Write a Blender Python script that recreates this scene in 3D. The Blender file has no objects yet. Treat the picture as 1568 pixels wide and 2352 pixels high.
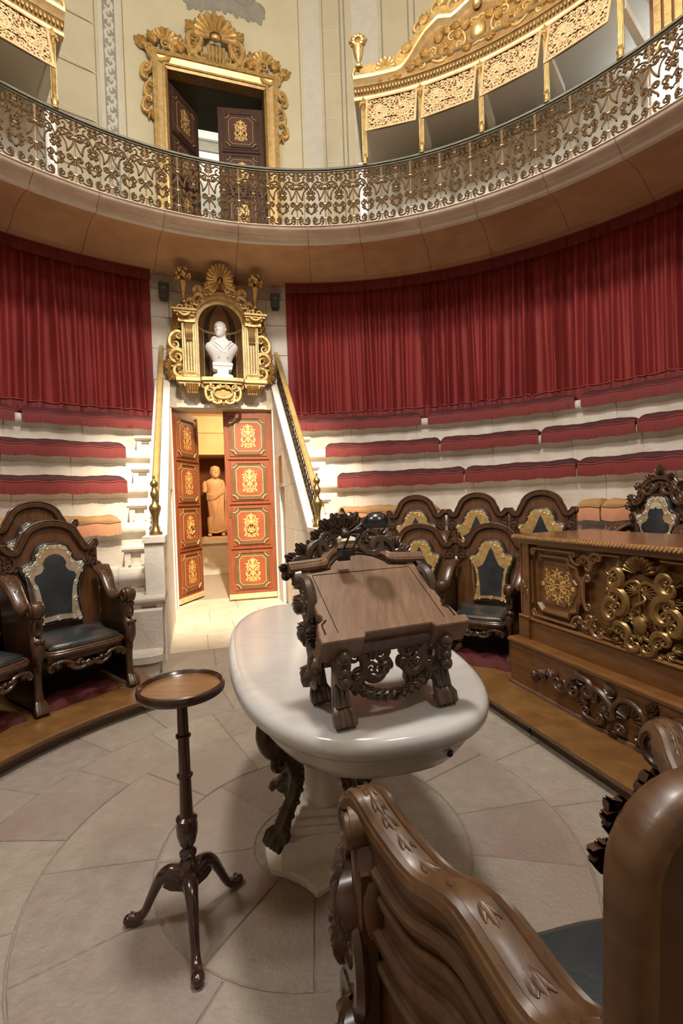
import bpy, math, random
from mathutils import Vector, Matrix
sc = bpy.context.scene
PI = math.pi
R = math.radians

# ------------------------------------------------------------------ camera
FPX, PITCH, ROLL = 1090.0, -0.018, -0.034
CAM = Vector((0.15, -1.90, 1.35))
_c, _s, _cp, _sp = math.cos(ROLL), math.sin(ROLL), math.cos(PITCH), math.sin(PITCH)
_rt = Vector((_c, -_sp * _s, _cp * _s)); _up = Vector((-_s, -_sp * _c, _cp * _c)); _fw = Vector((0, _cp, _sp))
cd = bpy.data.cameras.new('camera'); cam = bpy.data.objects.new('camera', cd); sc.collection.objects.link(cam)
cam.matrix_world = Matrix(((_rt.x, _up.x, -_fw.x, CAM.x), (_rt.y, _up.y, -_fw.y, CAM.y), (_rt.z, _up.z, -_fw.z, CAM.z), (0, 0, 0, 1)))
cd.sensor_fit = 'VERTICAL'; cd.sensor_height = 36.0; cd.lens = 36.0 * FPX / 2352.0
cd.clip_start = 0.02; cd.clip_end = 100
sc.camera = cam

# ------------------------------------------------------------------ world, lights, exposure
w = bpy.data.worlds.new('world'); sc.world = w; w.use_nodes = True
w.node_tree.nodes['Background'].inputs[0].default_value = (0.80, 0.90, 1.0, 1)
w.node_tree.nodes['Background'].inputs[1].default_value = 0.05

def W_(u, v, z): a = math.radians(17); return (-math.sin(a) * u + math.cos(a) * v, math.cos(a) * u + math.sin(a) * v, z)
def light(name, kind, loc, target, energy, color, **kw):
    d = bpy.data.lights.new(name, kind); d.energy = energy; d.color = color
    for k, v in kw.items(): setattr(d, k, v)
    o = bpy.data.objects.new(name, d); sc.collection.objects.link(o)
    o.location = loc
    o.rotation_euler = (Vector(target) - Vector(loc)).to_track_quat('-Z', 'Y').to_euler()
    return o
light('chandelier_light', 'POINT', (0.0, 0.0, 7.0), (0, 0, 0), 480, (1.0, 0.95, 0.885), shadow_soft_size=0.35)
light('chandelier_downlight', 'AREA', (0.0, 0.0, 6.9), (0, 0, 0), 130, (1.0, 0.95, 0.885), shape='DISK', size=0.8)
light('door_spot_light', 'SPOT', (0.88, -2.87, 9.0), (-1.38, 4.55, 0.85), 13000, (1.0, 0.86, 0.64), spot_size=R(22), spot_blend=0.8, shadow_soft_size=0.10)
light('gallery_lamp_light', 'AREA', (-3.2, -1.6, 7.2), (0.2, -0.2, 0.2), 150, (1.0, 0.95, 0.90), shape='DISK', size=0.8)
light('gallery_lamp_light', 'AREA', (2.6, -3.2, 7.2), (0.5, 2.5, 2.2), 110, (1.0, 0.95, 0.90), shape='DISK', size=0.8)
light('corridor_lamp_light', 'POINT', W_(6.7, 0.35, 2.95), (0, 0, 0), 120, (1.0, 0.70, 0.40), shadow_soft_size=0.12)
light('lattice_fill_light', 'AREA', (2.25, 4.25, 5.1), (1.4, 2.6, 5.9), 90, (0.92, 0.97, 1.0), shape='DISK', size=0.7)  # added fill behind the right lattice box, no window there
light('lattice_fill_light', 'AREA', (-3.9, 2.8, 5.1), (-2.4, 1.8, 5.9), 90, (0.92, 0.97, 1.0), shape='DISK', size=0.7)  # the same added fill behind the left lattice box
light('upper_room_light', 'POINT', (-2.0, 6.9, 8.4), (0, 0, 0), 45, (1.0, 0.92, 0.8), shadow_soft_size=0.3)
sc.view_settings.view_transform = 'Standard'
sc.view_settings.look = 'None'
sc.view_settings.gamma = 1.0
sc.view_settings.use_curve_mapping = False
sc.view_settings.exposure = 0.27

# ------------------------------------------------------------------ frames
AX = R(17.0)                       # the axis of the door passage, left of +y
EU = Vector((-math.sin(AX), math.cos(AX), 0)); EV = Vector((math.cos(AX), math.sin(AX), 0)); EZ = Vector((0, 0, 1))
def W(u, v, z=0.0): return EU * u + EV * v + EZ * z
def pol(r, a, z=0.0):
    a = R(a); return Vector((-r * math.sin(a), r * math.cos(a), z))
def plane(o, X, Y):
    X = Vector(X).normalized(); Y = Vector(Y).normalized(); N = X.cross(Y); o = Vector(o)
    return lambda p: o + X * p[0] + Y * p[1] + N * p[2]
def cyl(r, a0, z0=0.0):            # x: along the wall to the right, y: up, h: towards the axis
    def f(p):
        a = R(a0) - p[0] / r; rr = r - p[2]
        return Vector((-rr * math.sin(a), rr * math.cos(a), z0 + p[1]))
    return f

# ------------------------------------------------------------------ mesh builder
class MB:
    def __init__(s): s.v = []; s.f = []; s.k = []
    def add(s, vs, fs, k=0):
        b = len(s.v); s.v += [Vector(p) for p in vs]; s.f += [[i + b for i in f] for f in fs]; s.k += [k] * len(fs); return s
    def box(s, x0, x1, y0, y1, z0, z1, f=None, k=0):
        vs = [(x, y, z) for z in (z0, z1) for y in (y0, y1) for x in (x0, x1)]
        if f: vs = [f(p) for p in vs]
        return s.add(vs, [(0, 2, 3, 1), (4, 5, 7, 6), (0, 1, 5, 4), (2, 6, 7, 3), (0, 4, 6, 2), (1, 3, 7, 5)], k)
    def bbox(s, x0, x1, y0, y1, z0, z1, b, f=None, k=0):     # box with the edges of its +z face chamfered
        b = min(b, (x1 - x0) * .45, (y1 - y0) * .45)
        vs = [(x0, y0, z0), (x1, y0, z0), (x1, y1, z0), (x0, y1, z0), (x0, y0, z1 - b), (x1, y0, z1 - b), (x1, y1, z1 - b), (x0, y1, z1 - b),
              (x0 + b, y0 + b, z1), (x1 - b, y0 + b, z1), (x1 - b, y1 - b, z1), (x0 + b, y1 - b, z1)]
        if f: vs = [f(p) for p in vs]
        fs = [(3, 2, 1, 0), (8, 9, 10, 11)]
        for i in range(4):
            j = (i + 1) % 4; fs += [(i, j, j + 4, i + 4), (i + 4, j + 4, j + 8, i + 8)]
        return s.add(vs, fs, k)
    def grid(s, rows, cu=False, cv=False, k=0):
        n, m = len(rows), len(rows[0]); vs = [p for r in rows for p in r]; fs = []
        for i in range(n if cu else n - 1):
            for j in range(m if cv else m - 1):
                a, b = i, (i + 1) % n; c, d = j, (j + 1) % m
                fs.append((a * m + c, a * m + d, b * m + d, b * m + c))
        return s.add(vs, fs, k)
    def tube(s, path, r, n=6, flat=1.0, up=None, caps=True, closed=False, k=0, prof=None):
        P = [Vector(p) for p in path]; N = len(P)
        if N < 2: return s
        rr = r if isinstance(r, (list, tuple)) else [r] * N
        if len(rr) != N:
            q = rr; rr = []
            for i in range(N):
                t = i / (N - 1) * (len(q) - 1); a = min(int(t), len(q) - 2); rr.append(q[a] + (q[a + 1] - q[a]) * (t - a))
        pr = prof or [(math.cos(2 * PI * j / n), math.sin(2 * PI * j / n)) for j in range(n)]
        rows = []; last = None
        for i in range(N):
            if closed: t = P[(i + 1) % N] - P[i - 1]
            else: t = P[min(i + 1, N - 1)] - P[max(i - 1, 0)]
            if t.length < 1e-9: t = Vector((0, 0, 1))
            t.normalize()
            if up is not None:
                b = Vector(up); x = t.cross(b)
                if x.length < 1e-4: x = t.orthogonal()
                x.normalize(); y = x.cross(t)
            else:
                if last is None: x = t.orthogonal().normalized()
                else:
                    x = last - t * last.dot(t)
                    x = x.normalized() if x.length > 1e-6 else t.orthogonal().normalized()
                last = x; y = t.cross(x)
            rows.append([P[i] + x * (c * rr[i]) + y * (d * rr[i] * flat) for c, d in pr])
        s.grid(rows, cu=closed, cv=True, k=k)
        if caps and not closed:
            m = len(pr); b = len(s.v) - N * m
            s.f += [[b + j for j in range(m)], [b + (N - 1) * m + j for j in reversed(range(m))]]; s.k += [k, k]
        return s
    def lathe(s, prof, n=24, c=(0, 0, 0), f=None, k=0, sx=1.0, sy=1.0):
        c = Vector(c); rows = []
        for r, z in prof:
            rows.append([Vector((c.x + sx * r * math.cos(2 * PI * j / n), c.y + sy * r * math.sin(2 * PI * j / n), c.z + z)) for j in range(n)])
        if f: rows = [[f(p) for p in q] for q in rows]
        b = len(s.v); s.grid(rows, cv=True, k=k)
        s.f += [[b + j for j in reversed(range(n))], [b + (len(prof) - 1) * n + j for j in range(n)]]; s.k += [k, k]
        return s
    def prism(s, out, h0, h1, f=None, k=0, bev=0.0):
        n = len(out)
        rings = [[(x, y, h0) for x, y in out]]
        if bev:
            rings.append([(x, y, h1 - bev) for x, y in out])
            cx = sum(p[0] for p in out) / n; cy = sum(p[1] for p in out) / n
            ins = inset(out, bev)
            rings.append([(x, y, h1) for x, y in ins])
        else: rings.append([(x, y, h1) for x, y in out])
        if f: rings = [[f(p) for p in q] for q in rings]
        b = len(s.v); s.grid(rings, cv=True, k=k); m = len(rings)
        s.f += [[b + j for j in reversed(range(n))], [b + (m - 1) * n + j for j in range(n)]]; s.k += [k, k]
        return s
    def ball(s, c, r, nu=8, nv=6, k=0):
        c = Vector(c); r = r if isinstance(r, (tuple, list)) else (r, r, r)
        prof = [(math.sin(PI * i / nv), -math.cos(PI * i / nv)) for i in range(nv + 1)]
        rows = [[Vector((c.x + r[0] * a * math.cos(2 * PI * j / nu), c.y + r[1] * a * math.sin(2 * PI * j / nu), c.z + r[2] * z)) for j in range(nu)] for a, z in prof]
        return s.grid(rows, cv=True, k=k)
    def leaf(s, p0, p1, wid, h=0.01, curl=0.0, ribs=1, k=0):   # a raised pointed leaf lying on z=0
        p0 = Vector(p0); p1 = Vector(p1); d = p1 - p0; L = d.length
        if L < 1e-6: return s
        d = d / L; n = Vector((-d.y, d.x, 0)); rows = []; N = 6
        for i in range(N + 1):
            t = i / N; ww = wid * (math.sin(PI * min(1, t * .80 + .14)) ** 0.55 if t < 1 else 0.22)
            c = p0 + d * (L * t) + n * (curl * L * t * t); hh = h * (0.5 + math.sin(PI * t) * .6 + t * .3)
            rows.append([c - n * ww, c - n * ww * .55 + Vector((0, 0, hh * .85)), c + Vector((0, 0, hh * .55)), c + n * ww * .55 + Vector((0, 0, hh * .85)), c + n * ww])
        return s.grid(rows, k=k)
    def map(s, f):
        s.v = [f(p) for p in s.v]; return s
    def mirror(s, ax=0):
        b = len(s.v); nf = len(s.f)
        for p in s.v[:b]:
            q = p.copy(); q[ax] = -q[ax]; s.v.append(q)
        s.f += [[i + b for i in reversed(f)] for f in s.f[:nf]]; s.k += s.k[:nf]; return s
    def join(s, o, f=None):
        return s.add([f(p) for p in o.v] if f else o.v, o.f) if not any(o.k) else s._j(o, f)
    def _j(s, o, f):
        b = len(s.v); s.v += [f(p) if f else p.copy() for p in o.v]; s.f += [[i + b for i in q] for q in o.f]; s.k += o.k; return s
    def mesh(s, name, mats, smooth=True, ang=42):
        me = bpy.data.meshes.new(name); me.from_pydata([tuple(p) for p in s.v], [], s.f)
        for m in (mats if isinstance(mats, (list, tuple)) else [mats]): me.materials.append(m)
        if any(s.k): me.polygons.foreach_set('material_index', s.k)
        if smooth:
            me.polygons.foreach_set('use_smooth', [True] * len(me.polygons))
            try: me.set_sharp_from_angle(angle=R(ang))
            except Exception: pass
        me.update(); return me
    def build(s, name, mats, parent=None, smooth=True, ang=42, **props):
        return obj(name, s.mesh(name, mats, smooth, ang), parent, **props)

def inset(out, d):
    n = len(out); res = []
    area = sum(out[i][0] * out[(i + 1) % n][1] - out[(i + 1) % n][0] * out[i][1] for i in range(n))
    sg = 1 if area > 0 else -1
    for i in range(n):
        p, a, b = Vector(out[i]), Vector(out[i - 1]), Vector(out[(i + 1) % n])
        e1 = (p - a); e2 = (b - p)
        if e1.length < 1e-9 or e2.length < 1e-9: res.append((p.x, p.y)); continue
        e1.normalize(); e2.normalize(); n1 = Vector((-e1.y, e1.x)) * sg; n2 = Vector((-e2.y, e2.x)) * sg
        m = n1 + n2
        m = m / max(0.35, m.length_squared / 2) if m.length > 1e-6 else n1
        res.append((p.x + m.x * d, p.y + m.y * d))
    return res

def obj(name, me, parent=None, **props):
    o = bpy.data.objects.new(name, me); sc.collection.objects.link(o)
    if parent is not None:
        o.parent = parent; o.matrix_parent_inverse = parent.matrix_basis.inverted()
    for k, v in props.items():
        if v is not None: o[k] = v
    return o
def thing(name, label, cat, loc=(0, 0, 0), group=None, kind=None):
    o = bpy.data.objects.new(name, None); sc.collection.objects.link(o); o.location = loc; o.empty_display_size = 0.05
    o['label'] = label; o['category'] = cat
    if group: o['group'] = group
    if kind: o['kind'] = kind
    return o
def struct(name, loc=(0, 0, 0), label=None, cat=None):
    o = bpy.data.objects.new(name, None); sc.collection.objects.link(o); o.location = loc; o['kind'] = 'structure'
    if label: o['label'] = label
    if cat: o['category'] = cat
    return o
def copy_tree(o, parent=None, M=None, **props):          # a copy of a thing with its parts and their sub-parts, moved by M
    c = o.copy(); sc.collection.objects.link(c); c.parent = parent
    if parent is None and M is not None: c.matrix_basis = M @ o.matrix_basis
    for k, v in props.items(): c[k] = v
    for ch in [x for x in sc.objects if x.parent == o]: copy_tree(ch, c)
    return c
def rotz(a): return Matrix.Rotation(R(a), 4, 'Z')        # a in degrees, counter-clockwise = to the left of +y

# ------------------------------------------------------------------ materials
def mat(name, base=(0.5, 0.5, 0.5), rough=0.5, metal=0.0, c2=None, scale=8.0, stretch=(1, 1, 1), detail=6.0, lo=0.35, hi=0.65, bump=0.0, bscale=None, coat=0.0,
        sheen=0.0, spec=None, c3=None, s3=2.0, l3=0.5, h3=0.6, rough2=None, emit=None, wave=None, sub=0.0):
    m = bpy.data.materials.new(name); m.use_nodes = True; nt = m.node_tree; nd = nt.nodes; lk = nt.links; p = nd['Principled BSDF']
    p.inputs['Base Color'].default_value = (*base, 1); p.inputs['Roughness'].default_value = rough; p.inputs['Metallic'].default_value = metal
    if coat: p.inputs['Coat Weight'].default_value = coat; p.inputs['Coat Roughness'].default_value = 0.18
    if sheen: p.inputs['Sheen Weight'].default_value = sheen; p.inputs['Sheen Roughness'].default_value = 0.35; p.inputs['Sheen Tint'].default_value = (*[min(1, x * 2.2) for x in base], 1)
    if spec is not None: p.inputs['Specular IOR Level'].default_value = spec
    if sub: p.inputs['Subsurface Weight'].default_value = sub; p.inputs['Subsurface Radius'].default_value = (0.02, 0.015, 0.01)
    if emit: p.inputs['Emission Color'].default_value = (*emit[0], 1); p.inputs['Emission Strength'].default_value = emit[1]
    tc = nd.new('ShaderNodeTexCoord'); mp = nd.new('ShaderNodeMapping'); mp.inputs['Scale'].default_value = stretch
    lk.new(tc.outputs['Object'], mp.inputs['Vector'])
    fac = None
    if c2 is not None:
        n = nd.new('ShaderNodeTexNoise'); n.inputs['Scale'].default_value = scale; n.inputs['Detail'].default_value = detail; n.inputs['Roughness'].default_value = 0.6
        lk.new(mp.outputs[0], n.inputs['Vector'])
        if wave: n.inputs['Distortion'].default_value = wave
        cr = nd.new('ShaderNodeValToRGB'); cr.color_ramp.elements[0].position = lo; cr.color_ramp.elements[1].position = hi
        cr.color_ramp.elements[0].color = (*base, 1); cr.color_ramp.elements[1].color = (*c2, 1)
        lk.new(n.outputs['Fac'], cr.inputs[0]); out = cr.outputs[0]; fac = n.outputs['Fac']
        if c3 is not None:
            n3 = nd.new('ShaderNodeTexNoise'); n3.inputs['Scale'].default_value = s3; n3.inputs['Detail'].default_value = 4
            lk.new(tc.outputs['Object'], n3.inputs['Vector'])
            r3 = nd.new('ShaderNodeMapRange'); r3.inputs['From Min'].default_value = l3; r3.inputs['From Max'].default_value = h3
            lk.new(n3.outputs['Fac'], r3.inputs['Value'])
            mx = nd.new('ShaderNodeMixRGB'); mx.inputs['Color2'].default_value = (*c3, 1)
            lk.new(r3.outputs[0], mx.inputs['Fac']); lk.new(out, mx.inputs['Color1']); out = mx.outputs[0]
        lk.new(out, p.inputs['Base Color'])
        if rough2 is not None:
            rr = nd.new('ShaderNodeMapRange'); rr.inputs['To Min'].default_value = rough; rr.inputs['To Max'].default_value = rough2
            rr.inputs['From Min'].default_value = lo; rr.inputs['From Max'].default_value = hi
            lk.new(n.outputs['Fac'], rr.inputs['Value']); lk.new(rr.outputs[0], p.inputs['Roughness'])
    if bump:
        nb = nd.new('ShaderNodeTexNoise'); nb.inputs['Scale'].default_value = bscale or scale * 3; nb.inputs['Detail'].default_value = 5
        lk.new(mp.outputs[0], nb.inputs['Vector'])
        b = nd.new('ShaderNodeBump'); b.inputs['Strength'].default_value = bump; b.inputs['Distance'].default_value = 0.01
        lk.new(nb.outputs['Fac'], b.inputs['Height']); lk.new(b.outputs[0], p.inputs['Normal'])
    return m
M = {}
M['slab_grey'] = mat('slab_grey', (0.2186, 0.1848, 0.1467), 0.55, c2=(0.2811, 0.2449, 0.1987), scale=15, detail=10, lo=.3, hi=.7, bump=0.6, bscale=55, c3=(0.2328, 0.1758, 0.1439), s3=1.4, l3=.45, h3=.7)
M['slab_pink'] = mat('slab_pink', (0.2008, 0.1633, 0.1357), 0.55, c2=(0.2633, 0.2209, 0.1858), scale=15, detail=10, lo=.3, hi=.7, bump=0.6, bscale=55, c3=(0.2085, 0.1514, 0.1256), s3=1.8, l3=.45, h3=.7)
M['slab_buff'] = mat('slab_buff', (0.2409, 0.2080, 0.1577), 0.55, c2=(0.3079, 0.2726, 0.2150), scale=15, detail=10, lo=.3, hi=.7, bump=0.6, bscale=55, c3=(0.2473, 0.1909, 0.1558), s3=1.4, l3=.5, h3=.7)
M['mortar'] = mat('mortar', (0.27, 0.225, 0.175), 0.9, c2=(0.19, 0.15, 0.115), scale=30)
M['stone'] = mat('stone', (0.5200, 0.4596, 0.3869), 0.85, c2=(0.6200, 0.5656, 0.4982), scale=5, bump=0.5, bscale=45, c3=(0.4300, 0.3585, 0.2862), s3=2.0, l3=.45, h3=.78)
M['stone_light'] = mat('stone_light', (0.5800, 0.5302, 0.4567), 0.85, c2=(0.6700, 0.6211, 0.5565), scale=5, bump=0.35, bscale=50)
M['stone_joint'] = mat('stone_joint', (0.50, 0.43, 0.34), 0.95, c2=(0.40, 0.33, 0.25), scale=20)
M['soffit'] = mat('soffit', (0.4320, 0.2645, 0.1365), 0.75, c2=(0.5400, 0.3450, 0.1890), scale=3.5, bump=0.2, bscale=35, c3=(0.4080, 0.2300, 0.1155), s3=1.2, l3=.45, h3=.7)
M['cornice'] = mat('cornice', (0.52, 0.42, 0.34), 0.8, c2=(0.60, 0.50, 0.42), scale=5, bump=0.25, bscale=40, c3=(0.44, 0.33, 0.25), s3=2, l3=.5, h3=.7)
M['plaster'] = mat('plaster', (0.4664, 0.4108, 0.2764), 0.85, c2=(0.5088, 0.4524, 0.3104), scale=2.5)
M['plaster_panel'] = mat('plaster_panel', (0.4200, 0.3692, 0.2548), 0.85, c2=(0.4620, 0.4108, 0.2891), scale=2.5)
M['paint_grey'] = mat('paint_grey', (0.215, 0.20, 0.165), 0.85, c2=(0.255, 0.235, 0.195), scale=9)
M['paint_pale'] = mat('paint_pale', (0.45, 0.42, 0.345), 0.85, c2=(0.49, 0.46, 0.385), scale=9)
M['paint_dark'] = mat('paint_dark', (0.20, 0.18, 0.135), 0.85, c2=(0.25, 0.225, 0.175), scale=9)
M['white_wall'] = mat('white_wall', (0.70, 0.70, 0.64), 0.85, c2=(0.75, 0.75, 0.69), scale=2)
M['corridor'] = mat('corridor', (0.62, 0.44, 0.24), 0.85, c2=(0.68, 0.50, 0.29), scale=3)
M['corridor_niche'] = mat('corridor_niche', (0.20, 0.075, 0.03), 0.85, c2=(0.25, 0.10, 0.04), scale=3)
M['terracotta'] = mat('terracotta', (0.70, 0.45, 0.27), 0.6, c2=(0.78, 0.54, 0.34), scale=6)
GOLD = dict(c2=(0.55, 0.33, 0.10), scale=14, lo=.4, hi=.75, bump=0.25, bscale=60)
M['gold'] = mat('gold', (0.60, 0.415, 0.165), 0.36, 0.72, c2=(0.36, 0.215, 0.08), scale=14, lo=.4, hi=.75, bump=0.25, bscale=60)
M['gold_pale'] = mat('gold_pale', (0.66, 0.49, 0.245), 0.42, 0.55, c2=(0.48, 0.32, 0.13), scale=14, lo=.4, hi=.75, bump=0.2, bscale=60)
M['gold_dark'] = mat('gold_dark', (0.29, 0.18, 0.065), 0.42, 0.65, c2=(0.18, 0.10, 0.036), scale=14, lo=.4, hi=.75)
M['gold_soft'] = mat('gold_soft', (0.78, 0.60, 0.33), 0.5, 0.35, c2=(0.62, 0.42, 0.19), scale=20)
M['gold_inlay'] = mat('gold_inlay', (0.80, 0.55, 0.20), 0.45, 0.4, c2=(0.68, 0.42, 0.13), scale=25)
M['gold_line'] = mat('gold_line', (0.74, 0.52, 0.24), 0.45, 0.4)
WOOD = dict(detail=8, wave=0.6)
M['walnut'] = mat('walnut', (0.0473, 0.0193, 0.0080), 0.32, c2=(0.0856, 0.0376, 0.0161), scale=9, stretch=(5, 5, 0.6), coat=0.12, bump=0.05, **WOOD)
M['walnut_light'] = mat('walnut_light', (0.0844, 0.0321, 0.0108), 0.36, c2=(0.1430, 0.0596, 0.0216), scale=9, stretch=(5, 5, 0.6), coat=0.1, bump=0.05, **WOOD)
M['walnut_dark'] = mat('walnut_dark', (0.0189, 0.0074, 0.0034), 0.30, c2=(0.0383, 0.0155, 0.0067), scale=10, stretch=(4, 4, 0.8), coat=0.3, **WOOD)
M['carving'] = mat('carving', (0.0416, 0.0174, 0.0081), 0.33, c2=(0.0774, 0.0343, 0.0154), scale=12, stretch=(3, 3, 1), coat=0.25, **WOOD)
M['lectern_wood'] = mat('lectern_wood', (0.1211, 0.0636, 0.0348), 0.36, c2=(0.1938, 0.1084, 0.0627), scale=7, stretch=(8, 0.7, 2), coat=0.2, **WOOD)
M['lectern_carved'] = mat('lectern_carved', (0.0510, 0.0306, 0.0204), 0.34, c2=(0.0978, 0.0612, 0.0408), scale=12, stretch=(3, 3, 1), coat=0.25, **WOOD)
M['mahogany'] = mat('mahogany', (0.022, 0.009, 0.007), 0.22, c2=(0.050, 0.018, 0.012), scale=9, stretch=(4, 4, 0.5), coat=0.5, **WOOD)
M['tray_wood'] = mat('tray_wood', (0.0936, 0.0384, 0.0113), 0.30, c2=(0.1728, 0.0774, 0.0245), scale=8, stretch=(0.8, 9, 1), coat=0.35, **WOOD)
M['desk_wood'] = mat('desk_wood', (0.1044, 0.0405, 0.0097), 0.36, c2=(0.1741, 0.0743, 0.0195), scale=6, stretch=(1.0, 1.0, 7), coat=0.18, **WOOD)
M['desk_carved'] = mat('desk_carved', (0.1408, 0.0597, 0.0185), 0.34, c2=(0.2112, 0.0948, 0.0324), scale=12, coat=0.25, **WOOD)
M['desk_top_wood'] = mat('desk_top_wood', (0.16, 0.062, 0.024), 0.22, c2=(0.23, 0.10, 0.042), scale=5, stretch=(1.5, 1.5, 7), coat=0.45, **WOOD)
M['dais_wood'] = mat('dais_wood', (0.1187, 0.0534, 0.0153), 0.36, c2=(0.1852, 0.0920, 0.0281), scale=6, stretch=(1.4, 1.4, 6), coat=0.2, c3=(0.0950, 0.0396, 0.0127), s3=2.2, l3=.5, h3=.7, **WOOD)
M['dais_riser'] = mat('dais_riser', (0.10, 0.055, 0.035), 0.5, c2=(0.18, 0.105, 0.065), scale=7, stretch=(1.5, 1.5, 6), **WOOD)
M['old_wood'] = mat('old_wood', (0.0530, 0.0222, 0.0071), 0.42, c2=(0.0909, 0.0436, 0.0149), scale=6, stretch=(6, 1.2, 6), coat=0.08, bump=0.06, c3=(0.0327, 0.0136, 0.0056), s3=6, l3=.5, h3=.75, **WOOD)
M['door_red'] = mat('door_red', (0.1763, 0.0410, 0.0123), 0.42, c2=(0.2322, 0.0640, 0.0197), scale=7, stretch=(5, 5, 0.7), coat=0.1, **WOOD)
M['door_panel_red'] = mat('door_panel_red', (0.2250, 0.0493, 0.0136), 0.45, c2=(0.2790, 0.0697, 0.0204), scale=6)
M['door_olive'] = mat('door_olive', (0.085, 0.050, 0.016), 0.45, c2=(0.12, 0.074, 0.026), scale=9)
M['door_dark'] = mat('door_dark', (0.050, 0.024, 0.015), 0.55, c2=(0.085, 0.042, 0.025), scale=7, stretch=(5, 5, 0.7), spec=0.25, **WOOD)
M['door_panel_dark'] = mat('door_panel_dark', (0.075, 0.033, 0.02), 0.55, c2=(0.10, 0.046, 0.027), scale=6, spec=0.25)
M['door_line_dark'] = mat('door_line_dark', (0.40, 0.27, 0.15), 0.5)
M['marble'] = mat('marble', (0.4389, 0.4312, 0.4158), 0.16, c2=(0.3850, 0.3773, 0.3657), scale=4, stretch=(0.8, 2.2, 1), wave=1.2, lo=.4, hi=.8, c3=(0.4471, 0.4140, 0.3602), s3=1.1, l3=.5, h3=.72)
M['marble_base'] = mat('marble_base', (0.66, 0.61, 0.52), 0.38, c2=(0.56, 0.49, 0.385), scale=5, wave=1.0, lo=.45, hi=.75)
M['bust'] = mat('bust', (0.82, 0.81, 0.79), 0.45)
M['bronze'] = mat('bronze', (0.0450, 0.0330, 0.0192), 0.36, 0.75, c2=(0.0840, 0.0630, 0.0360), scale=15)
M['brass'] = mat('brass', (0.42, 0.30, 0.11), 0.3, 0.9, c2=(0.30, 0.205, 0.075), scale=12)
M['brass_bright'] = mat('brass_bright', (0.78, 0.58, 0.25), 0.3, 0.8, c2=(0.66, 0.46, 0.18), scale=10)
M['iron'] = mat('iron', (0.27, 0.185, 0.10), 0.40, 0.55, c2=(0.18, 0.115, 0.06), scale=20)
M['iron_bar'] = mat('iron_bar', (0.42, 0.32, 0.205), 0.42, 0.5, c2=(0.32, 0.23, 0.14), scale=20)
M['rail_green'] = mat('rail_green', (0.10, 0.095, 0.065), 0.32, 0.3, c2=(0.15, 0.14, 0.10), scale=14)
M['velvet'] = mat('velvet', (0.170, 0.0095, 0.0085), 0.75, c2=(0.23, 0.016, 0.013), scale=3, stretch=(3, 3, 0.4), sheen=0.05)
M['velvet_dark'] = mat('velvet_dark', (0.0361, 0.0017, 0.0030), 0.8, c2=(0.0510, 0.0034, 0.0047), scale=4, sheen=0.08)
M['fringe'] = mat('fringe', (0.1275, 0.0093, 0.0088), 0.75, c2=(0.1742, 0.0179, 0.0143), scale=60, stretch=(6, 6, 0.3), sheen=0.08)
M['fringe_cord'] = mat('fringe_cord', (0.27, 0.04, 0.035), 0.75)
M['cloth_pink'] = mat('cloth_pink', (0.52, 0.22, 0.115), 0.85, c2=(0.60, 0.28, 0.15), scale=60, stretch=(6, 6, 0.3), sheen=0.2)
M['cloth_brown'] = mat('cloth_brown', (0.30, 0.155, 0.055), 0.85, c2=(0.38, 0.21, 0.085), scale=9, sheen=0.2)
M['foot_cloth'] = mat('foot_cloth', (0.0561, 0.0024, 0.0030), 0.8, c2=(0.0858, 0.0048, 0.0048), scale=7, sheen=0.05)
M['leather'] = mat('leather', (0.0127, 0.0153, 0.0191), 0.40, c2=(0.0268, 0.0313, 0.0370), scale=6, bump=0.15, bscale=80, c3=(0.0638, 0.0723, 0.0782), s3=5, l3=.55, h3=.8)
M['leather_seat'] = mat('leather_seat', (0.0107, 0.0143, 0.0167), 0.34, c2=(0.0268, 0.0333, 0.0357), scale=5, bump=0.15, bscale=80, c3=(0.0892, 0.0638, 0.0340), s3=4, l3=.52, h3=.78)
M['leather_black'] = mat('leather_black', (0.012, 0.010, 0.010), 0.36, c2=(0.022, 0.018, 0.017), scale=8)
M['gilt_leather'] = mat('gilt_leather', (0.62, 0.43, 0.17), 0.38, 0.55, c2=(0.40, 0.25, 0.09), scale=30)
M['silver_leather'] = mat('silver_leather', (0.56, 0.49, 0.38), 0.36, 0.45, c2=(0.36, 0.27, 0.17), scale=24, c3=(0.45, 0.31, 0.15), s3=5, l3=.5, h3=.7)
M['nail'] = mat('nail', (0.30, 0.26, 0.21), 0.3, 0.8)
M['black'] = mat('black', (0.012, 0.012, 0.013), 0.35)
M['black_gloss'] = mat('black_gloss', (0.010, 0.009, 0.009), 0.22, coat=0.3)
M['speaker_grey'] = mat('speaker_grey', (0.055, 0.062, 0.070), 0.6, c2=(0.065, 0.073, 0.082), scale=30)
M['print_white'] = mat('print_white', (0.7, 0.7, 0.7), 0.5)
M['lattice_wood'] = mat('lattice_wood', (0.64, 0.46, 0.26), 0.5, 0.2, c2=(0.52, 0.34, 0.165), scale=16)
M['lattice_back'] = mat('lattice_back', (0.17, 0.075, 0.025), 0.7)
M['sky_glass'] = mat('sky_glass', (0.8, 0.85, 0.9), 0.2, emit=((0.92, 0.96, 1.0), 4.5))
M['window_white'] = mat('window_white', (0.75, 0.76, 0.76), 0.5)
M['niche_tile'] = mat('niche_tile', (0.23, 0.115, 0.045), 0.45, c2=(0.30, 0.165, 0.07), scale=6)
M['niche_dark'] = mat('niche_dark', (0.055, 0.042, 0.028), 0.45, c2=(0.08, 0.06, 0.035), scale=6)
M['green_dark'] = mat('green_dark', (0.05, 0.045, 0.02), 0.5)

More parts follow.
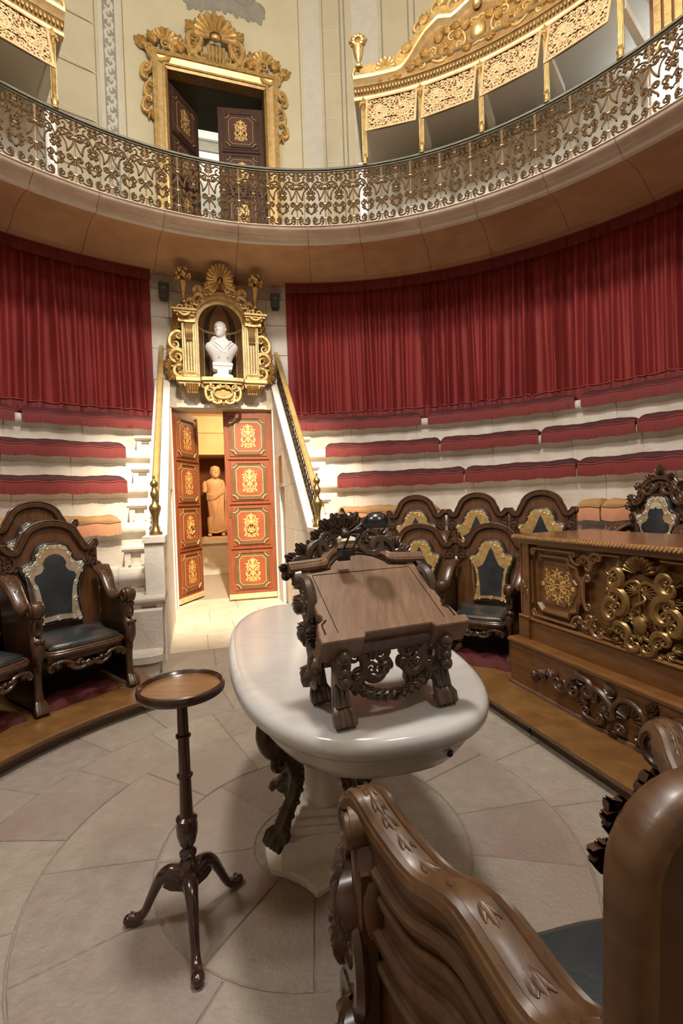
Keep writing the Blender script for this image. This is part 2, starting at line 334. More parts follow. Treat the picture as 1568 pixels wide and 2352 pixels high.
# ------------------------------------------------------------------ ornament strokes (x right, y up, h out)
def spiral(cx, cy, r0, a0, turns, sg=1, r1=0.16, n=None):
    n = n or max(8, int(14 * abs(turns))); out = []
    for i in range(n + 1):
        t = i / n; r = r0 * (1 - t * (1 - r1)); a = a0 + sg * 2 * PI * turns * t
        out.append((cx + r * math.cos(a), cy + r * math.sin(a), 0))
    return out
def bez(p0, p1, p2, p3, n=10):
    o = []
    for i in range(n + 1):
        t = i / n; s = 1 - t
        o.append(tuple(s ** 3 * a + 3 * s * s * t * b + 3 * s * t * t * c + t ** 3 * d for a, b, c, d in zip(p0, p1, p2, p3)))
    return o
def smooth_path(pts, n=6, closed=False):                # Catmull-Rom through points of any dimension
    o = []; N = len(pts); m = N if closed else N - 1
    for i in range(m):
        if closed: p = [pts[(i + k) % N] for k in (-1, 0, 1, 2)]
        else: p = [pts[max(0, i - 1)], pts[i], pts[i + 1], pts[min(N - 1, i + 2)]]
        for j in range(n):
            t = j / n
            o.append(tuple(0.5 * (2 * b + (c - a) * t + (2 * a - 5 * b + 4 * c - d) * t * t + (3 * b - a - 3 * c + d) * t ** 3) for a, b, c, d in zip(*p)))
    if not closed: o.append(tuple(pts[-1]))
    return o
def cscroll(mb, p, q, bow, r, w0=0.012, w1=0.006, turns=1.2, n=6, h=0.0, flat=0.8, k=0, r2=None):
    """a C-scroll from p to q bowed sideways, each end rolled into a volute; bow>0 bulges left of p->q"""
    p = Vector((p[0], p[1])); q = Vector((q[0], q[1])); d = q - p; L = d.length; d = d / L; nn = Vector((-d.y, d.x)) * (1 if bow > 0 else -1)
    b = abs(bow); mid = bez((p.x, p.y), tuple(p + nn * b * 1.33), tuple(q + nn * b * 1.33), (q.x, q.y), 12)
    sg = 1 if bow > 0 else -1; r2 = r2 or r
    def vol(P, rr, side):           # volute continuing inwards (towards -nn, then inside)
        ang0 = math.atan2(nn.y, nn.x)
        out = []
        c = P + d * rr * side
        a0 = math.atan2((P - c).y, (P - c).x)
        m = max(8, int(13 * turns))
        for i in range(1, m + 1):
            t = i / m; a = a0 + side * sg * 2 * PI * turns * t; q_ = rr * (1 - .84 * t)
            out.append((c.x + q_ * math.cos(a), c.y + q_ * math.sin(a)))
        return out
    v0 = vol(p, r, 1); v1 = vol(q, r2, -1)
    path = list(reversed(v0)) + mid + v1
    N = len(path); n0, n1 = len(v0), len(v1); rad = []
    for i in range(N):
        q_ = w1 + (w0 - w1) * abs(math.sin(PI * i / (N - 1))) ** .6
        if i < n0: q_ = min(q_, max(w1 * .6, r * (.12 + .24 * i / n0)))
        elif i >= N - n1: q_ = min(q_, max(w1 * .6, r2 * (.12 + .24 * (N - 1 - i) / n1)))
        rad.append(q_)
    for _ in range(2): rad = [rad[0]] + [(rad[i - 1] + rad[i] + rad[i + 1]) / 3 for i in range(1, N - 1)] + [rad[-1]]
    mb.tube([(x, y, h) for x, y in path], rad, n, flat=flat, up=(0, 0, 1), k=k)
    e0 = path[0]; e1 = path[-1]
    mb.ball((e0[0], e0[1], h), (r * .24,) * 2 + (w1 * 1.3,), 6, 4, k); mb.ball((e1[0], e1[1], h), (r2 * .24,) * 2 + (w1 * 1.3,), 6, 4, k)
    return mb
def shell(mb, cx, cy, r, n=9, a0=-20, a1=200, h=0.03, base=0.25, k=0, dish=0.0):
    """a fan shell of n lobes radiating from (cx,cy)"""
    for i in range(n):
        a = R(a0 + (a1 - a0) * (i + .5) / n); wd = r * math.sin(R((a1 - a0) / n / 2)) * 1.02
        L = r * (0.90 + 0.10 * math.cos(PI * (i + .5 - n / 2) / n))
        dx, dy = math.cos(a), math.sin(a); nx, ny = -dy, dx; rows = []
        for j in range(7):
            t = base + (1 - base) * j / 6; w_ = wd * t * (1.0 if j < 6 else .55); hh = h * (0.35 + .65 * t) * (1 if j < 6 else .55)
            row = []
            for q in (-1, -.6, 0, .6, 1):
                row.append((cx + dx * L * t + nx * w_ * q, cy + dy * L * t + ny * w_ * q, hh * (0.35 + .65 * math.cos(q * 1.3)) + dish * (1 - t)))
            rows.append(row)
        rows.append([(x, y, -.002) for x, y, _ in rows[-1]])
        mb.grid(rows, k=k)
    return mb
def acanthus(mb, cx, cy, ang, L, n=5, wid=0.35, h=0.015, k=0):
    """a tuft of lobed leaves"""
    for i in range(n):
        t = (i - (n - 1) / 2) / max(1, (n - 1) / 2); a = ang + t * 0.95; l = L * (1 - .35 * abs(t))
        mb.leaf((cx, cy, 0), (cx + l * math.cos(a), cy + l * math.sin(a), 0), L * wid * .42, h, curl=-.25 * t, k=k)
    return mb
M['slab_lit'] = mat('slab_lit', (0.42, 0.365, 0.28), 0.5, c2=(0.50, 0.445, 0.355), scale=5, bump=0.6, bscale=55, c3=(0.36, 0.29, 0.22), s3=1.4, l3=.5, h3=.75)  # same stone, the bright pool of light by the door put into its colour
M['inlay_dark'] = mat('inlay_dark', (0.03, 0.016, 0.010), 0.9, spec=0.1)
M['emboss_silver'] = mat('emboss_silver', (0.72, 0.66, 0.55), 0.32, 0.55)
M['emboss_gold'] = mat('emboss_gold', (0.80, 0.58, 0.26), 0.32, 0.6)
rng = random.Random(7)
# ================================================================== the setting
WR = 5.06                                        # radius of the drum wall
def arcblock(mb, r0, r1, a0, a1, z0, z1, n=4, b=0.0, k=0):
    """a curved block; the face towards the axis (r0) is chamfered by b"""
    rows = []
    for i in range(n + 1):
        a = a0 + (a1 - a0) * i / n
        e = b if 0 < i < n else b
        rows.append([pol(r1, a, z0), pol(r0 + b, a, z0), pol(r0, a, z0 + b), pol(r0, a, z1 - b), pol(r0 + b, a, z1), pol(r1, a, z1)])
    mb.grid(rows, cv=True, k=k); m = 6; base = len(mb.v) - (n + 1) * m
    mb.f += [[base + j for j in range(m)], [base + n * m + j for j in reversed(range(m))]]; mb.k += [k, k]
    return mb

# ---- floor: rings of stone slabs round the table, rows of slabs towards the door
floor = struct('floor')
bed = MB()
bed.prism([(1.95 * math.cos(2 * PI * i / 48), 1.95 * math.sin(2 * PI * i / 48)) for i in range(48)], -0.08, -0.006)
bed.box(1.3, 5.45, -1.3, 1.3, -0.08, -0.0065, f=lambda p: W(*p))
bed.prism([(5.4 * math.cos(2 * PI * i / 48), 5.4 * math.sin(2 * PI * i / 48)) for i in range(48)], -.2, -.082)
bed.build('mortar_bed', M['mortar'], floor, smooth=False)
slab_m = [M['slab_grey'], M['slab_pink'], M['slab_buff']]
def slab(out, m, dz=0.0):
    mb = MB(); mb.prism(inset(out, 0.0022), -0.05, dz, bev=0.004); mb.build('slab', m, floor, smooth=False)
def ring_slab(r0, r1, a0, a1, m, dz, n=5):
    p = [pol(r1, a0 + (a1 - a0) * i / n) for i in range(n + 1)] + [pol(r0, a1 + (a0 - a1) * i / n) for i in range(n + 1)]
    slab([(q.x, q.y) for q in p], m, dz)
RINGS = [(0.24, 0.61, [52, 100, 150, 183, 222, 268, 300, 340, 382]), (0.61, 1.03, [60, 98, 124, 158, 196, 232, 259, 281, 305, 335, 362, 392]),
         (1.03, 1.40, [48, 66, 88, 112, 140, 170, 200, 226, 250, 278, 300, 322, 348, 376, 392]), (1.40, 1.86, [44, 58, 75, 92, 112, 135, 160, 185, 210, 236, 262, 284, 303, 318, 336, 352, 372, 386])]
PICK = [[0, 1, 0, 0, 0, 0, 1, 2, 1], [0, 1, 1, 0, 1, 0, 1, 0, 0, 1, 2, 0], [0, 1, 0, 0, 1, 0, 2, 0, 1, 0, 0, 0, 1, 0, 2], [0, 1, 0, 0, 2, 0, 1, 0, 0, 1, 0, 0, 2, 2, 0, 2, 2]]
for (r0, r1, an), pk in zip(RINGS, PICK):
    an = an + [an[0] + 360]
    for i in range(len(an) - 1):
        ring_slab(r0, r1, an[i], an[i + 1], slab_m[pk[i % len(pk)]], rng.uniform(-.0015, .0005), n=max(3, int((an[i + 1] - an[i]) / 6)))
rows_u = [(1.86, 2.32, [-1.15, -.55, .12, .62, 1.15]), (2.32, 2.85, [-1.1, -.30, .40, 1.1]), (2.85, 3.42, [-.79, -.35, .28, .79]), (3.42, 4.0, [-.79, -.05, .79]), (4.0, 4.6, [-.79, -.30, .33, .79]), (4.6, 5.40, [-.79, .08, .79])]
for i, (u0, u1, vs) in enumerate(rows_u):
    for j in range(len(vs) - 1):
        out = [(u1, vs[j]), (u1, vs[j + 1])]
        for q in range(5):
            v = vs[j + 1] + (vs[j] - vs[j + 1]) * q / 4
            out.append((math.sqrt(max(0.1, 1.86 ** 2 - v * v)) if i == 0 else u0, v))
        pts = [W(u, v) for u, v in out]; slab([(p.x, p.y) for p in pts], (slab_m[2 if (i + j) % 3 else 0] if i < 2 else M['slab_lit']), rng.uniform(-.0015, .0005))

# ---- the drum wall: ashlar over and beside the door, plain behind the curtains
wall = struct('wall_back')
def wall_block(a0, a1, z0, z1, m='stone_light'):
    mb = MB(); g = 0.035; arcblock(mb, WR, WR + 0.34, a0 + g, a1 - g, z0 + .003, z1 - .003, n=max(2, int((a1 - a0) / 2)), b=0.005)
    mb.build('block', M[m], wall, ang=30)
DA0, DA1 = 17 - math.degrees(math.asin(.684 / WR)), 17 + math.degrees(math.asin(.684 / WR))     # door opening
COURSES = [0.0, 0.46, 0.92, 1.38, 1.84, 2.30, 2.74, 3.10, 3.52, 3.95, 4.32, 4.56]
for i in range(len(COURSES) - 1):
    z0, z1 = COURSES[i], COURSES[i + 1]
    if z1 <= 2.75: sp = [(28.5, DA1), (DA0, 5.5)]
    elif z1 <= 3.11: sp = [(28.5, 22.5), (22.5, 16.0), (16.0, 10.5), (10.5, 5.5)]
    elif z1 <= 4.33: sp = [(28.5, 24.5), (24.5, 20.4), (13.4, 9.5), (9.5, 5.5)] if i % 2 else [(28.5, 22.8), (22.8, 20.4), (13.4, 11.2), (11.2, 5.5)]
    else: sp = [(28.5, 21), (21, 12.5), (12.5, 5.5)]
    for a1, a0 in sp: wall_block(a0, a1, z0, z1)
mb = MB()
mb.grid([[pol(WR + .004, a, z) for z in (2.74, 3.1)] for a in (28.4, 22, 17, 12, 5.6)]); mb.grid([[pol(WR + .004, a, z) for z in (4.32, 4.56)] for a in (28.4, 22, 17, 12, 5.6)])
mb.grid([[pol(WR + .004, a, z) for z in (0, 4.56)] for a in (28.4, 25.5, 22.9)][:2]); mb.build('joint_bed', M['stone_joint'], wall, smooth=False)
mb = MB(); mb.grid([[pol(WR + .03, 28 + i * 337 / 90, z) for z in (0, 4.7)] for i in range(91)]); mb.build('plain_wall', M['stone'], wall)
mb = MB()                                                      # the door reveal
for s in (-1, 1): mb.box(5.02, 5.46, s * .684, s * .86, 0, 2.80, f=lambda p: W(*p))
mb.box(5.02, 5.46, -.86, .86, 2.745, 2.80, f=lambda p: W(*p)); mb.build('reveal', M['stone_light'], wall, smooth=False)

# ---- gallery: cornice and soffit in blocks, and its floor
soff = struct('ceiling_gallery')
PROF = [(3.74, 4.60), (3.70, 4.605), (3.685, 4.598), (3.685, 4.590), (3.70, 4.583), (3.705, 4.575), (3.712, 4.565), (3.735, 4.553), (3.77, 4.546), (3.805, 4.545), (3.815, 4.543),
        (3.818, 4.536), (3.845, 4.530), (3.875, 4.528), (3.885, 4.528), (3.888, 4.500), (3.940, 4.500), (3.948, 4.508), (3.975, 4.512), (4.05, 4.536), (4.17, 4.558), (4.32, 4.572), (4.47, 4.566), (4.60, 4.545), (4.70, 4.520), (4.770, 4.512), (4.772, 4.505), (5.10, 4.502)]
KP = [0] * 13 + [2] * 3 + [1] * 11
JO = [120, 108, 97, 86, 75, 65, 55, 45.2, 36.4, 26.6, 14.3, 2.0, -7.2, -17.8, -27.2, -38, -48, -58, -69, -80, -91, -102, -112, -122]
for a1, a0 in zip(JO[:-1], JO[1:]):
    mb = MB(); g = 0.03; n = 8; rows = []
    for i in range(n + 1):
        a = a0 + g + (a1 - a0 - 2 * g) * i / n; rows.append([pol(r, a, z) for r, z in PROF] + [pol(5.10, a, 4.60)])
    nf = len(mb.f); m = len(rows[0])
    mb.grid(rows, cv=True)
    mb.k = [([*KP, 0, 0] + [0] * 9)[q % m] for q in range(len(mb.f))]
    mb.f += [list(range(m)), [n * m + j for j in reversed(range(m))]]; mb.k += [1, 1]
    mb.build('block', [M['cornice'], M['soffit'], M['stone_light']], soff, ang=30)
mb = MB(); mb.grid([[pol(3.735, i * 4, 4.585), pol(3.735, i * 4, 4.603), pol(WR + .05, i * 4, 4.603)] for i in range(91)]); mb.build('floor_gallery', M['soffit'], None, kind='structure', smooth=False)
mb = MB(); mb.grid([[pol(3.96, 120 + i * 3, 4.51), pol(5.1, 120 + i * 3, 4.51)] for i in range(41)]); mb.build('plain_soffit', M['soffit'], soff)

# ---- upper wall of the drum
uw = struct('wall_upper')
UC = 0.085                                        # the upper door sits a little right of the passage axis
ua0, ua1 = 17 - math.degrees(math.asin((UC + .655) / WR)), 17 - math.degrees(math.asin((UC - .655) / WR))
mb = MB()
def drum(a0, a1, z0, z1, r=WR, n=None):
    n = n or max(1, int(abs(a1 - a0) / 3)); mb.grid([[pol(r, a0 + (a1 - a0) * i / n, z) for z in (z1, z0)] for i in range(n + 1)])
drum(ua1, 32.5, 4.55, 9.6); drum(1.9, ua0, 4.55, 9.6); drum(ua0, ua1, 7.26, 9.6, n=6)
mb.build('plaster_field', M['plaster'], uw)
mb = MB(); drum(32.5, 150, 4.55, 9.6); drum(-210, -57, 4.55, 9.6); drum(-46, 1.9, 4.55, 9.6); drum(-57, -46, 8.0, 9.6); drum(-57, -46, 4.55, 4.9); mb.build('plaster_side', M['plaster_panel'], uw)
def vband(a0, a1, m, h=.004, z0=4.6, z1=9.6):
    mb = MB(); f = cyl(WR, (a0 + a1) / 2); w_ = abs(a1 - a0) / 2 * PI / 180 * WR
    mb.box(-w_, w_, z0, z1, 0, h, f=f); return mb.build('painted_band', M[m], uw, smooth=False)
def scroll_band(ac, hw, big=False):
    mb = MB(); z = 4.65; i = 0; st = hw * 1.75
    while z < 9.5:                                # painted leaf scroll, alternately to the left and the right
        s = 1 if i % 2 else -1
        path = [(s * hw * .62, z - st * .5), (s * hw * .2, z - st * .15), (-s * hw * .45, z + st * .05), (-s * hw * .62, z + st * .5), (-s * hw * .3, z + st * .75), (s * hw * .05, z + st * .6), (-s * hw * .08, z + st * .40)]
        mb.tube([(x, y, .006) for x, y in smooth_path(path, 4)], [hw * .20, hw * .26, hw * .26, hw * .2, hw * .13], 4, flat=.06, up=(0, 0, 1))
        mb.leaf((s * hw * .1, z - st * .1, .006), (s * hw * .70, z + st * .22, .006), hw * .2, .002); mb.leaf((-s * hw * .4, z, .006), (-s * hw * .8, z - st * .3, .006), hw * .17, .002)
        z += st; i += 1
    mb.map(cyl(WR, ac)); mb.build('painted_scroll', M['paint_pale'], uw)
for ac, wd in ((31.35, 1.15), (.7, 1.2)):
    vband(ac - wd - .25, ac + wd + .25, 'paint_pale'); vband(ac - wd * .72, ac + wd * .72, 'paint_grey', .005); scroll_band(ac, wd * .72 * PI / 180 * WR * .95)
    for s in (-1, 1): vband(ac + s * (wd + .75) - .07, ac + s * (wd + .75) + .07, 'paint_dark')
vband(-6.0, -10.2, 'paint_pale'); vband(-7.0, -9.2, 'paint_grey', .005); scroll_band(-8.1, 1.1 * PI / 180 * WR * .95)
for a in (-4.2, -4.9, -11.0, -15.2, -16.2): vband(a, a + .22, 'paint_dark')
for a0, a1 in ((33.2, 60), (-.9, -4.2)):          # painted ashlar lines
    for i, z in enumerate((5.05, 5.67, 6.29, 6.91, 7.53, 8.15, 8.77)):
        mb = MB(); f = cyl(WR, (a0 + a1) / 2); w_ = abs(a1 - a0) / 2 * PI / 180 * WR; mb.box(-w_, w_, z - .008, z + .008, 0, .003, f=f); mb.build('painted_line', M['paint_pale'], uw, smooth=False)
mb = MB()                                          # the painted leafy boss over the upper door
for i in range(7): acanthus(mb, (i - 3) * .13, .25 - .03 * abs(i - 3), -PI / 2 + (i - 3) * .12, .30, 5, .5, .012)
for s in (-1, 1): cscroll(mb, (s * .12, .3), (s * .42, .32), -s * .18, .06, .03, .012)
mb.map(cyl(WR - .004, 14.3, 8.33)); mb.build('painted_boss', M['paint_grey'], uw)
mb = MB(); mb.prism([(5.2 * math.cos(2 * PI * i / 48), 5.2 * math.sin(2 * PI * i / 48)) for i in range(48)], 9.6, 9.7); mb.build('ceiling', M['plaster'], None, kind='structure', smooth=False)

# ---- tall window of the upper storey
win = struct('window_1')
mb = MB(); mb.grid([[pol(WR + .22, -46 - 11 * i / 6, z) for z in (8.0, 4.9)] for i in range(7)]); mb.build('pane', M['sky_glass'], win)
mb = MB(); f = cyl(WR + .2, -51.5)
for x in (-.49, -.16, .16, .49): mb.box(x - .02, x + .02, 4.9, 8.0, 0, .05, f=f)
for z in (4.9, 5.6, 6.3, 7.0, 7.7): mb.box(-.5, .5, z - .02, z + .02, 0, .05, f=f)
mb.build('window_frame', M['window_white'], win, smooth=False)
mb = MB()
for a in (-46, -57): mb.grid([[pol(WR - .01, a, z), pol(WR + .24, a, z)] for z in (4.9, 8.0)])
mb.grid([[pol(WR - .01, -46 - 11 * i / 6, 8.0), pol(WR + .24, -46 - 11 * i / 6, 8.0)] for i in range(7)]); mb.grid([[pol(WR - .01, -46 - 11 * i / 6, 4.9), pol(WR + .24, -46 - 11 * i / 6, 4.9)] for i in range(7)])
mb.build('window_reveal', M['window_white'], win, smooth=False)

# ---- corridor behind the lower door
cor = struct('wall_corridor')
mb = MB()
mb.grid([[W(5.46, s, z) for s in (-2.4, 2.4)] for z in (0, 0)][:1] * 2) if False else None
mb.box(5.46, 8.1, -2.5, -2.4, 0, 3.2, f=lambda p: W(*p)); mb.box(5.46, 8.1, 2.4, 2.5, 0, 3.2, f=lambda p: W(*p)); mb.box(5.4, 8.2, -2.5, 2.5, 3.2, 3.3, f=lambda p: W(*p))
mb.box(8.1, 8.9, -2.5, -.52, 0, 3.2, f=lambda p: W(*p)); mb.box(8.1, 8.9, .52, 2.5, 0, 3.2, f=lambda p: W(*p)); mb.box(8.1, 8.9, -.52, .52, 2.42, 3.2, f=lambda p: W(*p))
mb.box(8.04, 8.1, -1.2, 1.2, 2.42, 2.52, f=lambda p: W(*p)); mb.box(8.05, 8.1, -1.2, 1.2, 2.86, 2.90, f=lambda p: W(*p))
mb.build('corridor_shell', M['corridor'], cor, smooth=False)
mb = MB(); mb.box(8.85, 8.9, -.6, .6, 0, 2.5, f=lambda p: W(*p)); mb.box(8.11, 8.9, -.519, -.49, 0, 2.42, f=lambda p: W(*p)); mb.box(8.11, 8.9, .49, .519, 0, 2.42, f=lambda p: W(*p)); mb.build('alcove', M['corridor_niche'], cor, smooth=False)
mb = MB(); mb.box(5.40, 8.95, -2.5, 2.5, -.08, -.004, f=lambda p: W(*p)); mb.build('floor_corridor', M['slab_buff'], None, kind='structure', smooth=False)

# ---- room behind the upper door
cor2 = struct('wall_lobby')
mb = MB(); g = lambda p: W(*p)
mb.box(5.1, 8.0, -2.2, -2.1, 4.6, 9.6, f=g); mb.box(5.1, 8.0, 1.6, 1.7, 4.6, 9.6, f=g); mb.box(8.0, 8.1, -2.2, 1.7, 4.6, 9.6, f=g); mb.box(5.06, 8.1, -2.2, 1.7, 9.6, 9.7, f=g)
mb.build('lobby_wall', M['white_wall'], cor2, smooth=False)
mb = MB(); mb.box(7.96, 8.0, -2.1, 1.6, 8.42, 8.46, f=g); mb.box(7.985, 8.0, -2.1, 1.6, 8.46, 8.62, f=g); mb.box(7.96, 8.0, -2.1, 1.6, 8.62, 8.66, f=g); mb.build('painted_frieze', M['paint_grey'], cor2, smooth=False)
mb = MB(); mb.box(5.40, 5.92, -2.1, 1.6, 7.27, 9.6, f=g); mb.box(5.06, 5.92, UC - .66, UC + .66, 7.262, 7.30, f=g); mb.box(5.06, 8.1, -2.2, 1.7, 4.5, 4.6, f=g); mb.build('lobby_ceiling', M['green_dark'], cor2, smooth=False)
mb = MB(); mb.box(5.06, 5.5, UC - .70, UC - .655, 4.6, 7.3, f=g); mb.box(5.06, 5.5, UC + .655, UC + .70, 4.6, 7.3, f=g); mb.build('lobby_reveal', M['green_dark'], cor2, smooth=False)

# ================================================================== dais under the chairs
DZ = 0.10
NOSE = [(.07, -.002), (.055, -DZ), (.02, -DZ + .008), (.02, -.045), (.006, -.036), (0, -.024), (0, -.010), (.008, 0)]   # (setback, drop) from floor to tread edge
def dais(name, path, outer, label):
    root = thing(name, label, 'dais', loc=path[len(path) // 2] * 1.05)
    n = len(path); nor = []
    for i in range(n):
        t = (path[min(i + 1, n - 1)] - path[max(i - 1, 0)]).normalized(); nor.append(Vector((t.y, -t.x, 0)))
    c = Vector((0, 0, 0)); 
    nor = [q if q.dot(o - p) > 0 else -q for q, p, o in zip(nor, path, outer)]
    mb = MB(); mb.grid([[p + q * s + Vector((0, 0, DZ + dz)) for s, dz in NOSE[3:]] + [o + Vector((0, 0, DZ))] for p, q, o in zip(path, nor, outer)])
    for i in (0, n - 1):
        p, o = path[i], outer[i]; mb.add([p + Vector((0, 0, DZ)), o + Vector((0, 0, DZ)), o + Vector((0, 0, DZ - .045)), p + Vector((0, 0, DZ - .045))], [(0, 1, 2, 3)])
    mb.build('tread', M['dais_wood'], root, ang=30)
    mb = MB(); mb.grid([[p + q * s + Vector((0, 0, z)) for s, z in ((.055, 0), (.055, .03), (.048, .035), (.048, DZ - .045))] for p, q in zip(path, nor)])
    for i in (0, n - 1):
        p, o = path[i] + nor[i] * .048, outer[i]; mb.add([p, o, o + Vector((0, 0, DZ - .04)), p + Vector((0, 0, DZ - .04))], [(0, 1, 2, 3)])
    mb.build('riser', M['dais_riser'], root, ang=30)
    return root
left = [pol(1.705, 39.0 + 86 * i / 30) for i in range(31)]
dais('wooden_dais', left, [pol(2.62, 39.0 + 86 * i / 30) for i in range(31)], 'curved wooden dais under the carved chairs with silver bordered leather')
arc = [pol(1.705, -5 - 28.4 * i / 10) for i in range(11)]; t0 = math.sqrt(1.705 ** 2 - 1.31 ** 2)
line = [W(t0 + (-.765 - t0) * i / 8, 1.31) for i in range(1, 9)]; near = [W(-.765, 1.31 + (-.95 - 1.31) * i / 6) for i in range(1, 7)]
outer = [pol(2.62, -5 - 28.4 * i / 10) for i in range(11)] + [W(t0 + (-.765 - t0) * i / 8, 2.9) for i in range(1, 8)] + [W(-2.9, 2.9)] + [W(-2.9, 1.31 + (-.95 - 1.31) * i / 6) for i in range(1, 7)]
d_r = dais('wooden_dais', arc + line + near, outer, 'straight-edged wooden dais under the carved desk and the nearest armchair')
MB().box(.40, .43, 1.350, 1.362, .012, .048, f=lambda p: W(*p)).build('vent_notch', M['black'], d_r, smooth=False)
for s, (a0, a1), lb in ((1, (40.5, 118), 'upper wooden step under the back row of silver bordered chairs'), (-1, (-6.5, -62), 'upper wooden step under the back row of gold bordered chairs')):
    mb = MB(); n = 24; rows = []
    for i in range(n + 1):
        a = a0 + (a1 - a0) * i / n; rows.append([pol(2.56, a, DZ - .02), pol(2.56, a, .225), pol(2.535, a, .23), pol(2.535, a, .25), pol(2.55, a, .255), pol(3.3, a, .255)])
    mb.grid(rows)
    for a in (a0, a1): mb.add([pol(2.56, a, DZ - .02), pol(3.3, a, DZ - .02), pol(3.3, a, .255), pol(2.56, a, .255)], [(0, 1, 2, 3)])
    o = mb.build('wooden_step', M['dais_wood'], None, ang=30, label=lb, category='step')

# ================================================================== stone benches in tiers, stairs beside the passage
def tier_r(k): return 3.40 + (k - 1) * .448
def tier_z(k): return 1.225 + (k - 1) * .417
VS = .86                                          # the tiers stop at the stair walls, this far from the passage axis
def tier_prof(k):
    r, z = tier_r(k), tier_z(k); zb = tier_z(k - 1) - .02 if k else 0.0; rn = tier_r(k + 1) + .10
    p = [(r + .055, zb), (r + .055, z - .150), (r + .045, z - .142), (r + .042, z - .128), (r + .030, z - .118), (r + .012, z - .110), (r - .004, z - .090), (r - .012, z - .060), (r - .006, z - .028), (r + .012, z - .008), (r + .035, z), (rn, z), (rn, zb)]
    return p
names = ['lowest', 'second', 'third', 'fourth', 'top']
for side in (1, -1):
    for k in range(0, 5):
        where = 'left of' if side > 0 else 'right of'
        t = thing('stone_bench', f'{names[k]} curved tier of pale stone benches {where} the door', 'stone bench', loc=pol(tier_r(k), 17 + side * 40, tier_z(k) - .4), group='stone tiers of the theatre')
        prof = tier_prof(k); edges = [0.0]; x = 0.0; r_ = random.Random(k * 7 + side)
        while x < 1: x += r_.uniform(.085, .13); edges.append(min(1, x))
        aend = 17 + side * (103 if k else (70 if side > 0 else 63))
        def A(tt, r): a0 = 17 + side * math.degrees(math.asin(min(.99, VS / r))); return a0 + (aend - a0) * tt
        for e0, e1 in zip(edges[:-1], edges[1:]):
            if e1 - e0 < .01: continue
            mb = MB(); n = 7; g = .0004; rows = [[pol(r, A(e0 + g + (e1 - e0 - 2 * g) * i / n, r), z) for r, z in prof] for i in range(n + 1)]
            mb.grid(rows, cv=True); m = len(prof); mb.f += [list(range(m)), [n * m + j for j in reversed(range(m))]]; mb.k += [0, 0]
            mb.build('block', M['stone'], t, ang=50)
        mb = MB(); mb.grid([[pol(prof[1][0] + .006, A(i / 30, prof[1][0]), z) for z in (prof[0][1], prof[1][1] + .02)] for i in range(31)]); mb.build('joint', M['stone_joint'], t)

def half_step(mb, u0, u1, v0, v1, z0, z1, s):
    """panelled half step: slab with rounded nose on a recessed box; front faces -u"""
    f = lambda p: W(p[0], s * p[1], p[2])
    pr = [(u0 + .03, z1 - .055), (u0 + .012, z1 - .048), (u0, z1 - .032), (u0, z1 - .014), (u0 + .012, z1), (u1, z1), (u1, z1 - .055)]
    mb.grid([[f((u, v, z)) for u, z in pr] for v in (v0, v1)], cv=True); m = len(pr); b = len(mb.v) - 2 * m; mb.f += [[b + j for j in range(m)], [b + m + j for j in reversed(range(m))]]; mb.k += [0, 0]
    a = u0 + .035; mb.box(a + .03, u1, v0 + .02, v1 - .02, z0, z1 - .05, f=f)
    for q0, q1 in ((v0 + .02, v0 + .075), (v1 - .075, v1 - .02)): mb.box(a, a + .04, q0, q1, z0, z1 - .05, f=f)
    mb.box(a, a + .04, v0 + .05, v1 - .05, z0, z0 + .025, f=f); mb.box(a + .012, a + .04, v0 + .05, v1 - .05, z1 - .085, z1 - .05, f=f)
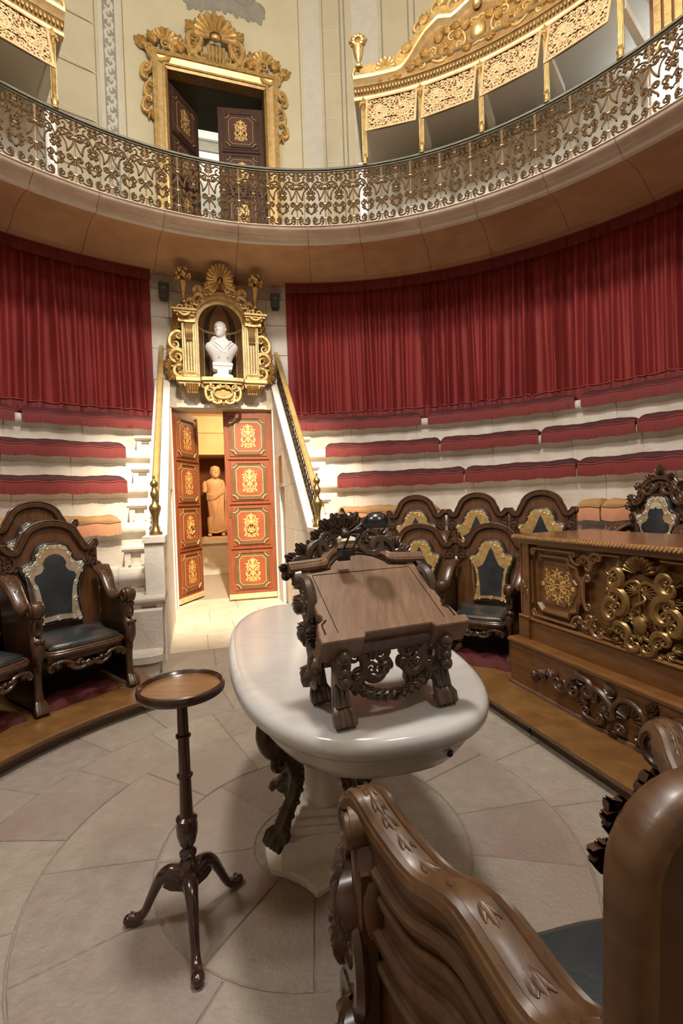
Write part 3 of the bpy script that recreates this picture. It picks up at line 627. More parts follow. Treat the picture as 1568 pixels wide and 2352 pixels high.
for s, side in ((-1, 'left'), (1, 'right')):
    st = thing('stone_stair', f'narrow stone stair with panelled half steps just {side} of the door', 'stair', loc=W(2.9, s * 1.05), group='stairs beside the door')
    for k in range(1, 5):                          # half steps between the tiers
        mb = MB(); vc = .97; ru = math.sqrt(tier_r(k) ** 2 - vc * vc); z0 = tier_z(k - 1); half_step(mb, ru - .24, ru + .10, .86, 1.10, z0, z0 + .205, s); mb.build('half_step', M['stone'], st, ang=35)
    mb = MB(); ru = math.sqrt(tier_r(0) ** 2 - .9 ** 2); half_step(mb, ru - .30, ru + .10, .70, .97, .17, .60, s); mb.build('half_step', M['stone'], st, ang=35)
    mb = MB(); half_step(mb, ru - .06, ru + .10, .70, .86, .5, tier_z(0), s); mb.build('half_step', M['stone'], st, ang=35)
    mb = MB(); pts = [(2.28, .72), (2.24, .80), (2.24, .95), (2.28, 1.1), (2.34, 1.2), (2.8, 1.2), (2.8, .72)]       # rounded bottom step
    for (ins, z0, z1) in ((.03, 0, .11), (0, .11, .185)):
        q = inset([(u, s * v) for u, v in pts], ins); mb.prism(q, z0, z1, f=lambda p: W(p[0], p[1], p[2]), bev=.02)
    mb.build('bottom_step', M['stone'], st, ang=35)
    mb = MB(); mb.box(2.42, 2.9, .72, 1.3, 0, .50, f=lambda p: W(p[0], s * p[1], p[2])); mb.build('stair_core', M['stone'], st, smooth=False)
    # sloping stair wall towards the passage, in blocks
    v0, v1 = s * .70, s * .86
    zt = lambda u: 1.06 if u < 2.95 else 1.06 + (u - 2.95) * .98
    us = [2.62, 3.12, 3.7, 4.3, 4.66, 5.04]; zs = [0, .52, 1.06, 1.6, 2.1, 2.7, 3.2]
    for i in range(5):
        for j in range(6):
            u0, u1, z0, z1 = us[i] + .0015, us[i + 1] - .0015, zs[j] + .0015, zs[j + 1] - .0015
            ta, tb = zt(u0), zt(u1)
            if ta <= z0 and tb <= z0: continue
            if i == 3 and z1 < 1.62: continue                        # tall recess beside the door
            out = [(u0, z0), (u1, z0), (u1, min(z1, tb))]
            if ta < z1 < tb: out.append((2.95 + (z1 - 1.06) / .98, z1))
            if ta > z0: out.append((u0, min(z1, ta)))
            if zt(u0) <= z0: out = [(2.95 + (z0 - 1.06) / .98, z0)] + out[1:]
            mb = MB(); mb.prism(out, v0, v1, f=lambda p: W(p[0], p[2], p[1])); mb.build('block', M['stone_light'], st, smooth=False)
    mb = MB(); mb.box(4.28, 4.68, min(s * .80, v1), max(s * .80, v1), 0, 1.6, f=lambda p: W(*p)); mb.build('recess_panel', M['stone'], st, smooth=False)
    mb = MB(); out = [(2.60, 1.06), (2.95, 1.06), (5.04, 1.06 + 2.09 * .98), (5.04, 1.10 + 2.09 * .98), (2.95, 1.115), (2.60, 1.115)]
    mb.prism(out, s * .685, s * .875, f=lambda p: W(p[0], p[2], p[1])); mb.build('coping', M['stone_light'], st, smooth=False)
    if s > 0:
        mb = MB(); mb.bbox(4.40, 4.58, 1.66, 2.02, 0, .012, .004, f=lambda p: W(p[0], .70 - p[2], p[1])); mb.build('brass_plate', M['brass'], st)

    # brass balustrade on the stair wall
    rl = thing('stair_balustrade', f'brass handrail with turned newel and pierced panel on the stair wall {side} of the door', 'balustrade', loc=W(2.86, s * .777, 1.115), group='balustrades of the two stairs')
    mb = MB()
    NEW = [(.058, 0), (.058, .03), (.045, .04), (.032, .055), (.026, .10), (.030, .16), (.044, .21), (.052, .235), (.054, .255), (.046, .275), (.024, .295), (.020, .33), (.030, .35), (.038, .375), (.034, .40), (.022, .415), (.018, .44), (.030, .455), (.037, .475), (.030, .495), (.014, .51), (.008, .525), (.012, .54), (.006, .555), (.001, .575)]
    mb.lathe(NEW, 20, W(2.86, s * .777, 1.115)); mb.build('newel_post', M['brass'], rl)
    H0, H1 = (2.90, 1.50), (4.99, 1.50 + 2.09 * .98)
    mb = MB(); n1 = Vector((-.98, 1)).normalized()
    pr = [(-.032, -.012), (-.032, .004), (-.020, .014), (-.018, .022), (.018, .022), (.020, .014), (.032, .004), (.032, -.012)]
    rows = [[W(u - .0, s * .777 + a, z + b) for a, b in pr] for u, z in (H0, H1)]
    mb.grid(rows, cv=True); mb.f += [list(range(8)), [8 + j for j in reversed(range(8))]]; mb.k += [0, 0]; mb.build('handrail', M['brass_bright'], rl, ang=30)
    mb = MB(); X0, X1 = 2.93, 4.97                   # pierced panel: leafy strokes in a sheared frame
    sh = lambda p: W(p[0], s * .777 + p[2], 1.13 + (p[0] - 2.95) * .98 + p[1])
    loc_rng = random.Random(3)
    for i in range(34):
        x = X0 + .03 + (X1 - X0 - .06) * i / 33
        for j in range(3):
            y = .06 + .11 * j + loc_rng.uniform(-.01, .01); sg = 1 if (i + j) % 2 else -1
            mb.tube(spiral(x, y, .038, loc_rng.uniform(0, 6), 1.1, sg, .2, 8), [.008, .011, .007], 4, flat=.5, up=(0, 0, 1))
            mb.leaf((x - .03, y - .03, 0), (x + .035 * sg, y + .045, 0), .013, .005)
    for i in range(36):
        x = X0 + (X1 - X0) * i / 35; mb.tube([(x, 0, 0), (x, .37, 0)], .0045, 4)
    mb.map(sh); mb.build('pierced_panel', M['bronze'], rl)
    mb = MB()
    for y in (.012, .352): mb.grid([[sh((X0 + (X1 - X0) * i, y + a, b)) for a, b in ((-.010, -.010), (-.010, .010), (.010, .010), (.010, -.010))] for i in (0, 1)], cv=True)
    mb.build('panel_rail', M['brass'], rl, smooth=False)
# ================================================================== wrought iron railing of the gallery
RR = 3.75; RZ0, RZ1 = 4.612, 5.27; BAY = 5.09
A_FIRST = 3.83 + 17 * BAY; NBAY = 32
mid_r = pol(RR, 0, RZ0)
rail = thing('gallery_railing', 'scrolled wrought iron railing running round the edge of the gallery', 'railing', loc=mid_r)
a_lo, a_hi = A_FIRST - NBAY * BAY, A_FIRST
mb = MB(); n = 128
pr = [(-.030, -.012), (-.034, .002), (-.022, .014), (.022, .014), (.034, .002), (.030, -.012)]
mb.grid([[pol(RR + x, a_lo + (a_hi - a_lo) * i / n, RZ1 + y) for x, y in pr] for i in range(n + 1)], cv=True); mb.build('handrail', M['rail_green'], rail, ang=30)
mb = MB(); mb.grid([[pol(RR + x, a_lo + (a_hi - a_lo) * i / n, RZ1 - .018 + y) for x, y in ((-.012, -.006), (-.012, .006), (.012, .006), (.012, -.006))] for i in range(n + 1)], cv=True); mb.build('upper_bar', M['rail_green'], rail, smooth=False)
mb = MB(); mb.grid([[pol(RR + x, a_lo + (a_hi - a_lo) * i / n, RZ0 + .004 + y) for x, y in ((-.016, -.008), (-.016, .008), (.016, .008), (.016, -.008))] for i in range(n + 1)], cv=True); mb.build('lower_bar', M['iron_bar'], rail, smooth=False)
BH = RZ1 - RZ0 - .03; BW = RR * R(BAY) / 2
bal = MB(); bal.tube([(0, 0, 0), (0, BH, 0)], .0075, 4, up=(0, 0, 1))
for y in (.10 * BH / .64, .27 * BH / .64, .475 * BH / .64): bal.box(-.013, .013, y - .005, y + .005, -.010, .010)
pan = MB(); hb = BH / .64; T = .0092
def st(path, r=T): pan.tube(path, r, 4, up=(0, 0, 1), flat=1.5, caps=False)
def sp(cx, cy, r, a0, turns, sg): return spiral(cx, cy * hb, r, a0, turns, sg, .26, 12)
half = MB(); _save = pan; pan = half
# bottom: paired curls and the arches under them
st(list(reversed(sp(.118, .088, .032, PI * .5, 1.25, -1))) + sp(.118, .088, .032, PI * .5, .02, 1)); st(bez((.118, .12 * hb, 0), (.15, .12 * hb, 0), (.16, .07 * hb, 0), (.115, .02 * hb, 0), 7))
st(sp(.050, .085, .031, PI * .5, 1.3, 1)); st(bez((.05, .116 * hb, 0), (.012, .115 * hb, 0), (.004, .06 * hb, 0), (.06, .012 * hb, 0), 7)); st(bez((.02, .05 * hb, 0), (.05, .03 * hb, 0), (.085, .03 * hb, 0), (.105, .055 * hb, 0), 6))
# lower middle
st(sp(.122, .262, .030, PI * .55, 1.3, 1)); st(bez((.117, .292 * hb, 0), (.16, .29 * hb, 0), (.165, .24 * hb, 0), (.160, .20 * hb, 0), 6)); st(bez((.165, .26 * hb, 0), (.14, .20 * hb, 0), (.10, .19 * hb, 0), (.105, .155 * hb, 0), 6))
st(sp(.052, .250, .034, PI * .5, 1.4, 1)); st(sp(.050, .198, .024, -PI * .5, 1.2, -1)); st(bez((.052, .284 * hb, 0), (.02, .285 * hb, 0), (.01, .25 * hb, 0), (0, .235 * hb, 0), 6)); st(bez((.05, .174 * hb, 0), (.03, .17 * hb, 0), (.012, .18 * hb, 0), (.006, .15 * hb, 0), 5))
# middle cluster with the big pointed arch
st(sp(.030, .345, .027, -PI * .5, 1.3, -1)); st(sp(.030, .402, .027, PI * .5, 1.3, 1)); st(bez((.03, .318 * hb, 0), (.015, .315 * hb, 0), (.004, .33 * hb, 0), (0, .372 * hb, 0), 6)); st(bez((.03, .429 * hb, 0), (.012, .43 * hb, 0), (.004, .41 * hb, 0), (0, .372 * hb, 0), 6))
st(bez((.165, .455 * hb, 0), (.15, .39 * hb, 0), (.125, .35 * hb, 0), (.098, .318 * hb, 0), 7)); st(bez((.098, .318 * hb, 0), (.10, .40 * hb, 0), (.075, .445 * hb, 0), (.03, .452 * hb, 0), 7))
# upper scrolls
st(sp(.118, .478, .032, -PI * .5, 1.35, -1)); st(sp(.058, .488, .038, PI * .5, 1.4, 1)); st(bez((.058, .528 * hb, 0), (.09, .535 * hb, 0), (.14, .53 * hb, 0), (.164, .485 * hb, 0), 7)); st(bez((.118, .446 * hb, 0), (.14, .445 * hb, 0), (.155, .455 * hb, 0), (.166, .47 * hb, 0), 4)); st(bez((.02, .48 * hb, 0), (.012, .46 * hb, 0), (.004, .45 * hb, 0), (0, .43 * hb, 0), 4))
# top row
st(sp(.030, .562, .025, -PI * .5, 1.2, -1)); st(sp(.030, .612, .024, PI * .5, 1.2, 1)); st(bez((.03, .537 * hb, 0), (.01, .535 * hb, 0), (.003, .56 * hb, 0), (0, .586 * hb, 0), 5)); st(bez((.03, .635 * hb, 0), (.01, .637 * hb, 0), (.003, .61 * hb, 0), (0, .586 * hb, 0), 5))
st(sp(.138, .564, .022, -PI * .5, 1.1, 1)); st(sp(.138, .610, .022, PI * .5, 1.1, -1)); st(bez((.06, .585 * hb, 0), (.085, .60 * hb, 0), (.10, .56 * hb, 0), (.075, .535 * hb, 0), 6)); st(bez((.055, .615 * hb, 0), (.08, .64 * hb, 0), (.105, .62 * hb, 0), (.115, .60 * hb, 0), 5))
half.mirror(0); half.box(-.012, .012, .586 * hb - .005, .586 * hb + .005, -.010, .010); half.box(-.012, .012, .372 * hb - .005, .372 * hb + .005, -.010, .010)
pan = _save
f0 = cyl(RR, 0, RZ0)
me_b = bal.map(f0).mesh('baluster', M['iron_bar'], smooth=False); me_p = half.map(f0).mesh('scrollwork', M['iron'], ang=60)
def placed(name, me, parent, ang_deg):
    o = bpy.data.objects.new(name, me); sc.collection.objects.link(o); o.parent = parent
    o.matrix_parent_inverse = parent.matrix_basis.inverted(); o.matrix_basis = rotz(ang_deg); return o
for i in range(NBAY + 1):
    placed('baluster', me_b, rail, A_FIRST - i * BAY)
    if i < NBAY: placed('scrollwork', me_p, rail, A_FIRST - (i + .5) * BAY)

# ================================================================== gilded lattice boxes standing on the railing
def lattice_mesh():
    mb = MB(); r_ = random.Random(11); Wd, Hh = .575, .43
    for s in (-1, 1): mb.box(s * (Wd / 2 - .012) - .012, s * (Wd / 2 - .012) + .012, 0, Hh, -.010, .012, k=0)
    for y in (.011, Hh - .011): mb.box(-Wd / 2, Wd / 2, y - .011, y + .011, -.010, .012)
    x0, x1, y0, y1 = -Wd / 2 + .02, Wd / 2 - .02, .02, Hh - .02
    for sgn in (-1, 1):                                        # two large wheels of foliage, then filling curls
        cx = sgn * .135; cy = Hh * .5
        for rr in (.10, .062, .028): mb.tube(spiral(cx, cy, rr, r_.uniform(0, 6), .93, sgn, .8, 16), .0105, 5, flat=.7, up=(0, 0, 1), caps=False)
        for i in range(9):
            a = 2 * PI * i / 9; mb.tube(spiral(cx + .078 * math.cos(a), cy + .078 * math.sin(a), .026, a, 1.0, -sgn, .2, 7), .009, 4, flat=.8, up=(0, 0, 1), caps=False)
            mb.leaf((cx + .03 * math.cos(a), cy + .03 * math.sin(a), 0), (cx + .075 * math.cos(a + .5), cy + .075 * math.sin(a + .5), 0), .012, .009)
    for i in range(10):
        for j in range(7):
            x = x0 + (x1 - x0) * (i + .5) / 10 + r_.uniform(-.008, .008); y = y0 + (y1 - y0) * (j + .5) / 7 + r_.uniform(-.008, .008)
            if min(math.hypot(x - .135, y - Hh / 2), math.hypot(x + .135, y - Hh / 2)) < .10: continue
            mb.tube(spiral(x, y, .034, r_.uniform(0, 6.28), r_.uniform(.9, 1.3), r_.choice((-1, 1)), .2, 9), [.006, .009, .007], 4, flat=.8, up=(0, 0, 1), caps=False)
            a = r_.uniform(0, 6.28); mb.leaf((x, y, 0), (x + .035 * math.cos(a), y + .035 * math.sin(a), 0), .011, .008)
    return mb
lat = lattice_mesh()
P_TOP, P_BOT = (3.735, 6.02), (3.53, 5.50)
def lat_map(p):
    t = p[1] / .43; r = P_BOT[0] + (P_TOP[0] - P_BOT[0]) * t - p[2]; z = P_BOT[1] + (P_TOP[1] - P_BOT[1]) * t - p[2] * .3; a = -p[0] / 3.62 * 1.0
    return Vector((-r * math.sin(a), r * math.cos(a), z))
me_lat = lat.map(lat_map).mesh('lattice_panel', M['lattice_wood'], ang=60)
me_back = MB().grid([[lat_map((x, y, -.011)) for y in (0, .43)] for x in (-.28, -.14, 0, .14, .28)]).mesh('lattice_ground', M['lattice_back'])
def lattice_box(a_first, nb, label, flip, top=True):
    """a_first: angle of the first post; posts run to the right (or, flip=-1, to the left) every two bays"""
    step = -2 * BAY * .985 * flip; base = pol(RR, a_first, RZ1)
    t = thing('lattice_box', label, 'lattice box', loc=base)
    a_last = a_first + step * nb; am = (a_first + a_last) / 2
    for i in range(nb + 1):
        a = a_first + step * i; f = cyl(RR - .02, a)
        mb = MB()
        for q in range(3): mb.tube([((q - 1) * .013, RZ1 + .01, .0), ((q - 1) * .013, 6.02, .0)], .0085, 6)
        mb.box(-.026, .026, RZ1, 6.05, -.03, -.006)
        mb.lathe([(.034, 0), (.034, .02), (.024, .03), (.03, .06), (.036, .075), (.024, .09), (.02, .12)], 10, (0, 0, 0), f=lambda p: f((p.x, RZ1 + p.z, p.y)), k=0)
        mb2 = MB(); 
        mb.map(lambda p, g=f, n_=[0]: p)
        mb3 = MB(); b0 = 0
        # posts are drawn in wall coordinates; the lathe part is already placed
        nl = 7 * 10
        pts = mb.v; cnt = len(pts) - nl
        mb.v = [f(p) if j < cnt else p for j, p in enumerate(pts)]
        mb.build('post', M['gold'], t, ang=45)
        mb = MB(); acanthus(mb, 0, 5.99, -PI / 2, .11, 3, .5, .02); acanthus(mb, 0, 5.94, PI / 2, .10, 3, .5, .02); mb.ball((0, 5.965, .012), (.018, .018, .014)); mb.map(f); mb.build('bracket', M['gold'], t)
        if i < nb:
            ac = a + step / 2
            p = placed('lattice_panel', me_lat, t, ac); placed('lattice_ground', me_back, p, ac)
    lo, hi = min(a_first, a_last) - 1.6, max(a_first, a_last) + 1.6
    if flip < 0 and not top: pass
    def band(pr, m, name, h0=lo, h1=hi, zf=None, rad=RR):
        mb = MB(); n = 40; rows = []
        for i in range(n + 1):
            a = h0 + (h1 - h0) * i / n; dz = zf((a - am) / ((hi - lo) / 2)) if zf else 0
            rows.append([pol(rad - h, a, z + dz) for h, z in pr])
        mb.grid(rows, cv=True); m_ = len(pr); mb.f += [list(range(m_)), [n * m_ + j for j in reversed(range(m_))]]; mb.k += [0, 0]
        return mb.build(name, M[m], t, ang=30)
    band([(-.05, 6.02), (.02, 6.02), (.03, 6.045), (.02, 6.06), (-.05, 6.06)], 'gold_pale', 'architrave')
    band([(-.05, 6.06), (.015, 6.06), (.05, 6.13), (.06, 6.14), (-.05, 6.14)], 'gold_dark', 'cove')
    mb = MB(); n = int((hi - lo) / .55)                           # egg-and-leaf row in the cove
    for i in range(n): 
        a = lo + .3 + (hi - lo - .6) * i / (n - 1); c = pol(RR - .045, a, 6.10); mb.ball(c, (.013, .013, .026), 6, 4)
    mb.build('leaf_row', M['gold'], t, kind='stuff')
    L = R(hi - lo) / 2 * RR; g = cyl(RR - .06, am)
    def zc(x):                                       # the cornice rises in an S-curve to a hump with a notch over the middle
        x = abs(x); q = min(1, max(0, (.64 - x) / .30)); return .36 * q * q * (3 - 2 * q) + (.10 * math.cos(PI * x / .44) ** 2 if x < .22 else 0) + (.05 * math.sin(PI * (x - .22) / .14) if .22 < x < .36 else 0)
    band([(-.05, 6.14), (.06, 6.14), (.075, 6.16), (.115, 6.185), (.125, 6.21), (.105, 6.225), (-.05, 6.225)], 'gold_pale', 'cornice', zf=zc)
    band([(.075, 6.225), (.085, 6.225), (.095, 6.245), (.05, 6.26), (-.04, 6.26), (-.04, 6.225)], 'gold', 'cornice_top', zf=zc)
    mb = MB(); n = 40                                               # ground of the pediment
    mb.grid([[g((L * (-.62 + 1.24 * i / n), 6.13, -.0)), g((L * (-.62 + 1.24 * i / n), 6.16 + zc(-.62 + 1.24 * i / n), 0))] for i in range(n + 1)]); mb.build('pediment_ground', M['gold_dark'], t)
    mb = MB(); mb.grid([[pol(r, a, 6.22) for r in (RR - .1, WR)] for a in [lo + (hi - lo) * i / 12 for i in range(13)]]); mb.grid([[pol(r, a, 6.04) for r in (RR - .0, WR)] for a in [lo + (hi - lo) * i / 12 for i in range(13)]]); mb.build('box_roof', M['white_wall'], t)
    for a in (lo + .3, hi - .3):                                    # boarded ends with a white flap
        mb = MB(); mb.grid([[pol(r, a, z) for r in (RR + .02, WR)] for z in (6.02, 6.24)]); mb.build('end_board', M['gold_pale'], t, smooth=False)
    # carved relief: cartouche and scrolls in the pediment
    mb = MB()
    mb.ball((0, 6.33, .01), (.085, .11, .05), 14, 8)
    for s in (-1, 1):
        cscroll(mb, (s * .05, 6.20), (s * .05, 6.47), s * .09, .035, .022, .010, k=0)
        cscroll(mb, (s * .17, 6.24), (s * .30, 6.42), s * .09, .045, .022, .010); cscroll(mb, (s * .34, 6.20), (s * .52, 6.33), -s * .08, .045, .020, .009); cscroll(mb, (s * .58, 6.19), (s * .76, 6.24), s * .05, .035, .017, .008)
        for x, y, an in ((.14, 6.40, 1.9), (.26, 6.22, .5), (.42, 6.38, 1.6), (.55, 6.28, .9), (.70, 6.20, .5), (.85, 6.18, .2)): acanthus(mb, s * x, y, an if s > 0 else PI - an, .12, 4, .5, .035)
        for x, y, an in ((.08, 6.22, -.3), (.20, 6.34, 1.2), (.32, 6.30, .2), (.38, 6.24, 1.0), (.48, 6.24, .3), (.62, 6.22, .6), (.30, 6.44, .8), (.20, 6.46, .4)): acanthus(mb, s * x, y, an if s > 0 else PI - an, .10, 5, .55, .03)
        for x in (.95, 1.05): acanthus(mb, s * x, 6.18, .1 if s > 0 else PI - .1, .08, 3, .5, .02)
    mb.map(g); mb.build('pediment_carving', M['gold'], t)
    mb = MB()                                                       # cresting that stands on the cornice
    top = lambda x: 6.25 + zc(x / L)
    mb.grid([[(L * q, top(L * q) - .02, .02), (L * q, top(L * q) + .07 + .05 * abs(math.sin(q * 17)), .012), (L * q, top(L * q) - .02, -.01)] for q in [-.93 + 1.86 * i / 60 for i in range(61)]])
    mb.ball((0, 6.60, .03), (.05, .07, .04), 10, 6)
    shell(mb, 0, top(0) + .06, .30, 11, 0, 180, .05)
    for s in (-1, 1):
        for x, r_, hgt in ((.22, .06, .16), (.40, .07, .17), (.60, .06, .15), (.80, .06, .13)):
            if x > L - .1: continue
            cscroll(mb, (s * (x - .02), top(x) + .03), (s * (x + .02), top(x) + hgt), -s * .09, r_ * .6, .025, .011)
            acanthus(mb, s * x, top(x) + hgt * .6, PI / 2 + s * .5, .14, 5, .5, .03)
        x = min(1.02, L - .2); shell(mb, s * x, top(x) + .03, .13, 7, -5, 185, .035); cscroll(mb, (s * (x - .22), top(x) + .02), (s * (x - .06), top(x) + .06), s * .10, .035, .02, .009)
    mb.map(g); mb.build('cresting', M['gold'], t)
    for s in (-1, 1):
        mb = MB()
        x = L - .09                                                  # vase with flowers on the corner
        cscroll(mb, (s * (x - .10), top(x) + .015), (s * (x + .07), top(x) + .015), s * .10, .035, .022, .010)
        mb.lathe([(.045, 0), (.05, .02), (.025, .04), (.02, .07), (.045, .13), (.06, .20), (.065, .23), (.05, .245)], 12, (0, 0, 0), f=lambda p, s=s, x=x: Vector((s * x + p.x, top(x) + .09 + p.z, .0 + p.y)))
        for q in range(9): a = 2 * PI * q / 9; mb.ball((s * x + .05 * math.cos(a), top(x) + .39 + .05 * math.sin(a), .02), .032, 6, 4)
        for an in (.6, 1.57, 2.5): acanthus(mb, s * x, top(x) + .36, an, .13, 4, .5, .03)
        mb.map(g); mb.build('corner_vase', M['gold'], t)
    for i in range(nb + 1):                                         # timber stays and a pale inner parapet behind the posts
        a = a_first + step * i; f = cyl(RR + .1, a); MB().box(-.03, .03, 5.75, 5.83, -.5, .05, f=f).build('stay', M['white_wall'], t, smooth=False)
    mb = MB(); mb.grid([[pol(r, a, z) for r, z in ((4.45, 4.6), (4.45, 5.62), (4.52, 5.66), (WR, 5.66))] for a in [lo + .5 + (hi - lo - 1.0) * i / 14 for i in range(15)]])
    for a in (lo + .5, hi - .5): mb.add([pol(4.45, a, 4.6), pol(WR, a, 4.6), pol(WR, a, 5.66), pol(4.45, a, 5.66)], [(0, 1, 2, 3)])
    mb.build('parapet', M['white_wall'], t, smooth=False)
    for a in (lo + .5, hi - .5):
        f = cyl(4.44, a); MB().box(-.05, .05, 4.62, 5.75, 0, .08, f=f).build('white_flap', M['window_white'], t, smooth=False)
    return t
lattice_box(-8.7, 4, 'long gilded box with four lattice shutters and a crested pediment on the gallery', 1)
lattice_box(41.9, 4, 'gilded lattice box cut off by the upper corner of the gallery', -1)
mb = MB(); f = cyl(4.2, -53)                                         # a swung-open shutter and white sash by the window
sh_ = thing('open_shutter', 'narrow gilded shutter swung open near the bright upper window', 'shutter', loc=pol(4.2, -53, 5.4))
for i in range(4): mb.box(-.16 + i * .085, -.10 + i * .085, 5.50 + .06 * i, 6.6, 0, .03, f=f)
mb.build('leaf', M['gold'], sh_, smooth=False)
mb = MB(); mb.box(-.2, .2, 5.62, 6.62, -.02, 0, f=f); mb.build('ground', M['lattice_back'], sh_, smooth=False)

# ================================================================== curtains
def curtain(a0, a1, label, seed):
    t = thing('velvet_curtain', label, 'curtain', loc=pol(4.9, (a0 + a1) / 2, 2.55), group='red velvet curtains')
    r_ = random.Random(seed); L = abs(a1 - a0); n = int(L * 9); ph = []; x = 0.0; sg = 1 if a1 > a0 else -1
    ctr = []                                       # irregular pleats
    while x < L: x += r_.uniform(.85, 1.9); ctr.append((x, r_.uniform(.45, 1.15), r_.uniform(.24, .50), r_.uniform(-.5, .5)))
    def fold(x, z):
        v = 0
        tt = (4.45 - z) / 1.9
        for c, am, w_, dr in ctr:
            d = (x - c - dr * tt) / (w_ * (1 + .2 * tt))
            if abs(d) < 3: v += am * math.exp(-d * d)
        return v
    zs = [4.47, 4.40, 4.30, 4.1, 3.8, 3.5, 3.2, 2.95, 2.75, 2.655]
    rows = []
    for i in range(n + 1):
        x = L * i / n; row = []
        for z in zs:
            amp = .070 + .070 * min(1, (4.47 - z) / .8)
            row.append(pol(5.035 - amp * fold(x, z), a0 + sg * x, z))
        rows.append(row)
    MB().grid(rows).build('drape', M['velvet'], t, ang=80)
    def fr(zt, zb, rb, nm, drape, wav):
        m = int(L * 11); mb = MB(); rows = []
        for i in range(m + 1):
            x = L * i / m; q = (.006 if i % 2 else 0) + r_.uniform(-.002, .002); dz = r_.uniform(-.006, .006); fo = fold(x, zb) * drape
            w1 = wav * math.sin(x * 2.1 + seed) * .5
            rows.append([pol(rb - fo - .004 + .002, a0 + sg * x, zt + w1), pol(rb - fo - q, a0 + sg * x, zt - .02 + w1), pol(rb - fo - q - .004, a0 + sg * x, (zt + zb) / 2 + w1), pol(rb - fo - q, a0 + sg * x, zb + dz + w1)])
        mb.grid(rows); o = mb.build(nm, M['fringe'], t, ang=80)
        mb = MB(); mb.tube([pol(rb - fold(L * i / 200, zb) * drape - .012, a0 + sg * L * i / 200, zt - .008 + wav * math.sin(L * i / 200 * 2.1 + seed) * .5) for i in range(201)], .006, 5); mb.build('cord', M['fringe_cord'], o)
    fr(4.505, 4.36, 4.925, 'pelmet_fringe', 0, 0)
    fr(2.665, 2.50, 4.955, 'hem_fringe', .05, .012)
curtain(27.2, 112, 'red velvet curtain with fringed hem hanging left of the gilded bust niche', 2)
curtain(6.3, -108, 'wide red velvet curtain with fringed hem sweeping right of the gilded bust niche', 5)

# ================================================================== cushions with fringed valances on the benches
def cushion(k, a0, a1, label, top='velvet_dark', fr='fringe', cordm='fringe_cord'):
    r, z = tier_r(k), tier_z(k); t = thing('bench_cushion', label, 'cushion', loc=pol(r + .12, (a0 + a1) / 2, z), group='fringed cushions on the stone tiers')
    L = abs(a1 - a0); sg = 1 if a1 > a0 else -1; ln = R(L) * r; n = max(10, int(ln / .03)); r_ = random.Random(int(a0 * 31 + k)); rows = []
    ph = r_.uniform(0, 6)
    for i in range(n + 1):
        x = L * i / n; e = min(1, min(i, n - i) / (n * .02 + 1.0)); e = .45 + .55 * e ** .5; w1 = .006 * math.sin(x * .8 + ph) + .002 * math.sin(x * 3.1 + ph * 2)
        pr = [(-.028, .012), (-.032, .030), (-.018, .058), (.03, .078), (.12, .088), (.24, .080), (.31, .05), (.33, .002)]
        rows.append([pol(r + h, a0 + sg * x, z + .002 + (q + w1 * (q > .03)) * e) for h, q in pr])
    mb = MB().grid(rows); m = 8; mb.f += [list(range(m)), [n * m + j for j in reversed(range(m))]]; mb.k += [0, 0]
    mb.build('pad', M[top], t, ang=60)
    m = max(20, int(ln / .0075)); rows = []
    for i in range(m + 1):
        x = L * i / m; q = (.005 if i % 2 else 0) + r_.uniform(-.0015, .0015); dz = r_.uniform(-.004, .004); w1 = .006 * math.sin(x * 1.6 + ph)
        rows.append([pol(r - .030, a0 + sg * x, z + .022 + w1), pol(r - .036 - q, a0 + sg * x, z - .02 + w1), pol(r - .034 - q, a0 + sg * x, z - .105 + dz + w1)])
    mb = MB().grid(rows); o = mb.build('fringe', M[fr], t, ang=80)
    mb = MB(); mb.tube([pol(r - .034, a0 + sg * L * i / 60, z + .018 + .006 * math.sin(L * i / 60 * 1.6 + ph)) for i in range(61)], .0055, 5); mb.build('cord', M[cordm], o)
TN = {1: 'lowest cushioned', 2: 'second', 3: 'third', 4: 'top'}
cushion(4, 27.6, 44.9, 'long red fringed cushion on the top tier under the curtain left of the door'); cushion(4, 45.7, 66, 'red fringed cushion on the top tier at the outer left end of the bench')
cushion(3, 32.8, 60, 'red fringed cushion on the third tier left of the door'); cushion(2, 33.8, 62, 'red fringed cushion on the second tier left of the door')
cushion(1, 36.3, 58, 'faded pink fringed cushion behind the silver bordered chairs', 'cloth_brown', 'cloth_pink', 'cloth_brown')
cushion(4, 6.4, -15.6, 'red fringed cushion on the top tier nearest the stair right of the door'); cushion(4, -16.7, -38.4, 'middle red fringed cushion on the top tier right of the door'); cushion(4, -39.2, -62, 'red fringed cushion at the far right end of the top tier')
cushion(3, .4, -19.1, 'red fringed cushion on the third tier nearest the stair right of the door'); cushion(3, -19.3, -34.5, 'second red fringed cushion from the stair on the third tier'); cushion(3, -34.9, -47.3, 'third red fringed cushion from the stair on the third tier'); cushion(3, -47.5, -66, 'red fringed cushion at the far right end of the third tier')
cushion(2, -1.7, -23.9, 'red fringed cushion on the second tier nearest the stair right of the door'); cushion(2, -24.1, -41.2, 'middle red fringed cushion on the second tier right of the door'); cushion(2, -41.4, -64, 'red fringed cushion at the far right end of the second tier')
cushion(1, -1.7, -20, 'faded pink fringed cushion behind the desk lamp and first gold bordered chair', 'cloth_brown', 'cloth_pink', 'cloth_brown'); cushion(1, -43.2, -46.5, 'short faded pink cushion between the gold chairs and the tall armchair', 'cloth_brown', 'cloth_pink', 'cloth_brown'); cushion(1, -46.7, -60, 'faded pink fringed cushion behind the tall armchair', 'cloth_brown', 'cloth_pink', 'cloth_brown')

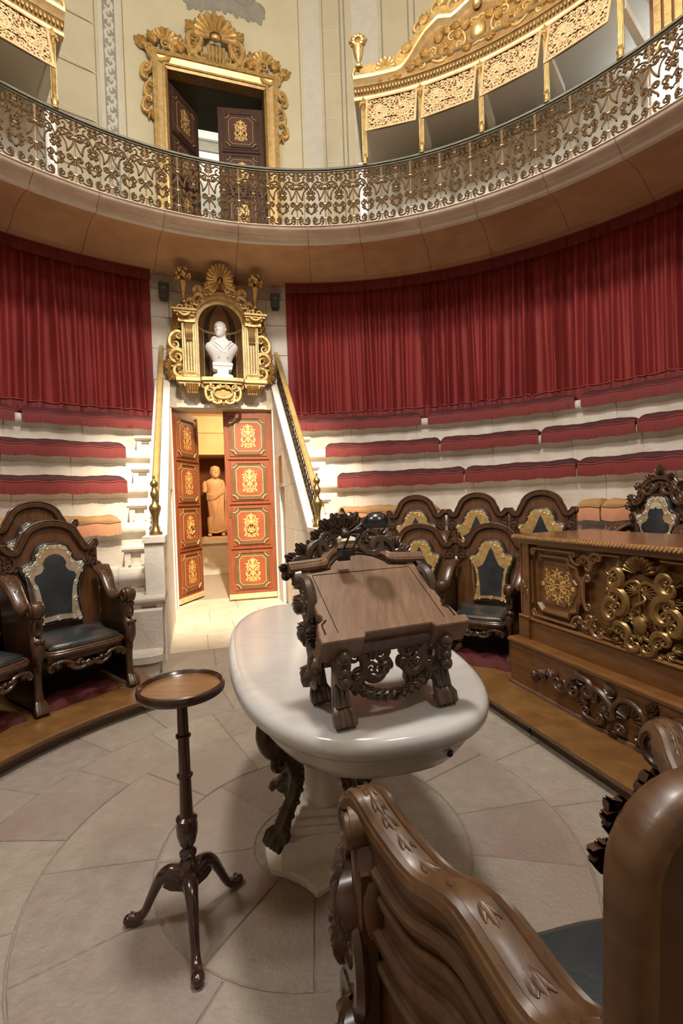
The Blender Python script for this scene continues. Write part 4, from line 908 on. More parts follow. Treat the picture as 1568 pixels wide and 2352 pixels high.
# ================================================================== door leaves with octagonal panels and gold arabesques
def oct_out(w_, h_, c): return [(-w_ + c, -h_), (w_ - c, -h_), (w_, -h_ + c), (w_, h_ - c), (w_ - c, h_), (-w_ + c, h_), (-w_, h_ - c), (-w_, -h_ + c)]
def arabesque(mb, s=1.0, sy=1.0, t=.0042):
    q = MB()
    def S(p): q.tube(p, [t * s * 1.1, t * s * 1.4, t * s * .8], 4, flat=.35, up=(0, 0, 1), caps=False)
    sc_ = lambda P: [(x * s, y * s * sy, 0) for x, y, *_ in P]
    S(sc_(spiral(.052, -.085, .034, PI, 1.4, 1, .2))); S(sc_(bez((.018, -.085), (.012, -.13), (.05, -.14), (.0, -.15), 8)))
    S(sc_(spiral(.060, .010, .030, -PI * .8, 1.3, -1, .2))); S(sc_(bez((.036, -.008), (.01, -.03), (.02, -.06), (0, -.075), 8)))
    S(sc_(spiral(.050, .082, .026, -PI * .6, 1.2, 1, .2))); S(sc_(bez((.042, .057), (.02, .04), (.01, .03), (0, .01), 6)))
    S(sc_(bez((.004, .03), (.03, .06), (.0, .10), (.022, .125), 8))); S(sc_(spiral(.030, .135, .016, -PI * .5, 1.0, -1, .25)))
    S(sc_(spiral(.078, -.035, .016, PI * .5, 1.0, -1, .25))); S(sc_(spiral(.080, -.125, .014, PI * .5, 1.0, -1, .25))); S(sc_(spiral(.082, .05, .013, PI * .5, 1.0, 1, .25)))
    for x, y, an in ((.02, .0, .6), (.02, .045, 1.0), (.015, -.04, -.5), (.03, -.125, -.9), (.05, .11, 1.2), (.075, -.07, .8), (.07, .085, .2)):
        a = an; q.leaf((x * s, y * s * sy, 0), ((x + .032 * math.cos(a)) * s, (y + .032 * math.sin(a)) * s * sy, 0), .008 * s, .002)
    q.mirror(0); q.tube([(0, -.15 * s * sy, 0), (0, .15 * s * sy, 0)], t * s, 4, flat=.35, up=(0, 0, 1)); q.leaf((0, .10 * s * sy, 0), (0, .17 * s * sy, 0), .014 * s, .003)
    q.ball((0, -.02 * s, 0), (.016 * s, .02 * s, .003)); q.ball((0, .06 * s, 0), (.011 * s, .016 * s, .003))
    return mb.join(q)
def door_leaf(root, wd, hg, npan, mats, f, handle=None, keyhole=False):
    """leaf in local coords: x 0..wd from hinge side, y up, front +h"""
    wood, olive, panel, line, gold = mats
    mb = MB(); mb.bbox(0, wd, 0, hg, -.05, 0, .004, f=f); leaf = mb.build('door_leaf', M[wood], root, smooth=False)
    for q in (.016, .036): 
        mb = MB(); mb.box(q, q + .010, .03, hg - .03, 0, .007, f=f); mb.box(wd - q - .010, wd - q, .03, hg - .03, 0, .007, f=f); mb.build('stile_moulding', M[wood], leaf, smooth=False)
    y0 = .10; ph = (hg - .13) / npan; hw = (wd - .15) / 2; cx = wd / 2; hh = ph / 2 - .035
    for i in range(npan):
        cy = y0 + ph * (i + .5) - .01
        g = lambda p, cy=cy: f((cx + p[0], cy + p[1], p[2]))
        def ring(o0, o1, h0, h1, h2, m, nm, par):
            n = len(o0); rows = [[(x, y, 0) for x, y in o0], [(x, y, h0) for x, y in o0], [(x, y, h1) for x, y in inset(o0, .45 * (o0[1][1] * 0 + .01))], [(x, y, h2) for x, y in o1]]
            return MB().grid([[g(p) for p in r_] for r_ in rows], cv=True).build(nm, M[m], par, smooth=False)
        out = oct_out(hw, hh, .001); outer = oct_out(hw - .0, hh, .001)
        mb = MB(); mb.bbox(-hw, hw, -hh, hh, 0, .012, .006, f=g); pn = mb.build('panel', M[wood], leaf, smooth=False)
        o0 = oct_out(hw - .022, hh - .022, .055); o1 = oct_out(hw - .034, hh - .034, .052)
        n = 8; mb = MB().grid([[g((x, y, h)) for x, y in o] for o, h in ((o0, .012), (inset(o0, .003), .026), (inset(o0, .010), .026), (o1, .014))], cv=True); mb.build('moulding', M[wood], pn, smooth=False)
        for sx in (-1, 1):
            for sy in (-1, 1):                               # rounded spandrels in the corners
                mb = MB(); path = [(sx * (hw - .018 - .075 * math.cos(q * PI / 8)), sy * (hh - .018 - .075 * math.sin(q * PI / 8)), .016) for q in range(5)]; mb.tube([g(p) for p in path], .006, 5); mb.build('spandrel', M[line if line != 'gold_line' else 'gold_soft'], pn)
        mb = MB(); mb.prism(o1, .011, .015, f=g); mb.build('border', M[olive], pn, smooth=False)
        o2 = oct_out(hw - .075, hh - .075, .05); mb = MB(); mb.prism(o2, .014, .017, f=g); mb.build('line', M[line], pn, smooth=False)
        o3 = oct_out(hw - .081, hh - .081, .047); mb = MB(); mb.prism(o3, .016, .0185, f=g); mb.build('field', M[panel], pn, smooth=False)
        mb = MB(); s = min((hw - .11) / .095, (hh - .11) / .165); arabesque(mb, s, min(1.15, (hh - .11) / .165 / s)); mb.map(lambda p: g((p.x, p.y, p.z + .0195))); mb.build('arabesque', M[gold], pn)
        if i: 
            yy = y0 + ph * i - .01; mb = MB(); mb.box(.05, wd - .05, yy - .012, yy + .012, 0, .016, f=f); mb.box(.05, wd - .05, yy - .004, yy + .004, .016, .022, f=f); mb.build('rail_moulding', M[wood], leaf, smooth=False)
        if handle == i:
            mb = MB(); ry = .016; mb.ball((0, .035, .03), (.022, .022, .014)); mb.tube(spiral(0, -.03, .062, PI * .95, 1.1, 1, 1.0, 20), .0085, 6)
            for s_ in (-1, 1): mb.tube([(s_ * .06, -.01, 0), (s_ * .02, .03, .0)], .007, 5); mb.ball((s_ * .045, -.07, 0), .013, 6, 4)
            mb.ball((0, -.09, 0), .017, 6, 4); mb.map(lambda p: g((p.x, p.y, p.z + .035))); mb.build('ring_handle', M['brass_bright'], pn)
    mb = MB(); mb.bbox(0.0, wd, .0, .075, 0, .014, .006, f=f); mb.build('kick_rail', M['gold_soft'] if wood == 'door_red' else M[wood], leaf, smooth=False)
    if keyhole:
        mb = MB(); mb.prism(oct_out(.012, .045, .008), 0, .008, f=lambda p: f((wd - .055 + p[0], 1.22 + p[1], p[2]))); mb.build('keyhole_plate', M['brass'], leaf, smooth=False)
    return leaf
def leaf_frame(hu, hv, z0, ang, sgn):
    """hinge at (hu,hv); sgn=-1 hinge on the right; ang opens away from the room"""
    a = R(ang)
    X = (EV * (sgn * math.cos(a)) + EU * math.sin(a)).normalized(); N = EZ.cross(X) * (-1 if sgn > 0 else 1)
    N = (-EU * math.cos(a) + EV * sgn * math.sin(a)).normalized(); o = W(hu, hv, z0)
    return lambda p: o + X * p[0] + EZ * p[1] + N * p[2]
RED = ('door_red', 'door_olive', 'door_panel_red', 'gold_line', 'gold_inlay'); DRK = ('door_dark', 'door_dark', 'door_panel_dark', 'door_line_dark', 'gold_inlay')
d1 = struct('door_1', W(5.05, 0)); d1['label'] = 'tall red panelled double door with gold arabesques, one leaf ajar'
door_leaf(d1, .682, 2.70, 4, RED, leaf_frame(5.07, -.682, .02, 60, 1), handle=1)
door_leaf(d1, .682, 2.70, 4, RED, leaf_frame(5.07, .682, .02, 3, -1), handle=1, keyhole=True)
d2 = struct('door_2', W(5.05, UC, 4.6)); d2['label'] = 'dark panelled double door of the gallery in a gilded frame'
door_leaf(d2, .65, 2.62, 4, DRK, leaf_frame(5.10, UC - .652, 4.62, 52, 1))
door_leaf(d2, .65, 2.52, 4, DRK, leaf_frame(5.16, UC + .652, 4.62, 9, -1))

# ---- gilded frame of the upper door
gf = thing('gilded_doorframe', 'gilded carved frame with shell crest around the upper gallery door', 'door frame', loc=W(5.0, UC, 4.6))
F5 = plane(W(4.95, UC, 0), EV, EZ)
mb = MB()
def fram(i0, i1, z1, h0, h1, m, nm):
    mb = MB(); a = [(-i0, 4.6), (-i0, z1 + i0), (i0, z1 + i0), (i0, 4.6)]; b = [(-i1, 4.6), (-i1, z1 + i1), (i1, z1 + i1), (i1, 4.6)]
    mb.grid([[F5((x, y, -.16)) for x, y in a], [F5((x, y, h0)) for x, y in a], [F5((x, y, h1)) for x, y in b], [F5((x, y, -.16)) for x, y in b]]); mb.build(nm, M[m], gf, smooth=False)
zt_ = 7.255 - .645
fram(.645, .675, zt_, .0, .012, 'gold_dark', 'inner_moulding'); fram(.675, .70, zt_, .03, .03, 'gold', 'inner_bead'); fram(.70, .77, zt_, .012, .045, 'gold_pale', 'frame_cove'); fram(.77, .83, zt_, .07, .06, 'gold', 'outer_moulding')
zc_ = 7.255 + .185
mb = MB()
shell(mb, 0, zc_ + .34, .34, 11, -12, 192, .10); mb.ball((0, zc_ + .33, .05), (.07, .05, .05), 10, 6)
for i in range(5): mb.tube([((i - 2) * .05, zc_ + .20, .05), ((i - 2) * .045, zc_ - .02, .06)], [.028, .030, .016], 6)
for s in (-1, 1):
    cscroll(mb, (s * .14, zc_ + .02), (s * .30, zc_ + .36), -s * .13, .06, .045, .018, h=.02); cscroll(mb, (s * .34, zc_ + .06), (s * .20, zc_ + .30), s * .04, .05, .035, .015, h=.03)
    cscroll(mb, (s * .36, zc_ + .0), (s * .60, zc_ + .10), s * .12, .05, .035, .015, h=.02); cscroll(mb, (s * .86, zc_ - .06), (s * .60, zc_ + .16), s * .16, .07, .040, .016, h=.02); cscroll(mb, (s * .92, zc_ - .30), (s * .86, zc_ + .06), s * .07, .05, .034, .014, h=.02)
    shell(mb, s * .66, zc_ + .14, .20, 7, 20 if s > 0 else -10, 190 if s > 0 else 160, .06)
    for x, y, an in ((.22, .12, 1.2), (.46, .06, 1.5), (.52, .14, 2.0), (.78, .12, .9), (.90, .06, .4), (.12, .44, 1.1), (.27, .40, .7)): acanthus(mb, s * x, zc_ + y, an if s > 0 else PI - an, .16, 5, .5, .05)
    for j, (x, y) in enumerate(((.90, -.18), (.87, -.42), (.90, -.62))):
        cscroll(mb, (s * (x - .03), zc_ + y), (s * (x + .03), zc_ + y - .20), s * .06, .035, .026, .010, h=.02); acanthus(mb, s * x, zc_ + y - .1, -.5 if s > 0 else PI + .5, .10, 4, .5, .035)
    acanthus(mb, s * .87, zc_ - .78, -PI / 2, .14, 4, .4, .03)
mb.map(F5); mb.build('crest_carving', M['gold'], gf)
# ================================================================== heads and lofted figures (x right, y up, h out)
def lerp_tab(t, T, V):
    for i in range(len(T) - 1):
        if t <= T[i + 1]:
            q = (t - T[i]) / (T[i + 1] - T[i]); q = q * q * (3 - 2 * q) * .5 + q * .5; return V[i] + (V[i + 1] - V[i]) * q
    return V[-1]
def head_mesh(mb, c, H, yaw=0.0, beard=False, hair=0.0, f=None):
    T = [0, .07, .2, .35, .5, .65, .8, .92, 1]; RX = [.10, .21, .285, .325, .345, .35, .32, .22, .01]; RF = [.18, .33, .365, .37, .375, .385, .34, .24, .01]; RB = [.06, .14, .26, .36, .42, .44, .40, .27, .01]
    nh, na = 30, 36; rows = []; r_ = random.Random(4)
    for i in range(nh + 1):
        t = i / nh; row = []
        for j in range(na):
            a = 2 * PI * j / na                      # 0 = front
            aa = a if a < PI else a - 2 * PI
            ca, sa = math.cos(aa), math.sin(aa)
            rx = lerp_tab(t, T, RX); rh = lerp_tab(t, T, RF) if ca > 0 else lerp_tab(t, T, RB)
            G = lambda a0, wa, t0, wt: math.exp(-((abs(aa) - a0) / wa) ** 2 - ((t - t0) / wt) ** 2)
            d = .115 * G(0, .17, .40, .055) + .07 * G(0, .13, .48, .07) - .05 * G(.42, .17, .545, .04) + .04 * G(.40, .28, .61, .03) + .03 * G(0, .3, .60, .04) - .03 * G(0, .35, .245, .014) + .03 * G(0, .28, .28, .022) + .03 * G(0, .26, .215, .02) + .04 * G(0, .32, .08, .06) + .02 * G(.8, .25, .42, .07) + .02 * G(.42, .10, .545, .018)
            if beard: d += .07 * (1 if t < .26 else max(0, 1 - (t - .26) / .08)) * math.exp(-(aa / 1.1) ** 2) * (1 + .4 * math.sin(aa * 9 + t * 40))
            if hair and (t > .70 or abs(aa) > 1.25): d += hair * (1 + .5 * math.sin(aa * 7 + t * 30)) * (1 if t > .3 else .4)
            x = (rx + d * abs(sa)) * sa; h = (rh + d * abs(ca)) * ca; q = math.cos(yaw), math.sin(yaw)
            row.append(Vector((c[0] + H * (x * q[0] + h * q[1]), c[1] + H * t, c[2] + H * (h * q[0] - x * q[1]))))
        rows.append(row)
    b = len(mb.v); mb.grid(rows, cv=True); mb.f += [[b + j for j in range(na)]]; mb.k += [0]
    for s in (-1, 1):
        x, h = s * .355, -.02; q = math.cos(yaw), math.sin(yaw); mb.ball((c[0] + H * (x * q[0] + h * q[1]), c[1] + H * .47, c[2] + H * (h * q[0] - x * q[1])), (H * .05, H * .105, H * .07), 8, 6)
    return mb
def loft(mb, secs, n=24, pw=1.0, wob=None):
    """sections (y, cx, ch, rx, rfront, rback)"""
    rows = []
    for y, cx, ch, rx, rf, rb in secs:
        row = []
        for j in range(n):
            a = 2 * PI * j / n; c, s_ = math.cos(a), math.sin(a); sg = lambda v: math.copysign(abs(v) ** pw, v)
            w_ = wob(a, y) if wob else 0
            row.append(Vector((cx + (rx + w_) * sg(s_), y, ch + ((rf if c > 0 else rb) + w_) * sg(c))))
        rows.append(row)
    b = len(mb.v); mb.grid(rows, cv=True); mb.f += [[b + j for j in range(n)], [b + (len(secs) - 1) * n + j for j in reversed(range(n))]]; mb.k += [0, 0]
    return mb

# ================================================================== gilded niche above the door
NU = 4.84; FN = plane(W(NU, 0, 0), EV, EZ)
nt_ = thing('gilded_niche', 'gilded carved niche with shell crest mounted above the red door', 'niche', loc=W(NU, 0, 3.05))
ZS, RO = 3.845, .292                               # springing of the arch and its radius
mb = MB(); rows = []
for i in range(19):                                # recess: half cylinder with a half dome, banded
    th = PI * i / 18; rows.append([FN((-RO * math.cos(th), y, -.06 - RO * 1.05 * math.sin(th))) for y in (3.10, 3.4, ZS)] + [FN((-RO * math.cos(th) * math.cos(p), ZS + RO * math.sin(p), -.06 - RO * 1.05 * math.sin(th) * math.cos(p))) for p in (.3, .6, .9, 1.2, 1.45)])
mb.grid(rows); mb.k = [1 if (q // 7) in (4, 5, 12, 13) else 0 for q in range(len(mb.f))]; mb.build('recess', [M['niche_tile'], M['niche_dark']], nt_)
mb = MB(); mb.grid([[FN((-(RO + .0) * math.cos(PI * i / 18), ZS + y, -.06 - (RO - .012) * 1.05 * math.sin(PI * i / 18))) for y in (-.02, .012)] for i in range(19)])
for th in (4, 6, 12, 14): mb.tube([FN((-(RO - .004) * math.cos(PI * th / 18), y, -.06 - (RO - .004) * 1.05 * math.sin(PI * th / 18))) for y in (3.10, ZS)], .004, 4)
mb.build('recess_line', M['gold_soft'], nt_)
mb = MB(); n = 24                                  # back plate that closes the frame against the wall
out_i = [(-RO, 3.10)] + [(-RO * math.cos(PI * i / n), ZS + RO * math.sin(PI * i / n)) for i in range(n + 1)] + [(RO, 3.10)]
def arch(r, yb): return [(-r, yb)] + [(-r * math.cos(PI * i / n), ZS + r * math.sin(PI * i / n)) for i in range(n + 1)] + [(r, yb)]
def arch_ring(r0, r1, h0, h1, m, nm, yb=ZS - .0, hb=-.22):
    a, b = arch(r0, yb), arch(r1, yb)
    mb = MB().grid([[FN((x, y, hb)) for x, y in a], [FN((x, y, h0)) for x, y in a], [FN((x, y, h1)) for x, y in b], [FN((x, y, hb)) for x, y in b]]); return mb.build(nm, M[m], nt_, ang=30)
arch_ring(RO, .345, -.04, -.03, 'gold_pale', 'archivolt', 3.10); arch_ring(.34, .375, .02, .03, 'gold_pale', 'archivolt_fascia'); arch_ring(.375, .405, .045, .06, 'gold', 'archivolt_bead'); arch_ring(.405, .43, .085, .075, 'gold', 'archivolt_lip')
mb = MB()
for i in range(30): a = PI * (i + .5) / 30; mb.box(-.007, .007, -.012, .012, .03, .058, f=lambda p, a=a: FN((.388 * math.cos(a) - p[0] * math.sin(a) + p[1] * math.cos(a), ZS + .388 * math.sin(a) + p[0] * math.cos(a) + p[1] * math.sin(a), p[2])))
mb.build('arch_dentils', M['gold'], nt_, smooth=False, kind='stuff')
for s in (-1, 1):
    g = lambda p, s=s: FN((s * .415 + p[0], p[1], p[2]))
    mb = MB(); mb.bbox(-.095, .095, 3.14, ZS, -.22, .0, .004, f=g); mb.bbox(-.075, .075, 3.17, ZS - .02, 0, .022, .008, f=g); mb.build('pilaster', M['gold_pale'], nt_, smooth=False)
    for x in (-.035, 0, .035): mb = MB(); mb.tube([g((x, 3.20, .022)), g((x, 3.62, .022))], .011, 6); mb.build('flute', M['gold_pale'], nt_)
    mb = MB(); mb.bbox(-.10, .10, 3.10, 3.15, -.22, .045, .01, f=g); mb.bbox(-.085, .085, 3.15, 3.17, -.30, .03, .006, f=g); mb.build('pilaster_base', M['gold'], nt_, smooth=False)
    mb = MB()                                      # fluted console under the entablature
    for x in (-.036, -.012, .012, .036): mb.tube(smooth_path([(x, 3.62, .02), (x, 3.68, .05), (x, 3.75, .055), (x, 3.83, .075)], 3), .014, 6)
    for i in range(4): mb.ball((-.036 + .024 * i, 3.605, .04), (.014, .02, .02), 6, 4)
    mb.box(-.055, .055, 3.815, 3.84, 0, .10); mb.map(g); mb.build('console', M['gold'], nt_)
    mb = MB(); x0, x1 = (.30, .56); 
    for (a, b, y0, y1, h) in ((.33, .55, ZS, ZS + .055, .03), (.335, .555, ZS + .055, ZS + .095, .055), (.32, .60, ZS + .095, ZS + .12, .10), (.31, .62, ZS + .12, ZS + .145, .125)): mb.box(min(s * a, s * b), max(s * a, s * b), y0, y1, -.22, h, f=FN)
    mb.build('entablature', M['gold'], nt_, smooth=False)
    mb = MB()
    for i in range(10): x = s * (.345 + .023 * i); mb.box(x - .007, x + .007, ZS + .06, ZS + .09, .055, .08, f=FN)
    mb.build('dentils', M['gold_pale'], nt_, smooth=False, kind='stuff')
    # volutes and foliage down the sides
    mb = MB()
    q = lambda x, y: (s * x, y)
    cscroll(mb, q(.60, 3.50), q(.52, 3.13), -s * .12, .10, .045, .02, turns=1.3, h=.02); cscroll(mb, q(.66, 3.36), q(.56, 3.12), -s * .09, .05, .035, .015, h=.0)
    cscroll(mb, q(.53, 3.74), q(.62, 3.52), s * .09, .055, .032, .013, h=.02); cscroll(mb, q(.54, 3.86), q(.52, 3.68), -s * .05, .035, .024, .010, h=.02)
    for x, y, an, L in ((.60, 3.20, -.9, .15), (.66, 3.30, .3, .12), (.55, 3.12, -1.9, .12), (.62, 3.56, .9, .12), (.57, 3.66, 2.2, .12), (.55, 3.82, 1.3, .15), (.56, 3.48, -.6, .12), (.65, 3.20, -.3, .10)): acanthus(mb, s * x, y, an if s > 0 else PI - an, L, 5, .5, .035)
    for x, y, an, L in ((.60, 3.40, .4, .11), (.68, 3.24, .8, .11), (.66, 3.42, 1.3, .10), (.56, 3.30, -1.6, .10), (.63, 3.62, 1.8, .10), (.57, 3.74, .9, .10)): acanthus(mb, s * x, y, an if s > 0 else PI - an, L, 6, .6, .045)
    mb.ball((s * .575, 3.355, .03), (.035, .035, .03)); mb.map(lambda p: FN((p.x, p.y, p.z - .10))); mb.build('side_volute', M['gold'], nt_)
LEAN = lambda p: FN((p.x, p.y, p.z + .075 + max(0, p.y - 4.08) * .55))
mb = MB()
shell(mb, 0, 4.335, .185, 15, -35, 215, .035, base=.22); mb.ball((0, 4.335, .0), (.02, .03, .02))
for s in (-1, 1):
    cscroll(mb, (s * .055, 4.25), (s * .13, 4.30), -s * .05, .03, .016, .007, h=.01); cscroll(mb, (s * .10, 4.22), (s * .20, 4.20), s * .05, .03, .017, .008, h=.01); cscroll(mb, (s * .22, 4.16), (s * .33, 4.06), s * .07, .035, .02, .009, h=.01); cscroll(mb, (s * .34, 4.12), (s * .40, 3.98), s * .07, .04, .02, .009, h=.01)
    shell(mb, s * .285, 4.205, .075, 7, -10, 190, .02)
    for x, y, an in ((.05, 4.26, 1.8), (.15, 4.26, .8), (.20, 4.20, 1.4), (.29, 4.16, .9), (.36, 4.10, .9), (.25, 4.14, 2.2)): acanthus(mb, s * x, y, an if s > 0 else PI - an, .08, 4, .5, .02)
    cscroll(mb, (s * .38, 4.00), (s * .55, 4.00), -s * .09, .04, .02, .009, h=.02); acanthus(mb, s * .57, 4.0, .8 if s > 0 else PI - .8, .08, 4, .5, .02); acanthus(mb, s * .46, 4.02, PI / 2, .07, 3, .5, .02)
mb.map(LEAN); mb.build('crest_carving', M['gold'], nt_)
for s in (-1, 1):
    mb = MB(); mb.lathe([(.045, 0), (.05, .02), (.022, .05), (.018, .08), (.035, .13), (.05, .19), (.056, .23), (.045, .245)], 14, f=lambda p: Vector((s * .465 + p.x, 4.06 + p.z, p.y)))
    r_ = random.Random(5)
    for i in range(46): a = r_.uniform(0, 2 * PI); rr = r_.uniform(0, .095); mb.ball((s * .465 + rr * math.cos(a), 4.36 + rr * .75 * math.sin(a), r_.uniform(-.03, .05)), r_.uniform(.014, .024), 6, 4)
    for i in range(7): an = -.4 + 3.9 * i / 6; acanthus(mb, s * .465 + .05 * math.cos(an), 4.35 + .05 * math.sin(an), an, .055, 3, .5, .02)
    mb.map(lambda p: LEAN((Vector((p.x, p.y, p.z))))); mb.build('flower_urn', M['gold'], nt_)
mb = MB()                                           # shelf
sh_o = [(-.60, .065), (-.60, -.22), (.60, -.22), (.60, .065), (.30, .065), (.27, .11), (.12, .135), (-.12, .135), (-.27, .11), (-.30, .065)]
mb.prism([(x, h) for x, h in sh_o], 3.055, 3.10, f=lambda p: FN((p[0], p[2], p[1]))); mb.prism(inset(sh_o, .03), 3.02, 3.055, f=lambda p: FN((p[0], p[2], p[1]))); mb.build('shelf', M['gold_pale'], nt_, smooth=False)
mb = MB(); mb.prism(inset(sh_o, .015), 3.098, 3.104, f=lambda p: FN((p[0], p[2], p[1]))); mb.build('shelf_top', M['stone_light'], nt_, smooth=False)
for s in (-1, 1):
    mb = MB()
    for i in range(5): mb.tube(smooth_path([((i - 2) * .035, 3.02, .06), ((i - 2) * .033, 2.98, .04), ((i - 2) * .028, 2.93, -.02)], 3), .018, 6); mb.ball(((i - 2) * .028, 2.915, -.02), .017, 6, 4)
    mb.box(-.10, .10, 2.985, 3.025, -.22, .05); mb.map(lambda p: FN((s * .40 + p.x, p.y, p.z))); mb.build('corbel', M['gold'], nt_)
mb = MB()
o = [(.125 * math.cos(2 * PI * i / 28), 2.905 + .078 * math.sin(2 * PI * i / 28)) for i in range(28)]
mb.prism([(x * 1.35, (y - 2.905) * 1.4 + 2.905) for x, y in o], -.30, .01); mb.tube([(x, y, .03) for x, y in o], .018, 8, closed=True, up=(0, 0, 1))
for s in (-1, 1):
    cscroll(mb, (s * .03, 2.985), (s * .17, 2.985), s * .06, .03, .02, .009, h=.04); cscroll(mb, (s * .19, 2.99), (s * .17, 2.80), s * .05, .035, .022, .010, h=.02); cscroll(mb, (s * .14, 2.80), (s * .03, 2.79), s * .03, .025, .017, .008, h=.02); cscroll(mb, (s * .19, 3.0), (s * .27, 2.99), s * .03, .03, .016, .008, h=.0)
    acanthus(mb, s * .12, 2.99, 1.0 if s > 0 else PI - 1.0, .07, 4, .5, .02)
acanthus(mb, 0, 2.80, -PI / 2, .07, 5, .5, .02); mb.map(lambda p: FN((p.x, p.y, p.z + .04))); ct = mb.build('cartouche', M['gold'], nt_)
mb = MB(); mb.prism([(x * .98, (y - 2.905) * .98 + 2.905) for x, y in o], .0, .055, f=FN, bev=.015); mb.build('oval_boss', M['gold_dark'], ct)

# ---- the marble bust
bs = thing('marble_bust', 'white marble bust of a draped bald man on a socle inside the gilded niche', 'bust', loc=W(4.93, 0, 3.104))
FB = plane(W(4.93, .01, 0), EV, EZ)
mb = MB()
loft(mb, [(3.315, 0, 0, .115, .085, .085), (3.35, 0, 0, .125, .095, .09), (3.42, 0, 0, .15, .115, .10), (3.48, 0, 0, .185, .125, .105), (3.53, 0, .0, .215, .12, .105), (3.57, 0, 0, .222, .11, .10), (3.605, 0, 0, .205, .10, .09), (3.635, 0, .0, .15, .09, .08), (3.66, 0, .0, .095, .075, .07), (3.69, .0, .005, .066, .06, .06), (3.74, .0, .015, .062, .055, .06), (3.78, 0, .02, .06, .05, .06)], 28, .85)
head_mesh(mb, (-.012, 3.685, .035), .225, yaw=-.5)
for x0, y0, x1, y1 in ((-.12, 3.63, .02, 3.50), (.13, 3.63, .02, 3.50), (-.14, 3.60, .0, 3.46), (.15, 3.60, .03, 3.46), (-.03, 3.58, -.05, 3.40), (.06, 3.56, .07, 3.40)): mb.tube(smooth_path([(x0, y0, .075), ((x0 + x1) / 2, (y0 + y1) / 2 + .01, .112), (x1, y1, .122)], 4), [.012, .018, .010], 6)
mb.tube(smooth_path([(-.15, 3.60, -.02), (-.10, 3.675, .01), (-.055, 3.665, .05)], 4), [.02, .035, .02], 7)
mb.map(FB); mb.build('figure', M['bust'], bs)
mb = MB(); bx_ = lambda a, y0, y1, d: mb.box(-a, a, y0, y1, -d, d, f=FB)
mb.bbox(-.135, .135, -.10, .10, 3.29, 3.335, .01, f=lambda p: FB((p[0], p[2], p[1]))); mb.prism([(x, y) for x, y in ((-.13, 3.29), (-.125, 3.25), (-.075, 3.235), (-.072, 3.19), (-.09, 3.175), (-.125, 3.165), (-.135, 3.145), (-.135, 3.104), (.135, 3.104), (.135, 3.145), (.125, 3.165), (.09, 3.175), (.072, 3.19), (.075, 3.235), (.125, 3.25), (.13, 3.29))], -.09, .09, f=FB)
mb.build('socle', M['bust'], bs, smooth=False)

# ---- loudspeakers
for v, lb in ((-.715, 'small grey loudspeaker on the wall left of the gilded niche'), (.78, 'small grey loudspeaker on the wall right of the gilded niche')):
    t = thing('loudspeaker', lb, 'speaker', loc=W(4.93, v, 4.27), group='wall loudspeakers'); fs = plane(W(4.93, v, 4.27), (EV - EU * (.18 if v > 0 else -.12)), EZ - EU * .02)
    mb = MB(); mb.prism([(-.058, -.085), (.058, -.085), (.064, .11), (-.064, .11)], -.05, .03, f=fs, bev=.012); mb.build('cabinet', M['speaker_grey'], t, smooth=False)
    mb = MB(); mb.prism([(-.05, -.075), (.05, -.075), (.055, .098), (-.055, .098)], .028, .035, f=fs, bev=.004); mb.build('grille', M['speaker_grey'], t, smooth=False)
    mb = MB(); mb.box(-.045, .045, -.115, -.085, -.05, .01, f=fs); mb.build('foot', M['black'], t, smooth=False)
    mb = MB(); mb.box(-.02, .02, -.02, .04, -.13, -.05, f=fs); mb.build('bracket', M['black'], t, smooth=False)
    mb = MB()
    for i, x in enumerate((-.016, 0, .016)):
        mb.box(x - .005, x - .002, .028, .042, .035, .0365, f=fs); mb.box(x - .005, x + .005, .028 + .011 * (i == 1), .031 + .011 * (i == 1), .035, .0365, f=fs); mb.box(x + .001, x + .004, .033, .042 if i == 0 else .036, .035, .0365, f=fs)
    mb.build('badge', M['print_white'], t, smooth=False)

# ---- statue in the corridor
SU = 8.33; FS = plane(W(SU, -.02, .74), EV, EZ)
pd = thing('statue_pedestal', 'plain stone pedestal under the draped statue seen through the door', 'pedestal', loc=W(SU, .05, 0))
mb = MB(); mb.box(8.08, 8.7, -.46, .42, 0, .63, f=lambda p: W(*p)); mb.build('die', M['stone'], pd, smooth=False)
mb = MB(); mb.box(8.05, 8.72, -.48, .44, .63, .74, f=lambda p: W(*p)); mb.build('cap', M['stone_light'], pd, smooth=False)
mb = MB(); mb.box(8.04, 8.72, -.48, .44, 0, .08, f=lambda p: W(*p)); mb.build('plinth', M['stone'], pd, smooth=False)
stt = thing('draped_statue', 'terracotta toned statue of a bearded man in a draped robe behind the door', 'statue', loc=W(SU, -.02, .74))
mb = MB(); wob = lambda a, y: .010 * math.sin(a * 7 + y * 5) * (1 if y < .85 else 0)
loft(mb, [(.10, .03, 0, .19, .12, .10), (.25, .025, 0, .18, .12, .11), (.45, .015, .01, .165, .13, .12), (.65, .0, .02, .165, .14, .12), (.80, -.005, .01, .165, .135, .12), (.90, -.005, 0, .155, .12, .11), (1.0, -.01, 0, .155, .115, .11), (1.09, -.01, 0, .175, .12, .11), (1.15, -.01, 0, .185, .11, .10), (1.19, -.005, 0, .15, .085, .08), (1.215, .0, 0, .08, .065, .06), (1.24, .005, .01, .06, .055, .055), (1.30, .01, .015, .055, .05, .055)], 32, .9, wob)
head_mesh(mb, (.01, 1.215, .025), .265, yaw=.12, beard=True, hair=.035)
mb.tube(smooth_path([(-.165, 1.15, .0), (-.20, 1.08, .0), (-.205, .99, .01), (-.215, .93, .02)], 4), [.058, .062, .055, .045], 10)
mb.tube([(-.115, .42, .06), (-.125, .30, .06), (-.125, .18, .05), (-.13, .07, .05)], [.065, .06, .05, .038], 10)
for x in (-.14, .13): mb.ball((x, .055, .09), (.045, .04, .10), 10, 6)
